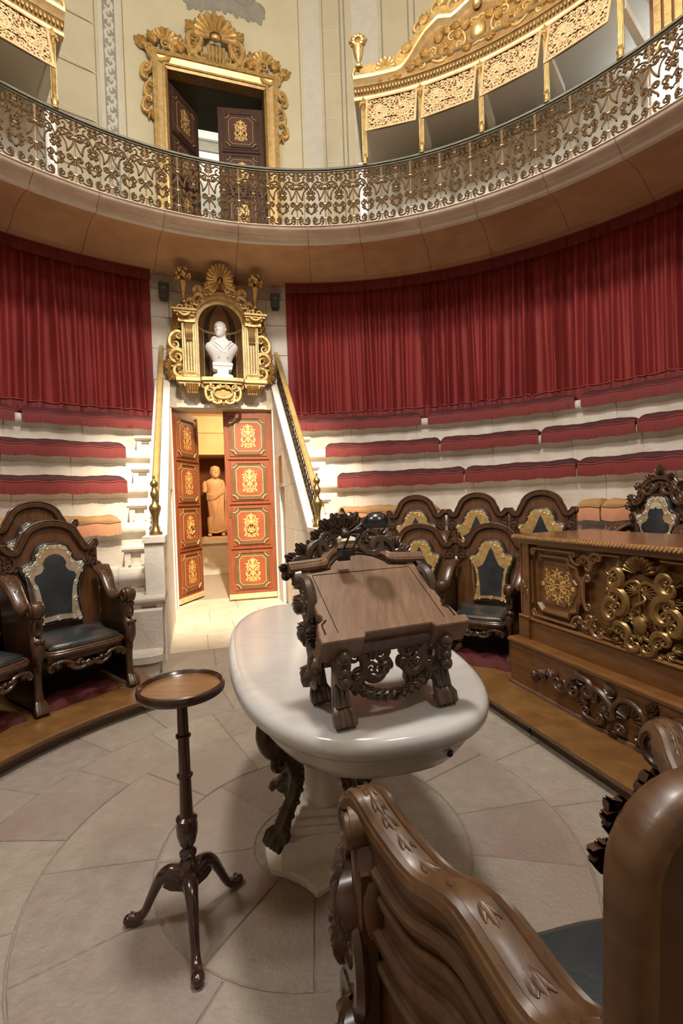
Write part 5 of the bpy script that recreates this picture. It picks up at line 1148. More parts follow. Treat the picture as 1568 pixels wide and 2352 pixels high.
mb.map(FS); mb.build('figure', M['terracotta'], stt)
mb = MB(); r_ = random.Random(9)
for i in range(5): mb.tube(smooth_path([(-.17 + .0 * i, .90 - .028 * i, .06), (-.05, .86 - .02 * i, .145), (.08, .93 - .012 * i, .14), (.17, 1.06 - .03 * i, .09), (.15, 1.17 - .03 * i, .03)], 4), [.018, .026, .022], 7)
for i in range(10):
    t = i / 9; mb.tube(smooth_path([(.10 + .07 * t, .90 + .10 * t, .12 - .04 * t), (.05 + .09 * t, .62, .155 - .03 * t), (-.03 + .17 * t, .35, .155 - .03 * t), (-.11 + .29 * t, .11 + .05 * t, .13 - .02 * t)], 5), [.012, .019, .021, .013], 6)
mb.tube(smooth_path([(-.15, .12, .10), (-.02, .10, .16), (.10, .13, .15), (.20, .17, .08)], 5), .016, 6)
mb.tube(smooth_path([(.20, 1.05, .03), (.215, .7, .04), (.21, .4, .05), (.20, .14, .05)], 5), [.03, .035, .03], 7)
mb.map(FS); mb.build('drapery', M['terracotta'], stt)
mb = MB(); mb.bbox(-.26, .28, -.16, .16, 0, .022, .005, f=lambda p: FS((p[0], p[2], p[1]))); mb.build('base', M['terracotta'], stt, smooth=False)
# ================================================================== carved armchairs
def medallion_outline(w_, h_):
    half = [(0, 0.012), (.45, .0), (.66, -.012), (.80, .02), (.78, .10), (.72, .28), (.76, .46), (.92, .60), (1.0, .68), (.96, .745), (.80, .765), (.66, .79), (.60, .86), (.46, .955), (.24, .995), (0, 1.0)]
    pts = half + [(-x, y) for x, y in reversed(half[1:-1])]
    return [(x * w_ / 2, y * h_) for x, y in smooth_path(pts, 3, True)]
def crown_outline(w_, h_, style):
    if style == 'silver': half = [(0, .13), (.40, .115), (.43, .30), (.50, .46), (.62, .56), (.58, .61), (.40, .635), (.31, .69), (.35, .74), (.27, .80), (.15, .835), (0, .85)]
    else: half = [(0, .11), (.44, .10), (.47, .30), (.54, .48), (.58, .54), (.36, .585), (.22, .68), (.10, .80), (0, .87)]
    pts = half + [(-x, y) for x, y in reversed(half[1:-1])]
    return [(x * w_ / 2, y * h_) for x, y in pts]
def armchair(name, label, o, ang, s=1.0, wf=.58, wb=.58, Ht=1.17, border='silver', group=None, arms=(1, 1), crest=True, D=.47, wood='walnut', detail=True, fancy=False, lean=.10, sides=True, kn=.70, legs=True, hs=1.0, rise=.125, ax=None, frame=False):
    """o: middle of the back on the floor; the chair faces ang (degrees left of +y, so 180+azimuth to face the axis)"""
    a = R(ang); N = Vector((-math.sin(a), math.cos(a), 0)); X = EZ.cross(N) * -1; X = Vector((-N.y, N.x, 0)); o = Vector(o)
    f = lambda p: o + X * (p[0] * s) + EZ * (p[1] * s) + N * (p[2] * s * hs)
    fb = lambda p: f((p[0], p[1], p[2] - max(0, p[1] - .40) * lean))
    t = thing(name, label, 'armchair', loc=o, group=group); hb = wb / 2; hf = wf / 2
    Hn, xa = Ht - .125, hb * .56
    def top(x):
        x = abs(x)
        if x <= xa: return Hn + (Ht - Hn) * math.sqrt(max(0, 1 - (x / xa) ** 2))
        q = (x - xa) / (hb - xa); return Hn - .055 * math.sin(PI * min(1, q * 1.15)) ** .8 * (1 if q < .87 else .5) - .035 * q + (.02 if q < .12 else 0)
    n = 36; prof = [(-hb + wb * i / n, top(-hb + wb * i / n)) for i in range(n + 1)]
    if frame:                                             # broad rounded frame in place of the moulded crest
        lf = [(-hb, .05 + .885 * i / 10) for i in range(11)] + [(-hb + .065 - .065 * math.cos(PI / 2 * i / 8), .935 + .065 * math.sin(PI / 2 * i / 8)) for i in range(1, 9)] + [(-hb + .065 + (hb - .065) * i / 6, 1.0 + .04 * math.sin(PI / 2 * i / 6)) for i in range(1, 7)]
        pth = lf + [(-x, y) for x, y in reversed(lf[:-1])]
        mb = MB(); mb.tube([fb((x, y, -.02)) for x, y in pth], 1.0, prof=[(.016 * math.copysign(abs(math.cos(2 * PI * j / 18)) ** .75, math.cos(2 * PI * j / 18)), .021 * math.copysign(abs(math.sin(2 * PI * j / 18)) ** .75, math.sin(2 * PI * j / 18))) for j in range(18)], up=f((0, 0, 1)) - f((0, 0, 0))); mb.build('back_frame', M[wood], t, ang=60)
        for q in (-1, 1):
            mb = MB(); acanthus(mb, q * (hb - .025), .955, PI / 2 - q * .6, .038, 5, .6, .012); acanthus(mb, q * (hb - .012), .93, PI / 2 - q * 1.1, .030, 5, .6, .012); acanthus(mb, q * (hb - .05), .975, PI / 2 - q * .2, .030, 5, .6, .012)
            mb.map(lambda p: fb((p.x, p.y, p.z + .006))); mb.build('crest_leaf', M['carving'], t)
        mb = MB(); mb.prism([(-hb, .05), (hb, .05), (hb, .91), (hb - .05, .98), (0, 1.03), (-hb + .05, .98), (-hb, .91)], -.024, -.008, f=fb); mb.build('back_panel', M['walnut_dark'], t, smooth=False)  # shade on the chair's back put into a darker wood colour
    mb = MB()
    if not frame: mb.prism([(-hb, .02), (hb, .02)] + [(x, y - .012) for x, y in reversed(prof)], -.045, .0, f=fb); mb.build('back_panel', M['walnut_light'] if border == 'silver' and not fancy else M['walnut_light'], t, ang=25)
    mp = [(-.030, -.026), (-.030, .004), (-.014, .026), (.012, .026), (.018, .016), (.026, .020), (.034, .012), (.034, -.004), (.024, -.012), (.020, -.026)]
    mb = MB()
    if not frame: mb.tube([fb((x, y, .002)) for x, y in prof], s, prof=[(-c, d) for c, d in mp], up=f((0, 0, 1)) - f((0, 0, 0)))
    if not frame:
        for q in (-1, 1): mb.ball(fb((q * (xa + .012), Hn + .016, .004)), (.020 * s, .020 * s, .018 * s), 8, 6)
        for q in (-1, 1): mb.ball(fb((q * hb, top(hb) - .002, .0)), (.020 * s, .026 * s, .030 * s), 10, 8)
        mb.build('crest_rail', M[wood], t, ang=28)
    if fancy:
        mb = MB(); acanthus(mb, 0, Ht + .01, PI / 2, .09, 5, .5, .03); shell(mb, 0, Ht - .10, .07, 7, 0, 180, .03)
        for q in (-1, 1):
            cscroll(mb, (q * .04, Ht - .06), (q * .13, Ht - .10), -q * .05, .025, .016, .007, h=.02); cscroll(mb, (q * .14, Ht - .10), (q * .21, Ht - .20), -q * .05, .025, .016, .007, h=.02); cscroll(mb, (q * (hb - .05), Ht - .28), (q * (hb - .06), Ht - .50), -q * .04, .03, .016, .007, h=.02); cscroll(mb, (q * (hb - .05), Ht - .52), (q * (hb - .07), Ht - .70), q * .03, .025, .014, .007, h=.02)
            for x, y, an in ((.08, Ht - .03, 1.1), (.16, Ht - .08, .6), (.22, Ht - .16, .1), (hb - .02, Ht - .24, .7), (hb - .04, Ht - .40, .2)): acanthus(mb, q * x, y, an if q > 0 else PI - an, .07, 4, .5, .025)
        mb.map(lambda p: fb((p.x, p.y, p.z + .01))); mb.build('crest_carving', M['carving'], t)
    # leather medallion
    if frame: detail_m = 0
    else: detail_m = detail
    mw, mh = (.45 if not fancy else .38), .60; my = Ht - .125 - mh
    O = medallion_outline(mw, mh); g = lambda p: fb((p[0], my + p[1], p[2]))
    if not frame:
        mb = MB(); rows = [[(x, y, 0) for x, y in O], [(x, y, .014) for x, y in O], [(x, y, .030) for x, y in inset(O, .010)], [(x, y, .035) for x, y in inset(O, .022)]]
        mb.grid([[g(p) for p in r] for r in rows], cv=True); k = len(O); mb.f.append([3 * k + j for j in range(k)]); mb.k.append(0); md = mb.build('medallion', M['leather_black'], t, ang=50)
        I = inset(O, .026); mb = MB(); mb.prism(I, .033, .037, f=g, bev=.002); mb.build('gilt_border', M['silver_leather' if border == 'silver' else 'gilt_leather'], md, ang=30)
        mb = MB(); mb.prism(crown_outline(mw, mh, border), .036, .0395, f=g); mb.build('leather_field', M['leather'], md, ang=20)
        if detail:
            mb = MB(); r_ = random.Random(3); J = inset(O, .038); m = len(J)
            for q in range(0, m, 3):
                x, y = J[q]; mb.tube([g((p[0], p[1], .0375)) for p in spiral(x, y, .019, r_.uniform(0, 6), 1.5, 1 if x > 0 else -1, .15, 16)], s * .0030, 5)
            if border == 'silver' and fancy:
                q = MB(); shell(q, 0, .80 * mh, .05, 7, 0, 180, .004); mb.join(q, f=lambda p: g((p.x, p.y, p.z + .04)))
            mb.build('embossing', M['emboss_silver' if border == 'silver' else 'emboss_gold'], md, kind='stuff')
            mb = MB(); J = inset(O, .009); per = []
            for q in range(len(J)):
                (x0, y0), (x1, y1) = J[q], J[(q + 1) % len(J)]; c = max(1, int(math.hypot(x1 - x0, y1 - y0) / .0105))
                for e in range(c): per.append((x0 + (x1 - x0) * e / c, y0 + (y1 - y0) * e / c))
            for x, y in per: mb.ball(g((x, y, .030)), s * .0043, 6, 4)
            mb.build('nail_row', M['nail'], md, kind='stuff')
    # carved scrolls at the ends of the back
    for q in (() if frame else (-1, 1)):
        mb = MB(); cx = q * (hb - .062); cy = top(hb) - .10
        cscroll(mb, (cx + q * .015, cy - .055), (cx + q * .02, cy + .055), q * .035, .024, .012, .006, h=.006); cscroll(mb, (cx - q * .005, cy - .05), (cx - q * .035, cy - .02), q * .02, .013, .009, .004, h=.006)
        acanthus(mb, cx - q * .01, cy + .06, PI / 2, .035, 3, .5, .010); acanthus(mb, cx + q * .02, cy - .06, -PI / 2, .035, 3, .5, .010)
        for i in range(4): mb.leaf((q * (hb - .016), cy + .06 - i * .034, .004), (q * (hb - .016), cy + .022 - i * .034, .004), .012, .012)
        mb.map(fb); mb.build('corner_scroll', M['carving'], t)
    # seat
    SY = .375
    def seat_out(e): 
        p = [(-hb + .02, .0), (hb - .02, .0), (hf - .035 + e, D * .5), (hf - .045 + e, D - .02)]
        fr = [((hf - .05 + e) * (1 - 2 * i / 14), D + e + .035 * math.cos(PI * (1 - 2 * i / 14) * .5) ** 2 - .02 * math.cos(PI * (1 - 2 * i / 14) * 1.5) * .5) for i in range(1, 14)]
        return p + fr + [(-hf + .045 - e, D - .02), (-hf + .035 - e, D * .5)]
    pr_ = lambda p: f((p[0], p[2], p[1]))
    mb = MB()
    for e, y0, y1 in ((-.012, SY - .075, SY - .03), (.012, SY - .032, SY - .012), (.004, SY - .012, SY)): mb.prism(seat_out(e), y0, y1, f=pr_, bev=.005)
    mb.build('seat_frame', M[wood if wood != 'walnut_dark' else 'walnut'], t, ang=30)
    so = seat_out(-.022); c = (0, D * .5); rings = []
    for q, y in ((1, SY), (1, SY + .012), (.97, SY + .028), (.88, SY + .040), (.6, SY + .050), (.2, SY + .053)): rings.append([f((c[0] + (x - c[0]) * q, y, c[1] + (h - c[1]) * q)) for x, h in so])
    mb = MB(); mb.grid(rings, cv=True); k = len(so); mb.f.append([5 * k + j for j in range(k)]); mb.k.append(0); st_ = mb.build('seat_cushion', M['leather_seat'], t, ang=60)
    if detail:
        mb = MB(); fr = [p for p in so if p[1] > D - .03]; fr.sort()
        for q in range(len(fr) - 1):
            (x0, y0), (x1, y1) = fr[q], fr[q + 1]; c_ = max(1, int(math.hypot(x1 - x0, y1 - y0) / .0115))
            for e in range(c_): mb.ball(f((x0 + (x1 - x0) * e / c_, SY + .010, y0 + (y1 - y0) * e / c_ + .002)), s * .0045, 6, 4)
        mb.build('nail_row', M['nail'], st_, kind='stuff')
    mb = MB()                                             # pierced apron below the seat
    cscroll(mb, (-.07, SY - .085), (0, SY - .125), -.02, .016, .011, .005); shell(mb, 0, SY - .085, .05, 5, 200, 340, .02)
    for q in (-1, 1):
        cscroll(mb, (q * .03, SY - .115), (q * .12, SY - .10), -q * .025, .018, .012, .005, h=.01); cscroll(mb, (q * .11, SY - .10), (q * (hf - .09), SY - .085), q * .022, .016, .011, .005, h=.01); cscroll(mb, (q * (hf - .10), SY - .08), (q * (hf - .055), SY - .12), q * .02, .015, .010, .005, h=.01)
        for x, an in ((.07, -1.2), (.13, -1.9), (.18, -1.0), (hf - .06, -1.6)): acanthus(mb, q * x, SY - .085, an if q > 0 else PI - an, .04, 3, .5, .014)
    mb.map(lambda p: f((p.x, p.y, D + .005 + p.z + .03 * math.cos(PI * p.x / wf) ** 2))); mb.build('apron_carving', M['carving'], t)
    mb = MB(); mb.box(-hf + .05, hf - .05, .0, SY - .06, D * .08, D * .12, f=f); mb.build('kick_panel', M['walnut_dark'], t, smooth=False)
    # arms, their carved supports and the lion legs
    kn0 = kn
    for q, on in ((-1, arms[0]), (1, arms[1])):
        if not on: continue
        kn = kn0 + (.035 if frame and q < 0 else 0)
        yb_ = kn + rise; ctl = [(hb + .005, yb_ + .01, .0, .062), (hb * .6 + hf * .4, yb_ - .005, .05, .060), (hb * .4 + hf * .6, yb_ - .055, .13, .050), (hf, kn - .045, .24, .043), (hf, kn - .062, .33, .040), (hf, kn - .035, .405, .038), (hf, kn - .004, .45, .037), (hf, kn - .012, .488, .036), (hf, kn - .05, .503, .035), (hf, kn - .085, .49, .034)]
        if ax: ctl = [(a_, y, h, w2) for a_, w2, (x, y, h, w_) in zip(ax[0], ax[1], ctl)]
        path = smooth_path(ctl, 5); rows = []
        ap = [(-1.0, -.55), (-1.04, -.15), (-.92, .08), (-.80, .02), (-.72, .16), (-.50, .24), (-.44, .16), (0, .24), (.44, .16), (.50, .24), (.72, .16), (.80, .02), (.92, .08), (1.04, -.15), (1.0, -.55), (0, -.7)]
        m = len(path)
        for i, (x, y, h, w_) in enumerate(path):
            x0, y0, h0, _ = path[max(0, i - 1)]; x1, y1, h1, _ = path[min(m - 1, i + 1)]
            tv = Vector((0, y1 - y0, h1 - h0)).normalized(); up = Vector((0, tv.z, -tv.y))
            rows.append([f((q * x + c_ * w_, y + up.y * d * .040, h + up.z * d * .040)) for c_, d in ap])
        mb = MB(); mb.grid(rows, cv=True); k = len(ap); mb.f += [list(range(k)), [(m - 1) * k + j for j in reversed(range(k))]]; mb.k += [0, 0]
        ar = mb.build('arm', M['old_wood' if detail == 2 else wood], t, ang=28)
        if detail == 2 or s > .9:
            mb = MB(); cum = [0.0]                         # leaves carved along the top of the arm, following its curve
            for i in range(1, m): cum.append(cum[-1] + (Vector(path[i][:3]) - Vector(path[i - 1][:3])).length)
            def on_arm(sd, x_, z_):
                i = 1
                while i < m - 2 and cum[i] < sd: i += 1
                tq = (sd - cum[i - 1]) / max(1e-6, cum[i] - cum[i - 1]); A_, B_ = Vector(path[i - 1][:3]), Vector(path[i][:3]); P_ = A_ + (B_ - A_) * tq
                tv = Vector((0, B_.y - A_.y, B_.z - A_.z)).normalized(); up = Vector((0, tv.z, -tv.y))
                return f((q * P_.x + x_, P_.y + up.y * (.0080 + z_), P_.z + up.z * (.0080 + z_)))
            for i in range(3, m - 9, 3):
                w_ = path[i][3]; L = MB()
                for e in (-1, 1): L.leaf((0, 0, 0), (e * w_ * .26, -.026 if i > 14 else -.034, 0), .005 if i > 14 else .008, .0022)
                L.leaf((0, .004, 0), (0, -.036, 0), .007 if i > 14 else .009, .0026)
                mb.join(L, f=lambda p: on_arm(max(0, cum[i] + p.y), p.x, p.z))
            mb.build('arm_leaf_carving', M['old_wood' if detail == 2 else wood], ar, kind='stuff')
        mb = MB()                                          # volute at the front end
        for e in (-1, 1):
            mb.tube([f((q * hf + e * .034, kn - .048 + p[1], .455 + p[0])) for p in spiral(0, 0, .040, PI * .5, 1.7, -1, .15, 24)], [s * .010, s * .009, s * .006], 6)
        mb.tube([f((q * hf - .033, kn - .048, .455)), f((q * hf + .033, kn - .048, .455))], s * .036, 14); mb.build('volute', M['carving' if detail != 2 else 'old_wood'], ar)
        mb = MB()                                          # carved support
        mb.tube([f(p) for p in smooth_path([(q * hf, kn - .08, .45), (q * hf, kn - .14, .425), (q * hf, kn - .21, .43), (q * hf, kn - .27, .47), (q * hf, kn - .33, .475), (q * hf, kn - .38, .45)], 4)], [s * .030, s * .034, s * .030, s * .040, s * .036, s * .028], 10)
        for i in range(5): mb.ball(f((q * hf + (-.02 + .01 * i), kn - .235 - .006 * (i % 2), .50)), s * .014, 6, 5)
        L = MB(); 
        for i in range(4): L.leaf((-.0, kn - .29 - .03 * i, 0), (0, kn - .345 - .03 * i, 0), .024 - .003 * i, .014)
        cscroll(L, (-.02, kn - .10), (.0, kn - .20), .03, .018, .011, .005); cscroll(L, (.02, kn - .10), (.005, kn - .20), -.03, .018, .011, .005)
        mb.join(L, f=lambda p: f((q * hf + p.x, p.y, .475 + p.z))); mb.build('arm_support', M['carving'], t)
        if detail == 2 and q > 0:
            mb = MB(); L = MB()                            # scrolled outer face of the support, seen from close by
            cscroll(L, (.50, kn - .13), (.44, kn - .30), .07, .040, .020, .009, turns=1.6); cscroll(L, (.44, kn - .20), (.48, kn - .38), -.06, .036, .018, .008, turns=1.5); cscroll(L, (.50, kn - .36), (.43, kn - .54), .06, .036, .018, .008, turns=1.5); cscroll(L, (.42, kn - .42), (.47, kn - .60), -.05, .030, .016, .008, turns=1.4)
            acanthus(L, .47, kn - .14, -PI / 2, .12, 5, .5, .03); acanthus(L, .45, kn - .36, -PI / 2 - .3, .12, 5, .5, .03); acanthus(L, .50, kn - .26, -1.0, .10, 5, .5, .03); acanthus(L, .49, kn - .48, -1.2, .10, 5, .5, .03)
            L.prism([(.40, kn - .10), (.50, kn - .10), (.515, kn - .3), (.49, kn - .62), (.40, kn - .62)], -.03, -.004)
            mb.join(L, f=lambda p: f((q * (hf + .028 + p.z), p.y, p.x))); mb.build('support_scroll', M['walnut_dark'], t)
        if legs:
            mb = MB(); mb.tube([f(p) for p in smooth_path([(q * hf, kn - .37, .45), (q * hf, .25, .435), (q * hf, .16, .44), (q * hf, .09, .45), (q * hf, .05, .462)], 4)], [s * .030, s * .028, s * .024, s * .028, s * .034], 10)
            for i in range(4):
                x = -.027 + .018 * i; mb.tube([f((q * hf + x * .7, .085, .465)), f((q * hf + x, .052, .492)), f((q * hf + x, .022, .508)), f((q * hf + x, .006, .500))], [s * .012, s * .015, s * .0135, s * .006], 7)
            mb.ball(f((q * hf, .03, .462)), (s * .036, s * .036, s * .03), 10, 6); mb.build('leg', M['carving'], t)
        if detail == 2 and sides:
            for dy, rr_ in ((.060, .014), (.10, .009), (.16, .016), (.22, .010)):
                mb = MB(); mb.tube([f((q * (ax[0][0] + (hf - ax[0][0]) * min(1, h / .45) + .014), y - dy, h)) for x, y, h, w_ in path if h < .41], rr_, 8); mb.build('side_moulding', M['old_wood'], t)
        if sides:
            pa = [(h, y - .02) for x, y, h, w_ in path if h < .44 and y > kn - .08]
            mb = MB(); mb.prism([(0, .02), (.42, .02)] + [(.43, kn - .10)] + list(reversed(pa)), -.012, .012, f=lambda p: f((q * ((hf * .5 + hb * .5 + (hf - hb) * .5 * (p[0] / D * 2 - 1)) if not ax else ax[0][0] + (hf - ax[0][0]) * min(1, p[0] / .45)) + p[2], p[1], p[0]))); mb.build('side_panel', M['walnut_dark' if detail != 2 else 'old_wood'], t, smooth=False)
    return t
GL, GR = 'joined armchairs with silver bordered leather', 'joined armchairs with gold bordered leather'
# left rows (each faces the table)
for i, (az, lb) in enumerate(((51.6, 'front-row carved armchair with silver bordered leather, nearest the stair'), (68.4, 'front-row carved armchair cut by the left edge of the picture'))):
    armchair('carved_armchair', lb, pol(2.47, az, DZ), az + 180, 1.0, .585, .64, 1.17, 'silver', GL, arms=(1, 0) if i == 0 else (0, 1), kn=.70) if False else armchair('carved_armchair', lb, pol(2.47, az, DZ), az + 180, 1.0, .585, .64, 1.17, 'silver', GL, arms=(1, 1) if i == 0 else (1, 0))
for i, (az, lb) in enumerate(((50.6, 'back-row carved armchair with silver bordered leather, above the front one'), (62.8, 'back-row carved armchair at the left edge of the picture'))):
    armchair('carved_armchair', lb, pol(2.93, az, .255), az + 180, 1.0, .585, .62, 1.165, 'silver', GL, arms=(1, 1) if i == 0 else (1, 0), legs=False, hs=.70)
# right rows
for i, (az, lb) in enumerate(((-19.6, 'front-row gold bordered armchair half hidden behind the lectern'), (-33.9, 'front-row gold bordered armchair beside the desk'))):
    armchair('carved_armchair', lb, pol(2.47, az, DZ), az + 180, .87, .58, .70, 1.17, 'gold', GR, arms=(1, 1) if i == 0 else (0, 1))
for i, (az, lb) in enumerate(((-17.4, 'back-row gold bordered armchair nearest the stair'), (-28.8, 'middle gold bordered armchair of the back row'), (-39.9, 'back-row gold bordered armchair nearest the tall armchair'))):
    armchair('carved_armchair', lb, pol(2.94, az, .255), az + 180, .95, .56, .60, 1.185, 'gold', GR, arms=(1, 1) if i == 0 else (0, 1), legs=False, hs=.70)
# tall armchair of the chairman behind the desk
armchair('carved_armchair', 'tall carved armchair with shell crest standing behind the desk', W(.95, 2.98, .255), 17 + 90, 1.0, .60, .52, 1.215, 'silver', None, fancy=True, kn=.72, legs=False)
# nearest armchair, seen from behind
armchair('carved_armchair', 'nearest worn wooden armchair seen from behind with broad leaf-carved arms', (.592, -1.431, DZ), 12.5, 1.0, .66, .464, 1.12, 'silver', None, D=.46, wood='old_wood', detail=2, lean=.04, kn=.73, rise=-.04, hs=.98, frame=True,
         ax=([.150, .162, .182, .225, .260, .295, .318, .328, .330, .330], [.062, .058, .052, .047, .043, .040, .038, .037, .036, .034]))

# maroon foot cloths on the dais
def foot_cloth(az, rr, ln, label, wd=.20, yaw=0):
    t = MB(); c = pol(rr, az, DZ); a = R(az + yaw); X = Vector((math.cos(a), math.sin(a), 0)); Y = Vector((-math.sin(a), math.cos(a), 0)); rows = []; r_ = random.Random(int(az * 3))
    ph = r_.uniform(0, 6)
    for i in range(25):
        u = -1 + 2 * i / 24; row = []
        for j in range(9):
            v = -1 + 2 * j / 8; e = (max(0, 1 - abs(u) ** 6) * max(0, 1 - abs(v) ** 4)) ** .5
            row.append(c + X * (u * ln / 2 * (1 - .06 * v * v)) + Y * (v * wd / 2 + .012 * math.sin(u * 7 + ph)) + EZ * (.002 + .055 * e + .010 * e * math.sin(u * 9 + v * 4 + ph) + .006 * e * math.sin(u * 23 + v * 9)))
        rows.append(row)
    t.grid(rows); t.build('foot_cloth', M['foot_cloth'], None, ang=80, label=label, category='cloth', group='maroon cloths under the chairs')
foot_cloth(52.2, 2.12, .50, 'maroon cloth bunched under the front silver bordered armchair')
foot_cloth(69.0, 2.12, .52, 'maroon cloth at the left edge of the curved dais')
foot_cloth(-35.0, 2.10, .52, 'maroon cloth under the gold bordered chair beside the desk', .24)
foot_cloth(-19.5, 2.12, .46, 'maroon cloth behind the lectern on the dais', .22)
# ================================================================== marble table
TA = R(14.0); TC = Vector((.10, .0, 0)); TX = Vector((math.cos(TA), math.sin(TA), 0)); TY = Vector((-math.sin(TA), math.cos(TA), 0)); TZ = .80
tb = thing('marble_table', 'oval white marble dissecting table on a column with bronze legs', 'table', loc=TC)
def oval(hx, hy, n=72, e=2.6): return [(hx * math.copysign(abs(math.cos(2 * PI * i / n)) ** (2 / e), math.cos(2 * PI * i / n)), hy * math.copysign(abs(math.sin(2 * PI * i / n)) ** (2 / e), math.sin(2 * PI * i / n))) for i in range(n)]
ft = lambda x, y, z: TC + TX * x + TY * y + EZ * z
mb = MB(); rows = []
for ins, z in ((.40, TZ), (.06, TZ), (.030, TZ - .0005), (.014, TZ - .004), (.004, TZ - .014), (0, TZ - .030), (.004, TZ - .048), (.016, TZ - .060), (.035, TZ - .066)):
    rows.append([ft(x, y, z) for x, y in oval(.412 - min(ins, .3), .82 - ins)])
mb.grid(list(reversed(rows)), cv=True); k = 72; b = (len(rows) - 1) * k; mb.f.append([b + j for j in range(k)]); mb.k.append(0); mb.build('table_top', M['marble'], tb, ang=60)
mb = MB(); rows = []
for ins, z in ((.034, TZ - .062), (.040, TZ - .075), (.046, TZ - .080), (.05, TZ - .10), (.075, TZ - .135), (.13, TZ - .155), (.28, TZ - .165)): rows.append([ft(x, y, z) for x, y in oval(.412 - min(ins, .26), .82 - ins)])
mb.grid(list(reversed(rows)), cv=True); mb.f.append(list(reversed(range(72)))); mb.k.append(0); mb.build('apron', M['marble'], tb, ang=60)
mb = MB(); _o = oval(.362, .77)[57]; mb.ball(ft(_o[0], _o[1], TZ - .098), (.010, .010, .010), 8, 6); mb.build('drain_hole', M['black'], tb)
CC = Vector((.035, -.03, 0))
mb = MB(); mb.lathe([(.078, .19), (.078, .205), (.066, .218), (.062, .235), (.064, .36), (.064, .375), (.074, .385), (.074, .400), (.064, .412), (.062, .43), (.070, .50), (.076, .53), (.07, .54), (.09, .56), (.13, .60), (.15, .64), (.15, .66)], 28, CC); mb.build('column', M['marble_base'], tb)
mb = MB()
for i in range(9): a = 2 * PI * i / 9; L = MB(); acanthus(L, 0, .50, PI / 2, .10, 3, .5, .02); mb.join(L, f=lambda p, a=a: CC + Vector((math.cos(a), math.sin(a), 0)) * (.068 + p.z + max(0, p.y - .5) * .5) + Vector((-math.sin(a), math.cos(a), 0)) * p.x + EZ * p.y)
mb.build('capital', M['marble_base'], tb)
mb = MB(); rot = lambda p, d=5: Vector((p[0] * math.cos(R(d)) - p[1] * math.sin(R(d)), p[0] * math.sin(R(d)) + p[1] * math.cos(R(d)), p[2])) + CC
def quatre(rad, cut, n=6):                                 # square with concave sides
    o = []
    for q in range(4):
        a = PI / 2 * q + PI / 4; c0 = (rad * math.cos(a), rad * math.sin(a)); am = a + PI / 4; a1 = a + PI / 2; c1 = (rad * math.cos(a1), rad * math.sin(a1)); d = Vector((c1[0] - c0[0], c1[1] - c0[1])).normalized()
        p0 = (c0[0] + d.x * .05, c0[1] + d.y * .05); p1 = (c1[0] - d.x * .05, c1[1] - d.y * .05); o.append(c0)
        for i in range(n + 1): t = i / n; s_ = math.sin(PI * t); o.append((p0[0] + (p1[0] - p0[0]) * t - math.cos(am) * cut * s_, p0[1] + (p1[1] - p0[1]) * t - math.sin(am) * cut * s_))
    return o
mb.prism(quatre(.225, .036), .02, .125, f=rot); mb.build('foot_block', M['marble_base'], tb, smooth=False)
mb = MB()
for r_, z0, z1 in ((.175, .125, .148), (.155, .148, .168), (.128, .168, .19)): mb.prism([(r_ * math.cos(PI / 4 + PI / 2 * i), r_ * math.sin(PI / 4 + PI / 2 * i)) for i in range(4)], z0, z1, f=rot, bev=.006)
mb.build('stepped_plinth', M['marble_base'], tb, smooth=False)
mb = MB(); r_ = random.Random(2); mb.prism([((.235 + r_.uniform(-.03, .03)) * math.cos(2 * PI * i / 22), (.235 + r_.uniform(-.03, .03)) * math.sin(2 * PI * i / 22)) for i in range(22)], -.01, .022, f=rot, bev=.008); mb.build('floor_plate', M['marble_base'], tb, smooth=False)
for i in range(4):                                          # bronze lion legs
    a = R(5 + 45 + 90 * i); rd = Vector((math.cos(a), math.sin(a), 0)); tg = Vector((-rd.y, rd.x, 0)); fl = lambda p: CC + rd * p[0] + EZ * p[1] + tg * p[2]
    mb = MB()
    P1 = smooth_path([(.225, .165), (.20, .21), (.155, .27), (.135, .33), (.15, .39), (.185, .44), (.225, .455)], 5); mb.tube([fl((x, y, 0)) for x, y in P1], [.034, .028, .026, .030, .034, .032, .024], 10)
    P2 = smooth_path([(.225, .455), (.262, .485), (.280, .54), (.262, .60), (.215, .635), (.165, .63), (.15, .60)], 5); mb.tube([fl((x, y, 0)) for x, y in P2], [.024, .030, .034, .034, .030, .028, .02], 10)
    mb.tube([fl((p[0], p[1], 0)) for p in spiral(.215, .535, .036, -.8, 1.4, 1, .25, 16)], [.024, .030, .020], 8); mb.tube([fl((p[0], p[1], 0)) for p in spiral(.222, .425, .034, 1.2, 1.3, 1, .2, 14)], [.016, .020, .014], 8)
    for e in (-1, 1):
        mb.tube([fl((x, y, e * .022)) for x, y in P1], .008, 5); mb.tube([fl((x, y, e * .025)) for x, y in P2], .008, 5)
    for q in range(7): x, y = P1[3 + q * 3]; mb.ball(fl((x, y, .030)), .010, 6, 4); mb.ball(fl((x, y, -.030)), .010, 6, 4)
    for q in range(4): z = -.030 + .020 * q; mb.tube([fl((.225, .175, z * .7)), fl((.250, .165, z)), fl((.266, .143, z)), fl((.262, .128, z))], [.016, .019, .017, .008], 7)
    mb.ball(fl((.222, .152, 0)), (.036, .036, .030), 10, 6); mb.build('bronze_leg', M['bronze'], tb)

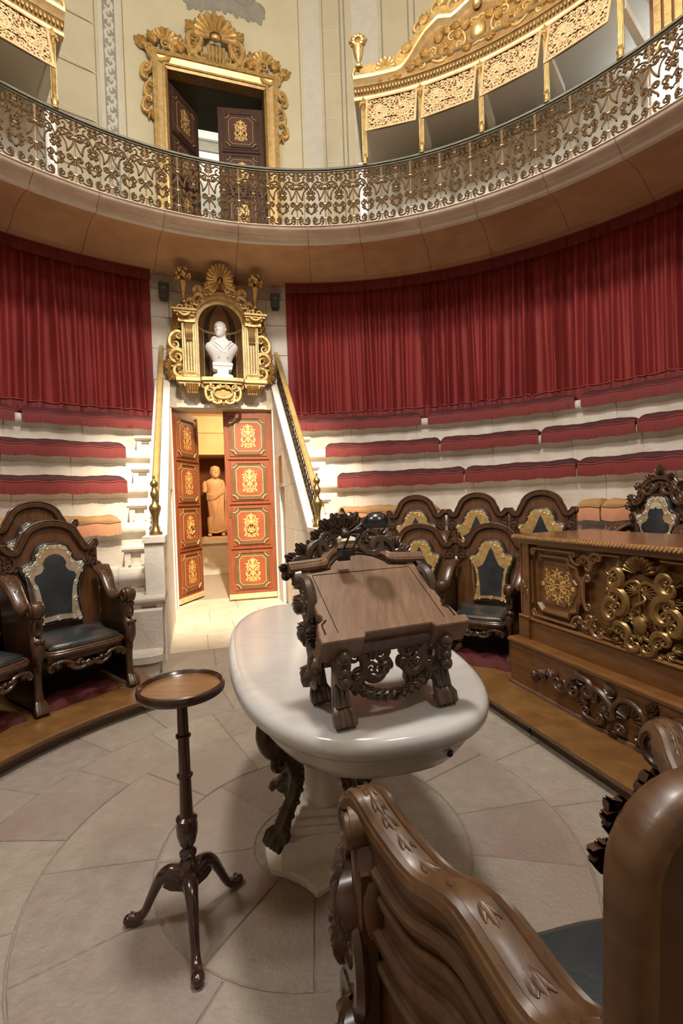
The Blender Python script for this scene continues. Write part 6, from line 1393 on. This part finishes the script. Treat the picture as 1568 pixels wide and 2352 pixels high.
# ================================================================== carved lectern on the table
LA = R(23.0); LO = Vector((.268, -.672, TZ + .001)); LX = Vector((math.cos(LA), math.sin(LA), 0)); LB = Vector((-math.sin(LA), math.cos(LA), 0))
fl = lambda p: LO + LX * p[0] + LB * p[1] + EZ * p[2]                    # x right, b back, z up
lc = thing('carved_lectern', 'dark carved wooden book lectern with paw feet on the marble table', 'lectern', loc=LO)
sl = math.atan2(.148, .225); cs, sn = math.cos(sl), math.sin(sl); BL = .27
bd = lambda p: fl((p[0], -.035 + p[1] * cs - p[2] * sn, .222 + p[1] * sn + p[2] * cs))    # board coords: x, up the slope, out
half = [(.203, 0), (.203, .035), (.196, .060), (.180, .068), (.178, .080), (.186, .09), (.182, .255), (.180, .262)]
top_ = [(.155, .268), (.120, .272), (.095, .276), (.088, .292), (.06, .318), (.03, .330), (0, .334)]
o = half + top_ + [(-x, y) for x, y in reversed(half + top_[:-1])]
mb = MB(); mb.prism(o, -.022, 0, f=bd, bev=.003); mb.build('board', M['lectern_wood'], lc, smooth=False)
mb = MB()
for x0, y0, x1, y1 in ((-.155, .02, -.155, .235), (.155, .02, .155, .235), (-.155, .235, .155, .235)): mb.tube([bd((x0, y0, .0005)), bd((x1, y1, .0))], .0012, 4)
for q in (-1, 1): mb.tube([bd((q * .188, .012, .001)), bd((q * .188, .052, .001)), bd((q * .172, .066, .001))], .0022, 4)
mb.tube([bd((x, y - .020, .0012)) for x, y in top_ + [(-x, y) for x, y in reversed(top_[:-1])]], .003, 5); mb.build('inlay_line', M['inlay_dark'], lc)
mb = MB(); lo_ = [(-.212, -.004), (-.10, -.004), (-.092, .010), (.098, .010), (.106, -.004), (.212, -.004), (.212, .024), (.108, .024), (.100, .034), (-.095, .034), (-.103, .024), (-.212, .024)]
mb.prism([(x, y) for x, y in lo_], -.055, .014, f=lambda p: bd((p[0], p[1] - .012, p[2])), bev=.003); mb.build('book_ledge', M['lectern_wood'], lc, smooth=False)
mb = MB(); mb.box(-.205, .205, -.014, .012, -.052, -.02, f=lambda p: bd((p[0], p[1], p[2]))); mb.build('ledge_fascia', M['lectern_carved'], lc, smooth=False)
crest = [(-.215, .262), (-.15, .266), (-.110, .272), (-.100, .290), (-.07, .318), (-.035, .336), (0, .340), (.035, .336), (.07, .318), (.100, .290), (.110, .272), (.15, .266), (.215, .262)]
cp = smooth_path(crest, 4); mb = MB(); mb.tube([bd((x, y, .006)) for x, y in cp], .013, 8); mb.tube([bd((x, y + .012, .012)) for x, y in cp], .009, 6); mb.build('crest_moulding', M['lectern_wood'], lc)
def cr(p): return fl((p.x * .84 - .012, .215 + .045 * max(0, 1 - abs(p.x) / .14) + p.y * .10 - p.z, .358 + .030 * max(0, 1 - abs(p.x) / .15) + p.y * .92))                       # carved crest stands nearly upright behind the board
mb = MB()
shell(mb, 0, .075, .075, 9, -10, 190, .020); mb.ball((0, .075, .01), (.02, .018, .016))
for s in (-1, 1):
    cscroll(mb, (s * .05, .04), (s * .105, .095), -s * .045, .026, .016, .007, turns=1.5, h=.012); cscroll(mb, (s * .09, .03), (s * .165, .045), s * .045, .026, .015, .007, turns=1.4, h=.012); cscroll(mb, (s * .165, .018), (s * .225, .01), s * .030, .020, .012, .006, turns=1.3, h=.012); cscroll(mb, (s * .225, .0), (s * .250, -.015), s * .012, .011, .010, .005, h=.010)
    for x, y, an, L in ((.03, .10, 1.2, .06), (.07, .10, .9, .06), (.11, .085, .8, .05), (.13, .05, 1.0, .055), (.17, .05, .9, .05), (.20, .03, .5, .05), (.235, .01, .3, .035), (.06, .03, -.3, .045), (.14, .02, .3, .04)): acanthus(mb, s * x, y, an if s > 0 else PI - an, L, 5, .5, .018)
for i in range(7): acanthus(mb, (i - 3) * .022, .125 - .008 * abs(i - 3), PI / 2 - (i - 3) * .22, .035, 3, .6, .016)
mb.box(-.20, .20, -.02, .035, -.012, -.002); mb.map(cr); mb.build('crest_carving', M['lectern_carved'], lc)
for s in (-1, 1):                                           # scrolled sides below the board
    sd = lambda p, s=s: fl((s * (.185 + p.z), p.x, p.y))
    mb = MB()
    cscroll(mb, (.145, .345), (.12, .24), -.05, .030, .016, .008, turns=1.4); cscroll(mb, (.12, .25), (.03, .18), .035, .022, .014, .007, turns=1.3); cscroll(mb, (.165, .20), (.08, .11), -.04, .024, .014, .007, turns=1.3); cscroll(mb, (.06, .17), (.10, .07), .03, .022, .013, .006, turns=1.3)
    for x, y, an in ((.16, .33, .5), (.16, .28, -.4), (.13, .22, -.8), (.10, .20, 2.5), (.05, .16, -1.5), (.12, .11, -1.2)): acanthus(mb, x, y, an, .06, 5, .5, .02)
    mb.prism([(-.01, .19), (.02, .14), (.15, .12), (.17, .16), (.16, .34), (.12, .30)], -.028, -.006); mb.map(sd); mb.build('side_carving', M['lectern_carved'], lc)
for s in (-1, 1):
    for b_, hz in ((0.0, .19), (.165, .22)):
        x = s * .148; mb = MB()
        mb.tube([fl(p) for p in smooth_path([(x, b_ + .012, hz), (x, b_ - .012, hz * .78), (x, b_ + .010, hz * .52), (x, b_ + .008, hz * .28), (x, b_ - .004, .03)], 4)], [.024, .026, .019, .019, .024], 10)
        if b_ == 0:
            for z, r_ in ((hz * .92, .021), (hz * .72, .016), (hz * .60, .018)): mb.ball(fl((x, b_ - .028, z)), r_, 10, 7)
        for q in range(3): mb.tube([fl((x + (q - 1) * .014, b_ - .006, .10)), fl((x + (q - 1) * .013, b_ - .016, .05))], [.004, .009], 6)
        for q in range(4): z = x + (-.021 + .014 * q); mb.tube([fl((x + (z - x) * .7, b_ - .008, .045)), fl((z, b_ - .026, .030)), fl((z, b_ - .032, .012)), fl((z, b_ - .026, .003))], [.010, .0125, .011, .005], 7)
        mb.ball(fl((x, b_ - .004, .020)), (.025, .025, .020), 10, 6); mb.build('paw_leg', M['lectern_carved'], lc)
mb = MB(); AP = lambda p: fl((p.x, -.008 - p.z, p.y))        # pierced apron with a hanging garland
for s in (-1, 1):
    cscroll(mb, (s * .02, .165), (s * .10, .17), s * .03, .020, .013, .006, h=.006); cscroll(mb, (s * .11, .185), (s * .115, .10), -s * .025, .018, .012, .006, h=.006); cscroll(mb, (s * .03, .12), (s * .085, .135), -s * .025, .018, .011, .005, h=.006)
    for x, y, an in ((.05, .19, -1.0), (.09, .13, -.8), (.11, .11, -1.7), (.02, .15, -1.2)): acanthus(mb, s * x, y, an if s > 0 else PI - an, .045, 4, .5, .014)
    for i in range(7):
        a0 = PI * .5 * i / 7; px, py = .105 * math.cos(a0), .115 - .062 * math.sin(a0); an = math.atan2(-.062 * math.cos(a0), -.105 * math.sin(a0)); mb.leaf((s * px, py, 0), (s * (px + .028 * math.cos(an + .5)), py + .028 * math.sin(an + .5), 0), .008, .010); mb.leaf((s * px, py, 0), (s * (px + .028 * math.cos(an - .6)), py + .028 * math.sin(an - .6), 0), .008, .010)
        mb.ball((s * px, py, .004), .010, 6, 4)
mb.box(-.13, .13, .175, .215, -.010, .004); mb.map(AP); mb.build('apron_carving', M['lectern_carved'], lc)

# ---- black clip lamp on the crest of the lectern
lm = thing('clip_lamp', 'black domed reading lamp clipped on top of the lectern', 'lamp', loc=fl((-.03, .19, .41)))
mb = MB(); HC = Vector(fl((.026, .115, .478))); prof = [(.0415, 0), (.041, .012), (.036, .026), (.026, .037), (.012, .043), (.001, .044)]
mb.lathe(prof + [(.001, .041)][:0], 24, HC); mb.lathe([(.039, .001), (.0415, 0), (.0415, .003)], 24, HC); mb.build('shade', M['black_gloss'], lm)
for s in (-1, 1):
    mb = MB(); a = fl((-.055 + s * .013, .145, .412)); mb.tube([a, fl((-.03 + s * .018, .125, .47)), HC + Vector((-.02 + s * .02, 0, .012))], .003, 6); mb.build('arm_rod', M['black'], lm)
mb = MB(); mb.box(-.020, .020, -.014, .014, -.004, .012, f=lambda p: fl((-.055 + p[0], .145 + p[1], .405 + p[2]))); mb.box(-.017, .017, -.006, .010, -.02, .016, f=lambda p: fl((-.055 + p[0], .165 + p[1], .405 + p[2]))); mb.build('clip', M['black'], lm, smooth=False)
mb = MB(); mb.ball(HC + Vector((0, 0, .008)), (.018, .018, .014), 10, 6); mb.build('bulb', M['print_white'], lm)

# ================================================================== tripod candle stand
SC = Vector((-.385, -.380, 0)); ZK = 1.075
cs_ = thing('candle_stand', 'slim dark mahogany tripod stand with a round dished top', 'stand', loc=SC)
mb = MB(); TOPC = SC + Vector((-.045, .145, 0)) * 0
mb.lathe([(r_ * .86, z * ZK) for r_, z in [(.150, .706), (.158, .712), (.160, .722), (.157, .732), (.150, .735), (.144, .730), (.138, .7225), (.02, .7225)]], 48, SC); mb.build('dished_rim', M['mahogany'], cs_)
mb = MB(); mb.lathe([(r_ * .86, z * ZK) for r_, z in [(.139, .716), (.139, .7238), (.001, .7238)]], 48, SC); mb.build('table_top', M['tray_wood'], cs_)
mb = MB(); mb.lathe([(r_, z if z < .26 else z + (z - .26) / .448 * .053) for r_, z in [(.020, .11), (.024, .12), (.030, .135), (.031, .205), (.026, .212), (.020, .222), (.027, .232), (.027, .240), (.019, .248), (.016, .256), (.026, .270), (.033, .295), (.034, .320), (.030, .335), (.034, .338), (.033, .342), (.022, .348), (.0205, .36), (.0185, .455), (.0185, .460), (.025, .463), (.025, .469), (.0185, .472), (.0178, .57), (.0178, .575), (.024, .578), (.024, .584), (.0175, .587), (.0165, .665), (.0165, .672), (.026, .676), (.034, .684), (.034, .704), (.036, .708)]], 24, SC); mb.build('post', M['mahogany'], cs_)
for ft_ in (Vector((-.582, -.377)), Vector((-.268, -.225)), Vector((-.303, -.575))):
    d = Vector((ft_.x - SC.x, ft_.y - SC.y, 0)); L = max(.185, d.length); d.normalize(); mb = MB(); fp = lambda p: SC + d * (p[0] * L) + EZ * p[1]
    P = smooth_path([(.10, .165), (.28, .175), (.46, .155), (.62, .10), (.76, .045), (.90, .022), (1.02, .024)], 5)
    mb.tube([fp(p) for p in P], [.026, .024, .019, .015, .013, .017, .019], 10, flat=1.0); mb.ball(fp((1.02, .018)), (.020, .020, .016), 10, 6)
    mb.prism([(.10, .115), (.30, .118), (.42, .13), (.36, .165), (.12, .175)], -.011, .011, f=lambda p: SC + d * (p[0] * L) + EZ * p[1] + Vector((-d.y, d.x, 0)) * p[2]); mb.build('cabriole_leg', M['mahogany'], cs_)

# ================================================================== carved desk on its plinth
dk = thing('carved_desk', 'long carved desk with gilded cartouche on a raised wooden plinth', 'desk', loc=W(.05, 1.95, DZ))
U0, U1 = .86, -.78; FD = plane(W(U0, 1.68, 0), -EU, EZ); LEN = U0 - U1; CXD = .915
FP = plane(W(U0 + .03, 1.60, 0), -EU, EZ)
mb = MB(); mb.box(0, LEN + .06, DZ, .385, -1.1, 0, f=FP); mb.build('plinth', M['desk_wood'], dk, smooth=False)
mb = MB(); mb.bbox(-.012, LEN + .07, -1.1, .014, .385, .412, .012, f=lambda p: FP((p[0], p[2], p[1]))); mb.build('plinth_top', M['desk_wood'], dk, smooth=False)
mb = MB(); mb.box(-.006, LEN + .066, DZ, .118, -1.1, .016, f=FP); mb.build('plinth_skirting', M['dais_riser'], dk, smooth=False)
mb = MB(); mb.box(.0, LEN, .412, 1.06, -.56, -.025, f=FD); mb.build('body', M['desk_wood'], dk, smooth=False)
mb = MB(); mb.box(.10, LEN - .10, .412, .535, -.03, .012, f=FD); mb.bbox(.10, LEN - .10, .535, .562, -.03, .026, .012, f=FD); mb.build('base_rail', M['desk_wood'], dk, smooth=False)
for x0 in (0.0, LEN - .10):                                 # corner pilasters
    mb = MB(); mb.box(x0, x0 + .10, .412, .545, -.10, .028, f=FD); mb.box(x0 + .006, x0 + .094, .545, 1.06, -.08, .008, f=FD); mb.bbox(x0 - .004, x0 + .104, .40 + .145, .40 + .165, -.1, .034, .01, f=FD); mb.build('pilaster', M['desk_wood'], dk, smooth=False)
    for xx in (x0 + .012, x0 + .086): mb = MB(); mb.tube([FD((xx, .58, .010)), FD((xx, 1.045, .010))], .006, 6); mb.build('reed', M['desk_carved'], dk)
    mb = MB(); acanthus(mb, x0 + .05, .76, PI / 2, .08, 3, .4, .012); acanthus(mb, x0 + .05, .74, -PI / 2, .08, 3, .4, .012); mb.ball((x0 + .05, .75, .01), (.012, .012, .008)); mb.map(FD); mb.build('pilaster_carving', M['desk_carved'], dk)
mb = MB(); mb.bbox(-.03, LEN + .03, -.60, .05, 1.075, 1.103, .008, f=lambda p: FD((p[0], p[2], p[1]))); mb.build('desk_top', M['desk_top_wood'], dk, smooth=False)
mb = MB(); mb.box(-.012, LEN + .012, 1.045, 1.075, -.58, .030, f=FD); mb.build('cornice', M['desk_wood'], dk, smooth=False)
mb = MB(); n = 74
for i in range(n): x = -.02 + (LEN + .04) * (i + .5) / n; mb.leaf((x - .010, 1.078, .048), (x + .012, 1.098, .048), .009, .010); mb.ball((x, 1.086, .050), (.007, .007, .006), 6, 4)
mb.map(FD)
mb2 = MB(); 
for i in range(24): y = -.56 + .6 * (i + .5) / 24; mb2.ball((-.030, 1.088, y), (.008, .009, .010), 6, 4)
mb.join(mb2.map(FD)); mb.build('gilt_leaf_edge', M['gold_soft'], dk, kind='stuff')
def shape_panel(cx, cy, w_, h_, flip):
    """raised panel with notched and rounded corners on the side towards the middle"""
    s = -1 if flip else 1
    p = [(-w_, -h_ + .05), (-w_ + .05, -h_), (w_ - .09, -h_), (w_ - .075, -h_ + .035), (w_ - .02, -h_ + .05), (w_ - .01, -h_ + .10), (w_ + .02, -h_ + .13), (w_ + .02, h_ - .13), (w_ - .01, h_ - .10), (w_ - .02, h_ - .05), (w_ - .075, h_ - .035), (w_ - .09, h_), (-w_ + .05, h_), (-w_, h_ - .05)]
    return [(cx + s * x, cy + y) for x, y in p]
for cx, flip in ((.345, False), (2 * CXD - .345, True)):
    o0 = shape_panel(cx, .80, .185, .185, flip); o0 = o0 if not flip else list(reversed(o0))
    mb = MB(); rows = []
    for ins, h in ((0, -.026), (0, .012), (.012, .020), (.022, .012), (.030, -.004), (.042, -.008)): rows.append([FD((x, y, h)) for x, y in inset(o0, ins)])
    mb.grid(rows, cv=True); mb.build('panel_moulding', M['desk_wood'], dk, ang=25)
    mb = MB(); i0 = inset(o0, .040); mb.prism(i0, -.026, -.006, f=FD); mb.prism(inset(o0, .058), -.008, .002, f=FD, bev=.006); pn = mb.build('panel', M['desk_wood'], dk, smooth=False)
    mb = MB(); q = MB()                                     # gold inlaid arabesque: four-way symmetric
    def S(p): q.tube(p, [.0026, .0036, .002], 4, flat=.35, up=(0, 0, 1), caps=False)
    S(spiral(.030, .040, .022, PI, 1.3, -1, .2)); S(spiral(.075, .066, .020, -PI * .6, 1.2, 1, .2)); S(bez((.008, .04, 0), (.01, .075, 0), (.04, .07, 0), (.066, .048, 0), 8)); S(spiral(.060, .020, .018, PI * .8, 1.1, 1, .2)); S(bez((.0, .012, 0), (.03, .0, 0), (.05, .004, 0), (.09, .012, 0), 8)); S(spiral(.100, .025, .016, -PI * .5, 1.1, -1, .2)); S(bez((0, .07, 0), (.01, .09, 0), (.03, .085, 0), (.045, .095, 0), 6)); S(spiral(.092, .095, .010, 0, 1, -1, .3))
    for x, y, an in ((.012, .06, 1.3), (.045, .03, .3), (.08, .04, .9), (.02, .015, .4), (.11, .006, .0), (.0, .085, 1.57)): q.leaf((x, y, 0), (x + .028 * math.cos(an), y + .028 * math.sin(an), 0), .007, .0015)
    q.mirror(0); q.mirror(1); mb.join(q, f=lambda p: FD((cx + (.005 if flip else -.005) + p.x, .80 + p.y, .003 + p.z))); mb.build('gold_arabesque', M['gold_inlay'], pn)
    s = -1 if flip else 1                                    # scroll frame round the panel
    mb = MB(); X = lambda x: cx + s * x
    for y0, y1, e in ((.985, 1.0, 1), (.615, .60, -1)): mb.tube([(X(-.19), .80 + e * .215, .012), (X(.12), .80 + e * .215, .012)], .009, 6); cscroll(mb, (X(.12), .80 + e * .215), (X(.185), .80 + e * .16), s * e * -.03, .018, .010, .005, h=.012); cscroll(mb, (X(-.19), .80 + e * .215), (X(-.215), .80 + e * .18), s * e * -.02, .014, .009, .004, h=.012)
    mb.tube([(X(-.218), .66, .012), (X(-.218), .94, .012)], .007, 6)
    cscroll(mb, (X(.235), .90), (X(.235), .70), s * -.03, .022, .011, .005, h=.012); cscroll(mb, (X(.20), 1.0), (X(.255), .93), s * .03, .022, .012, .005, h=.012); cscroll(mb, (X(.20), .60), (X(.255), .67), -s * .03, .022, .012, .005, h=.012)
    cscroll(mb, (X(.26), .98), (X(.33), 1.01), s * .03, .020, .012, .005, h=.012); cscroll(mb, (X(.26), .62), (X(.33), .57), -s * .03, .020, .012, .005, h=.012); mb.tube([(X(.33), 1.025, .010), (X(.46), 1.025, .010)], .008, 6); mb.tube([(X(.33), .575, .010), (X(.46), .575, .010)], .008, 6)
    for x, y, an in ((.20, .98, .8), (.20, .62, -.8), (.25, .94, .3), (.25, .66, -.3), (.30, 1.0, .2), (.30, .60, -.2)): acanthus(mb, X(x), y, an if s > 0 else PI - an, .045, 4, .5, .014)
    mb.map(FD); mb.build('scroll_frame', M['desk_carved'], dk)
mb = MB(); o = [(CXD + .115 * math.cos(2 * PI * i / 30) * (1 + .10 * math.cos(4 * PI * i / 30)), .805 + .155 * math.sin(2 * PI * i / 30)) for i in range(30)]
mb.prism(o, -.026, .004, f=FD, bev=.01); mb.build('cartouche_ground', M['desk_wood'], dk, smooth=False)
mb = MB()                                                   # gilded cartouche: shell, C-scrolls, serpent staff, crossed rays
shell(mb, CXD, .945, .10, 11, 10, 170, .045); acanthus(mb, CXD, .99, PI / 2, .07, 5, .5, .03)
for s in (-1, 1):
    X = lambda x: CXD + s * x
    cscroll(mb, (X(.13), .96), (X(.165), .87), -s * .045, .030, .022, .010, turns=1.3, h=.02); cscroll(mb, (X(.155), .85), (X(.12), .73), -s * .06, .034, .024, .010, turns=1.3, h=.02); cscroll(mb, (X(.16), .80), (X(.175), .69), s * .045, .030, .020, .009, turns=1.3, h=.02)
    cscroll(mb, (X(.15), .66), (X(.07), .62), -s * .04, .026, .019, .009, turns=1.3, h=.02); cscroll(mb, (X(.075), .61), (X(.01), .58), s * .03, .020, .016, .008, h=.02); cscroll(mb, (X(.005), .90), (X(.10), .80), s * .05, .022, .010, .006, h=.012); cscroll(mb, (X(.10), .72), (X(.01), .645), s * .05, .020, .011, .006, h=.012)
    for x, y, an in ((.10, .97, .8), (.16, .92, .3), (.17, .84, -.2), (.18, .74, -.5), (.17, .64, -.6), (.09, .58, -1.2), (.14, .60, -.9), (.05, .96, 1.2)): acanthus(mb, X(x), y, an if s > 0 else PI - an, .055, 4, .5, .022)
    for i in range(6): a = R(12 + 20 * i - 50); mb.tube([(X(.012), .86, .012), (X(.012 + .075 * math.cos(a)), .86 + .055 * math.sin(a), .010)], [.004, .006, .003], 5)
    for i in range(3): acanthus(mb, X(.03 + .012 * i), .70 + .02 * i, 1.0 if s > 0 else PI - 1.0, .05, 3, .5, .016)
mb.tube([(CXD, .66, .016), (CXD, .88, .016)], .007, 6); mb.tube([(CXD + .030 * math.sin(i * .62), .70 + .010 * i, .016 + .010 * math.cos(i * .62)) for i in range(17)], [.010, .010, .006], 7)
mb.ball((CXD, .70, .018), (.040, .045, .02), 12, 7); mb.ball((CXD, .625, .016), (.016, .020, .012)); mb.map(FD); mb.build('gilded_cartouche', M['gold_dark'], dk)
mb = MB()                                                   # shell and scroll appliqué on the plinth
G = lambda x: x
shell(mb, .94, .235, .085, 11, -20, 200, .030); mb.tube([(.94 + .092 * math.cos(R(-20 + 220 * i / 20)), .235 + .092 * math.sin(R(-20 + 220 * i / 20)), .02) for i in range(21)], .014, 7)
for s in (-1, 1):
    X = lambda x: .94 + s * x
    cscroll(mb, (X(.03), .165), (X(.075), .175), -s * .02, .022, .016, .007, turns=1.4, h=.018); cscroll(mb, (X(.10), .20), (X(.24), .30), s * .05, .030, .018, .008, turns=1.3, h=.018); cscroll(mb, (X(.22), .30), (X(.40), .24), s * .07, .040, .018, .008, turns=1.4, h=.018); cscroll(mb, (X(.16), .17), (X(.30), .17), -s * .035, .026, .016, .007, turns=1.2, h=.018); cscroll(mb, (X(.42), .26), (X(.52), .25), -s * .05, .028, .014, .006, turns=1.3, h=.016); cscroll(mb, (X(.53), .26), (X(.62), .23), s * .025, .018, .011, .005, h=.014)
    for x, y, an in ((.11, .27, .4), (.12, .22, .0), (.10, .31, .9), (.20, .25, .6), (.27, .22, -.4), (.34, .28, .5), (.44, .22, .3), (.50, .27, .6), (.60, .25, .2), (.66, .22, .1), (.08, .14, -.7), (.30, .31, .9)): acanthus(mb, X(x), y, an if s > 0 else PI - an, .07, 5, .5, .022)
mb.map(FP); mb.build('shell_carving', M['carving'], dk)
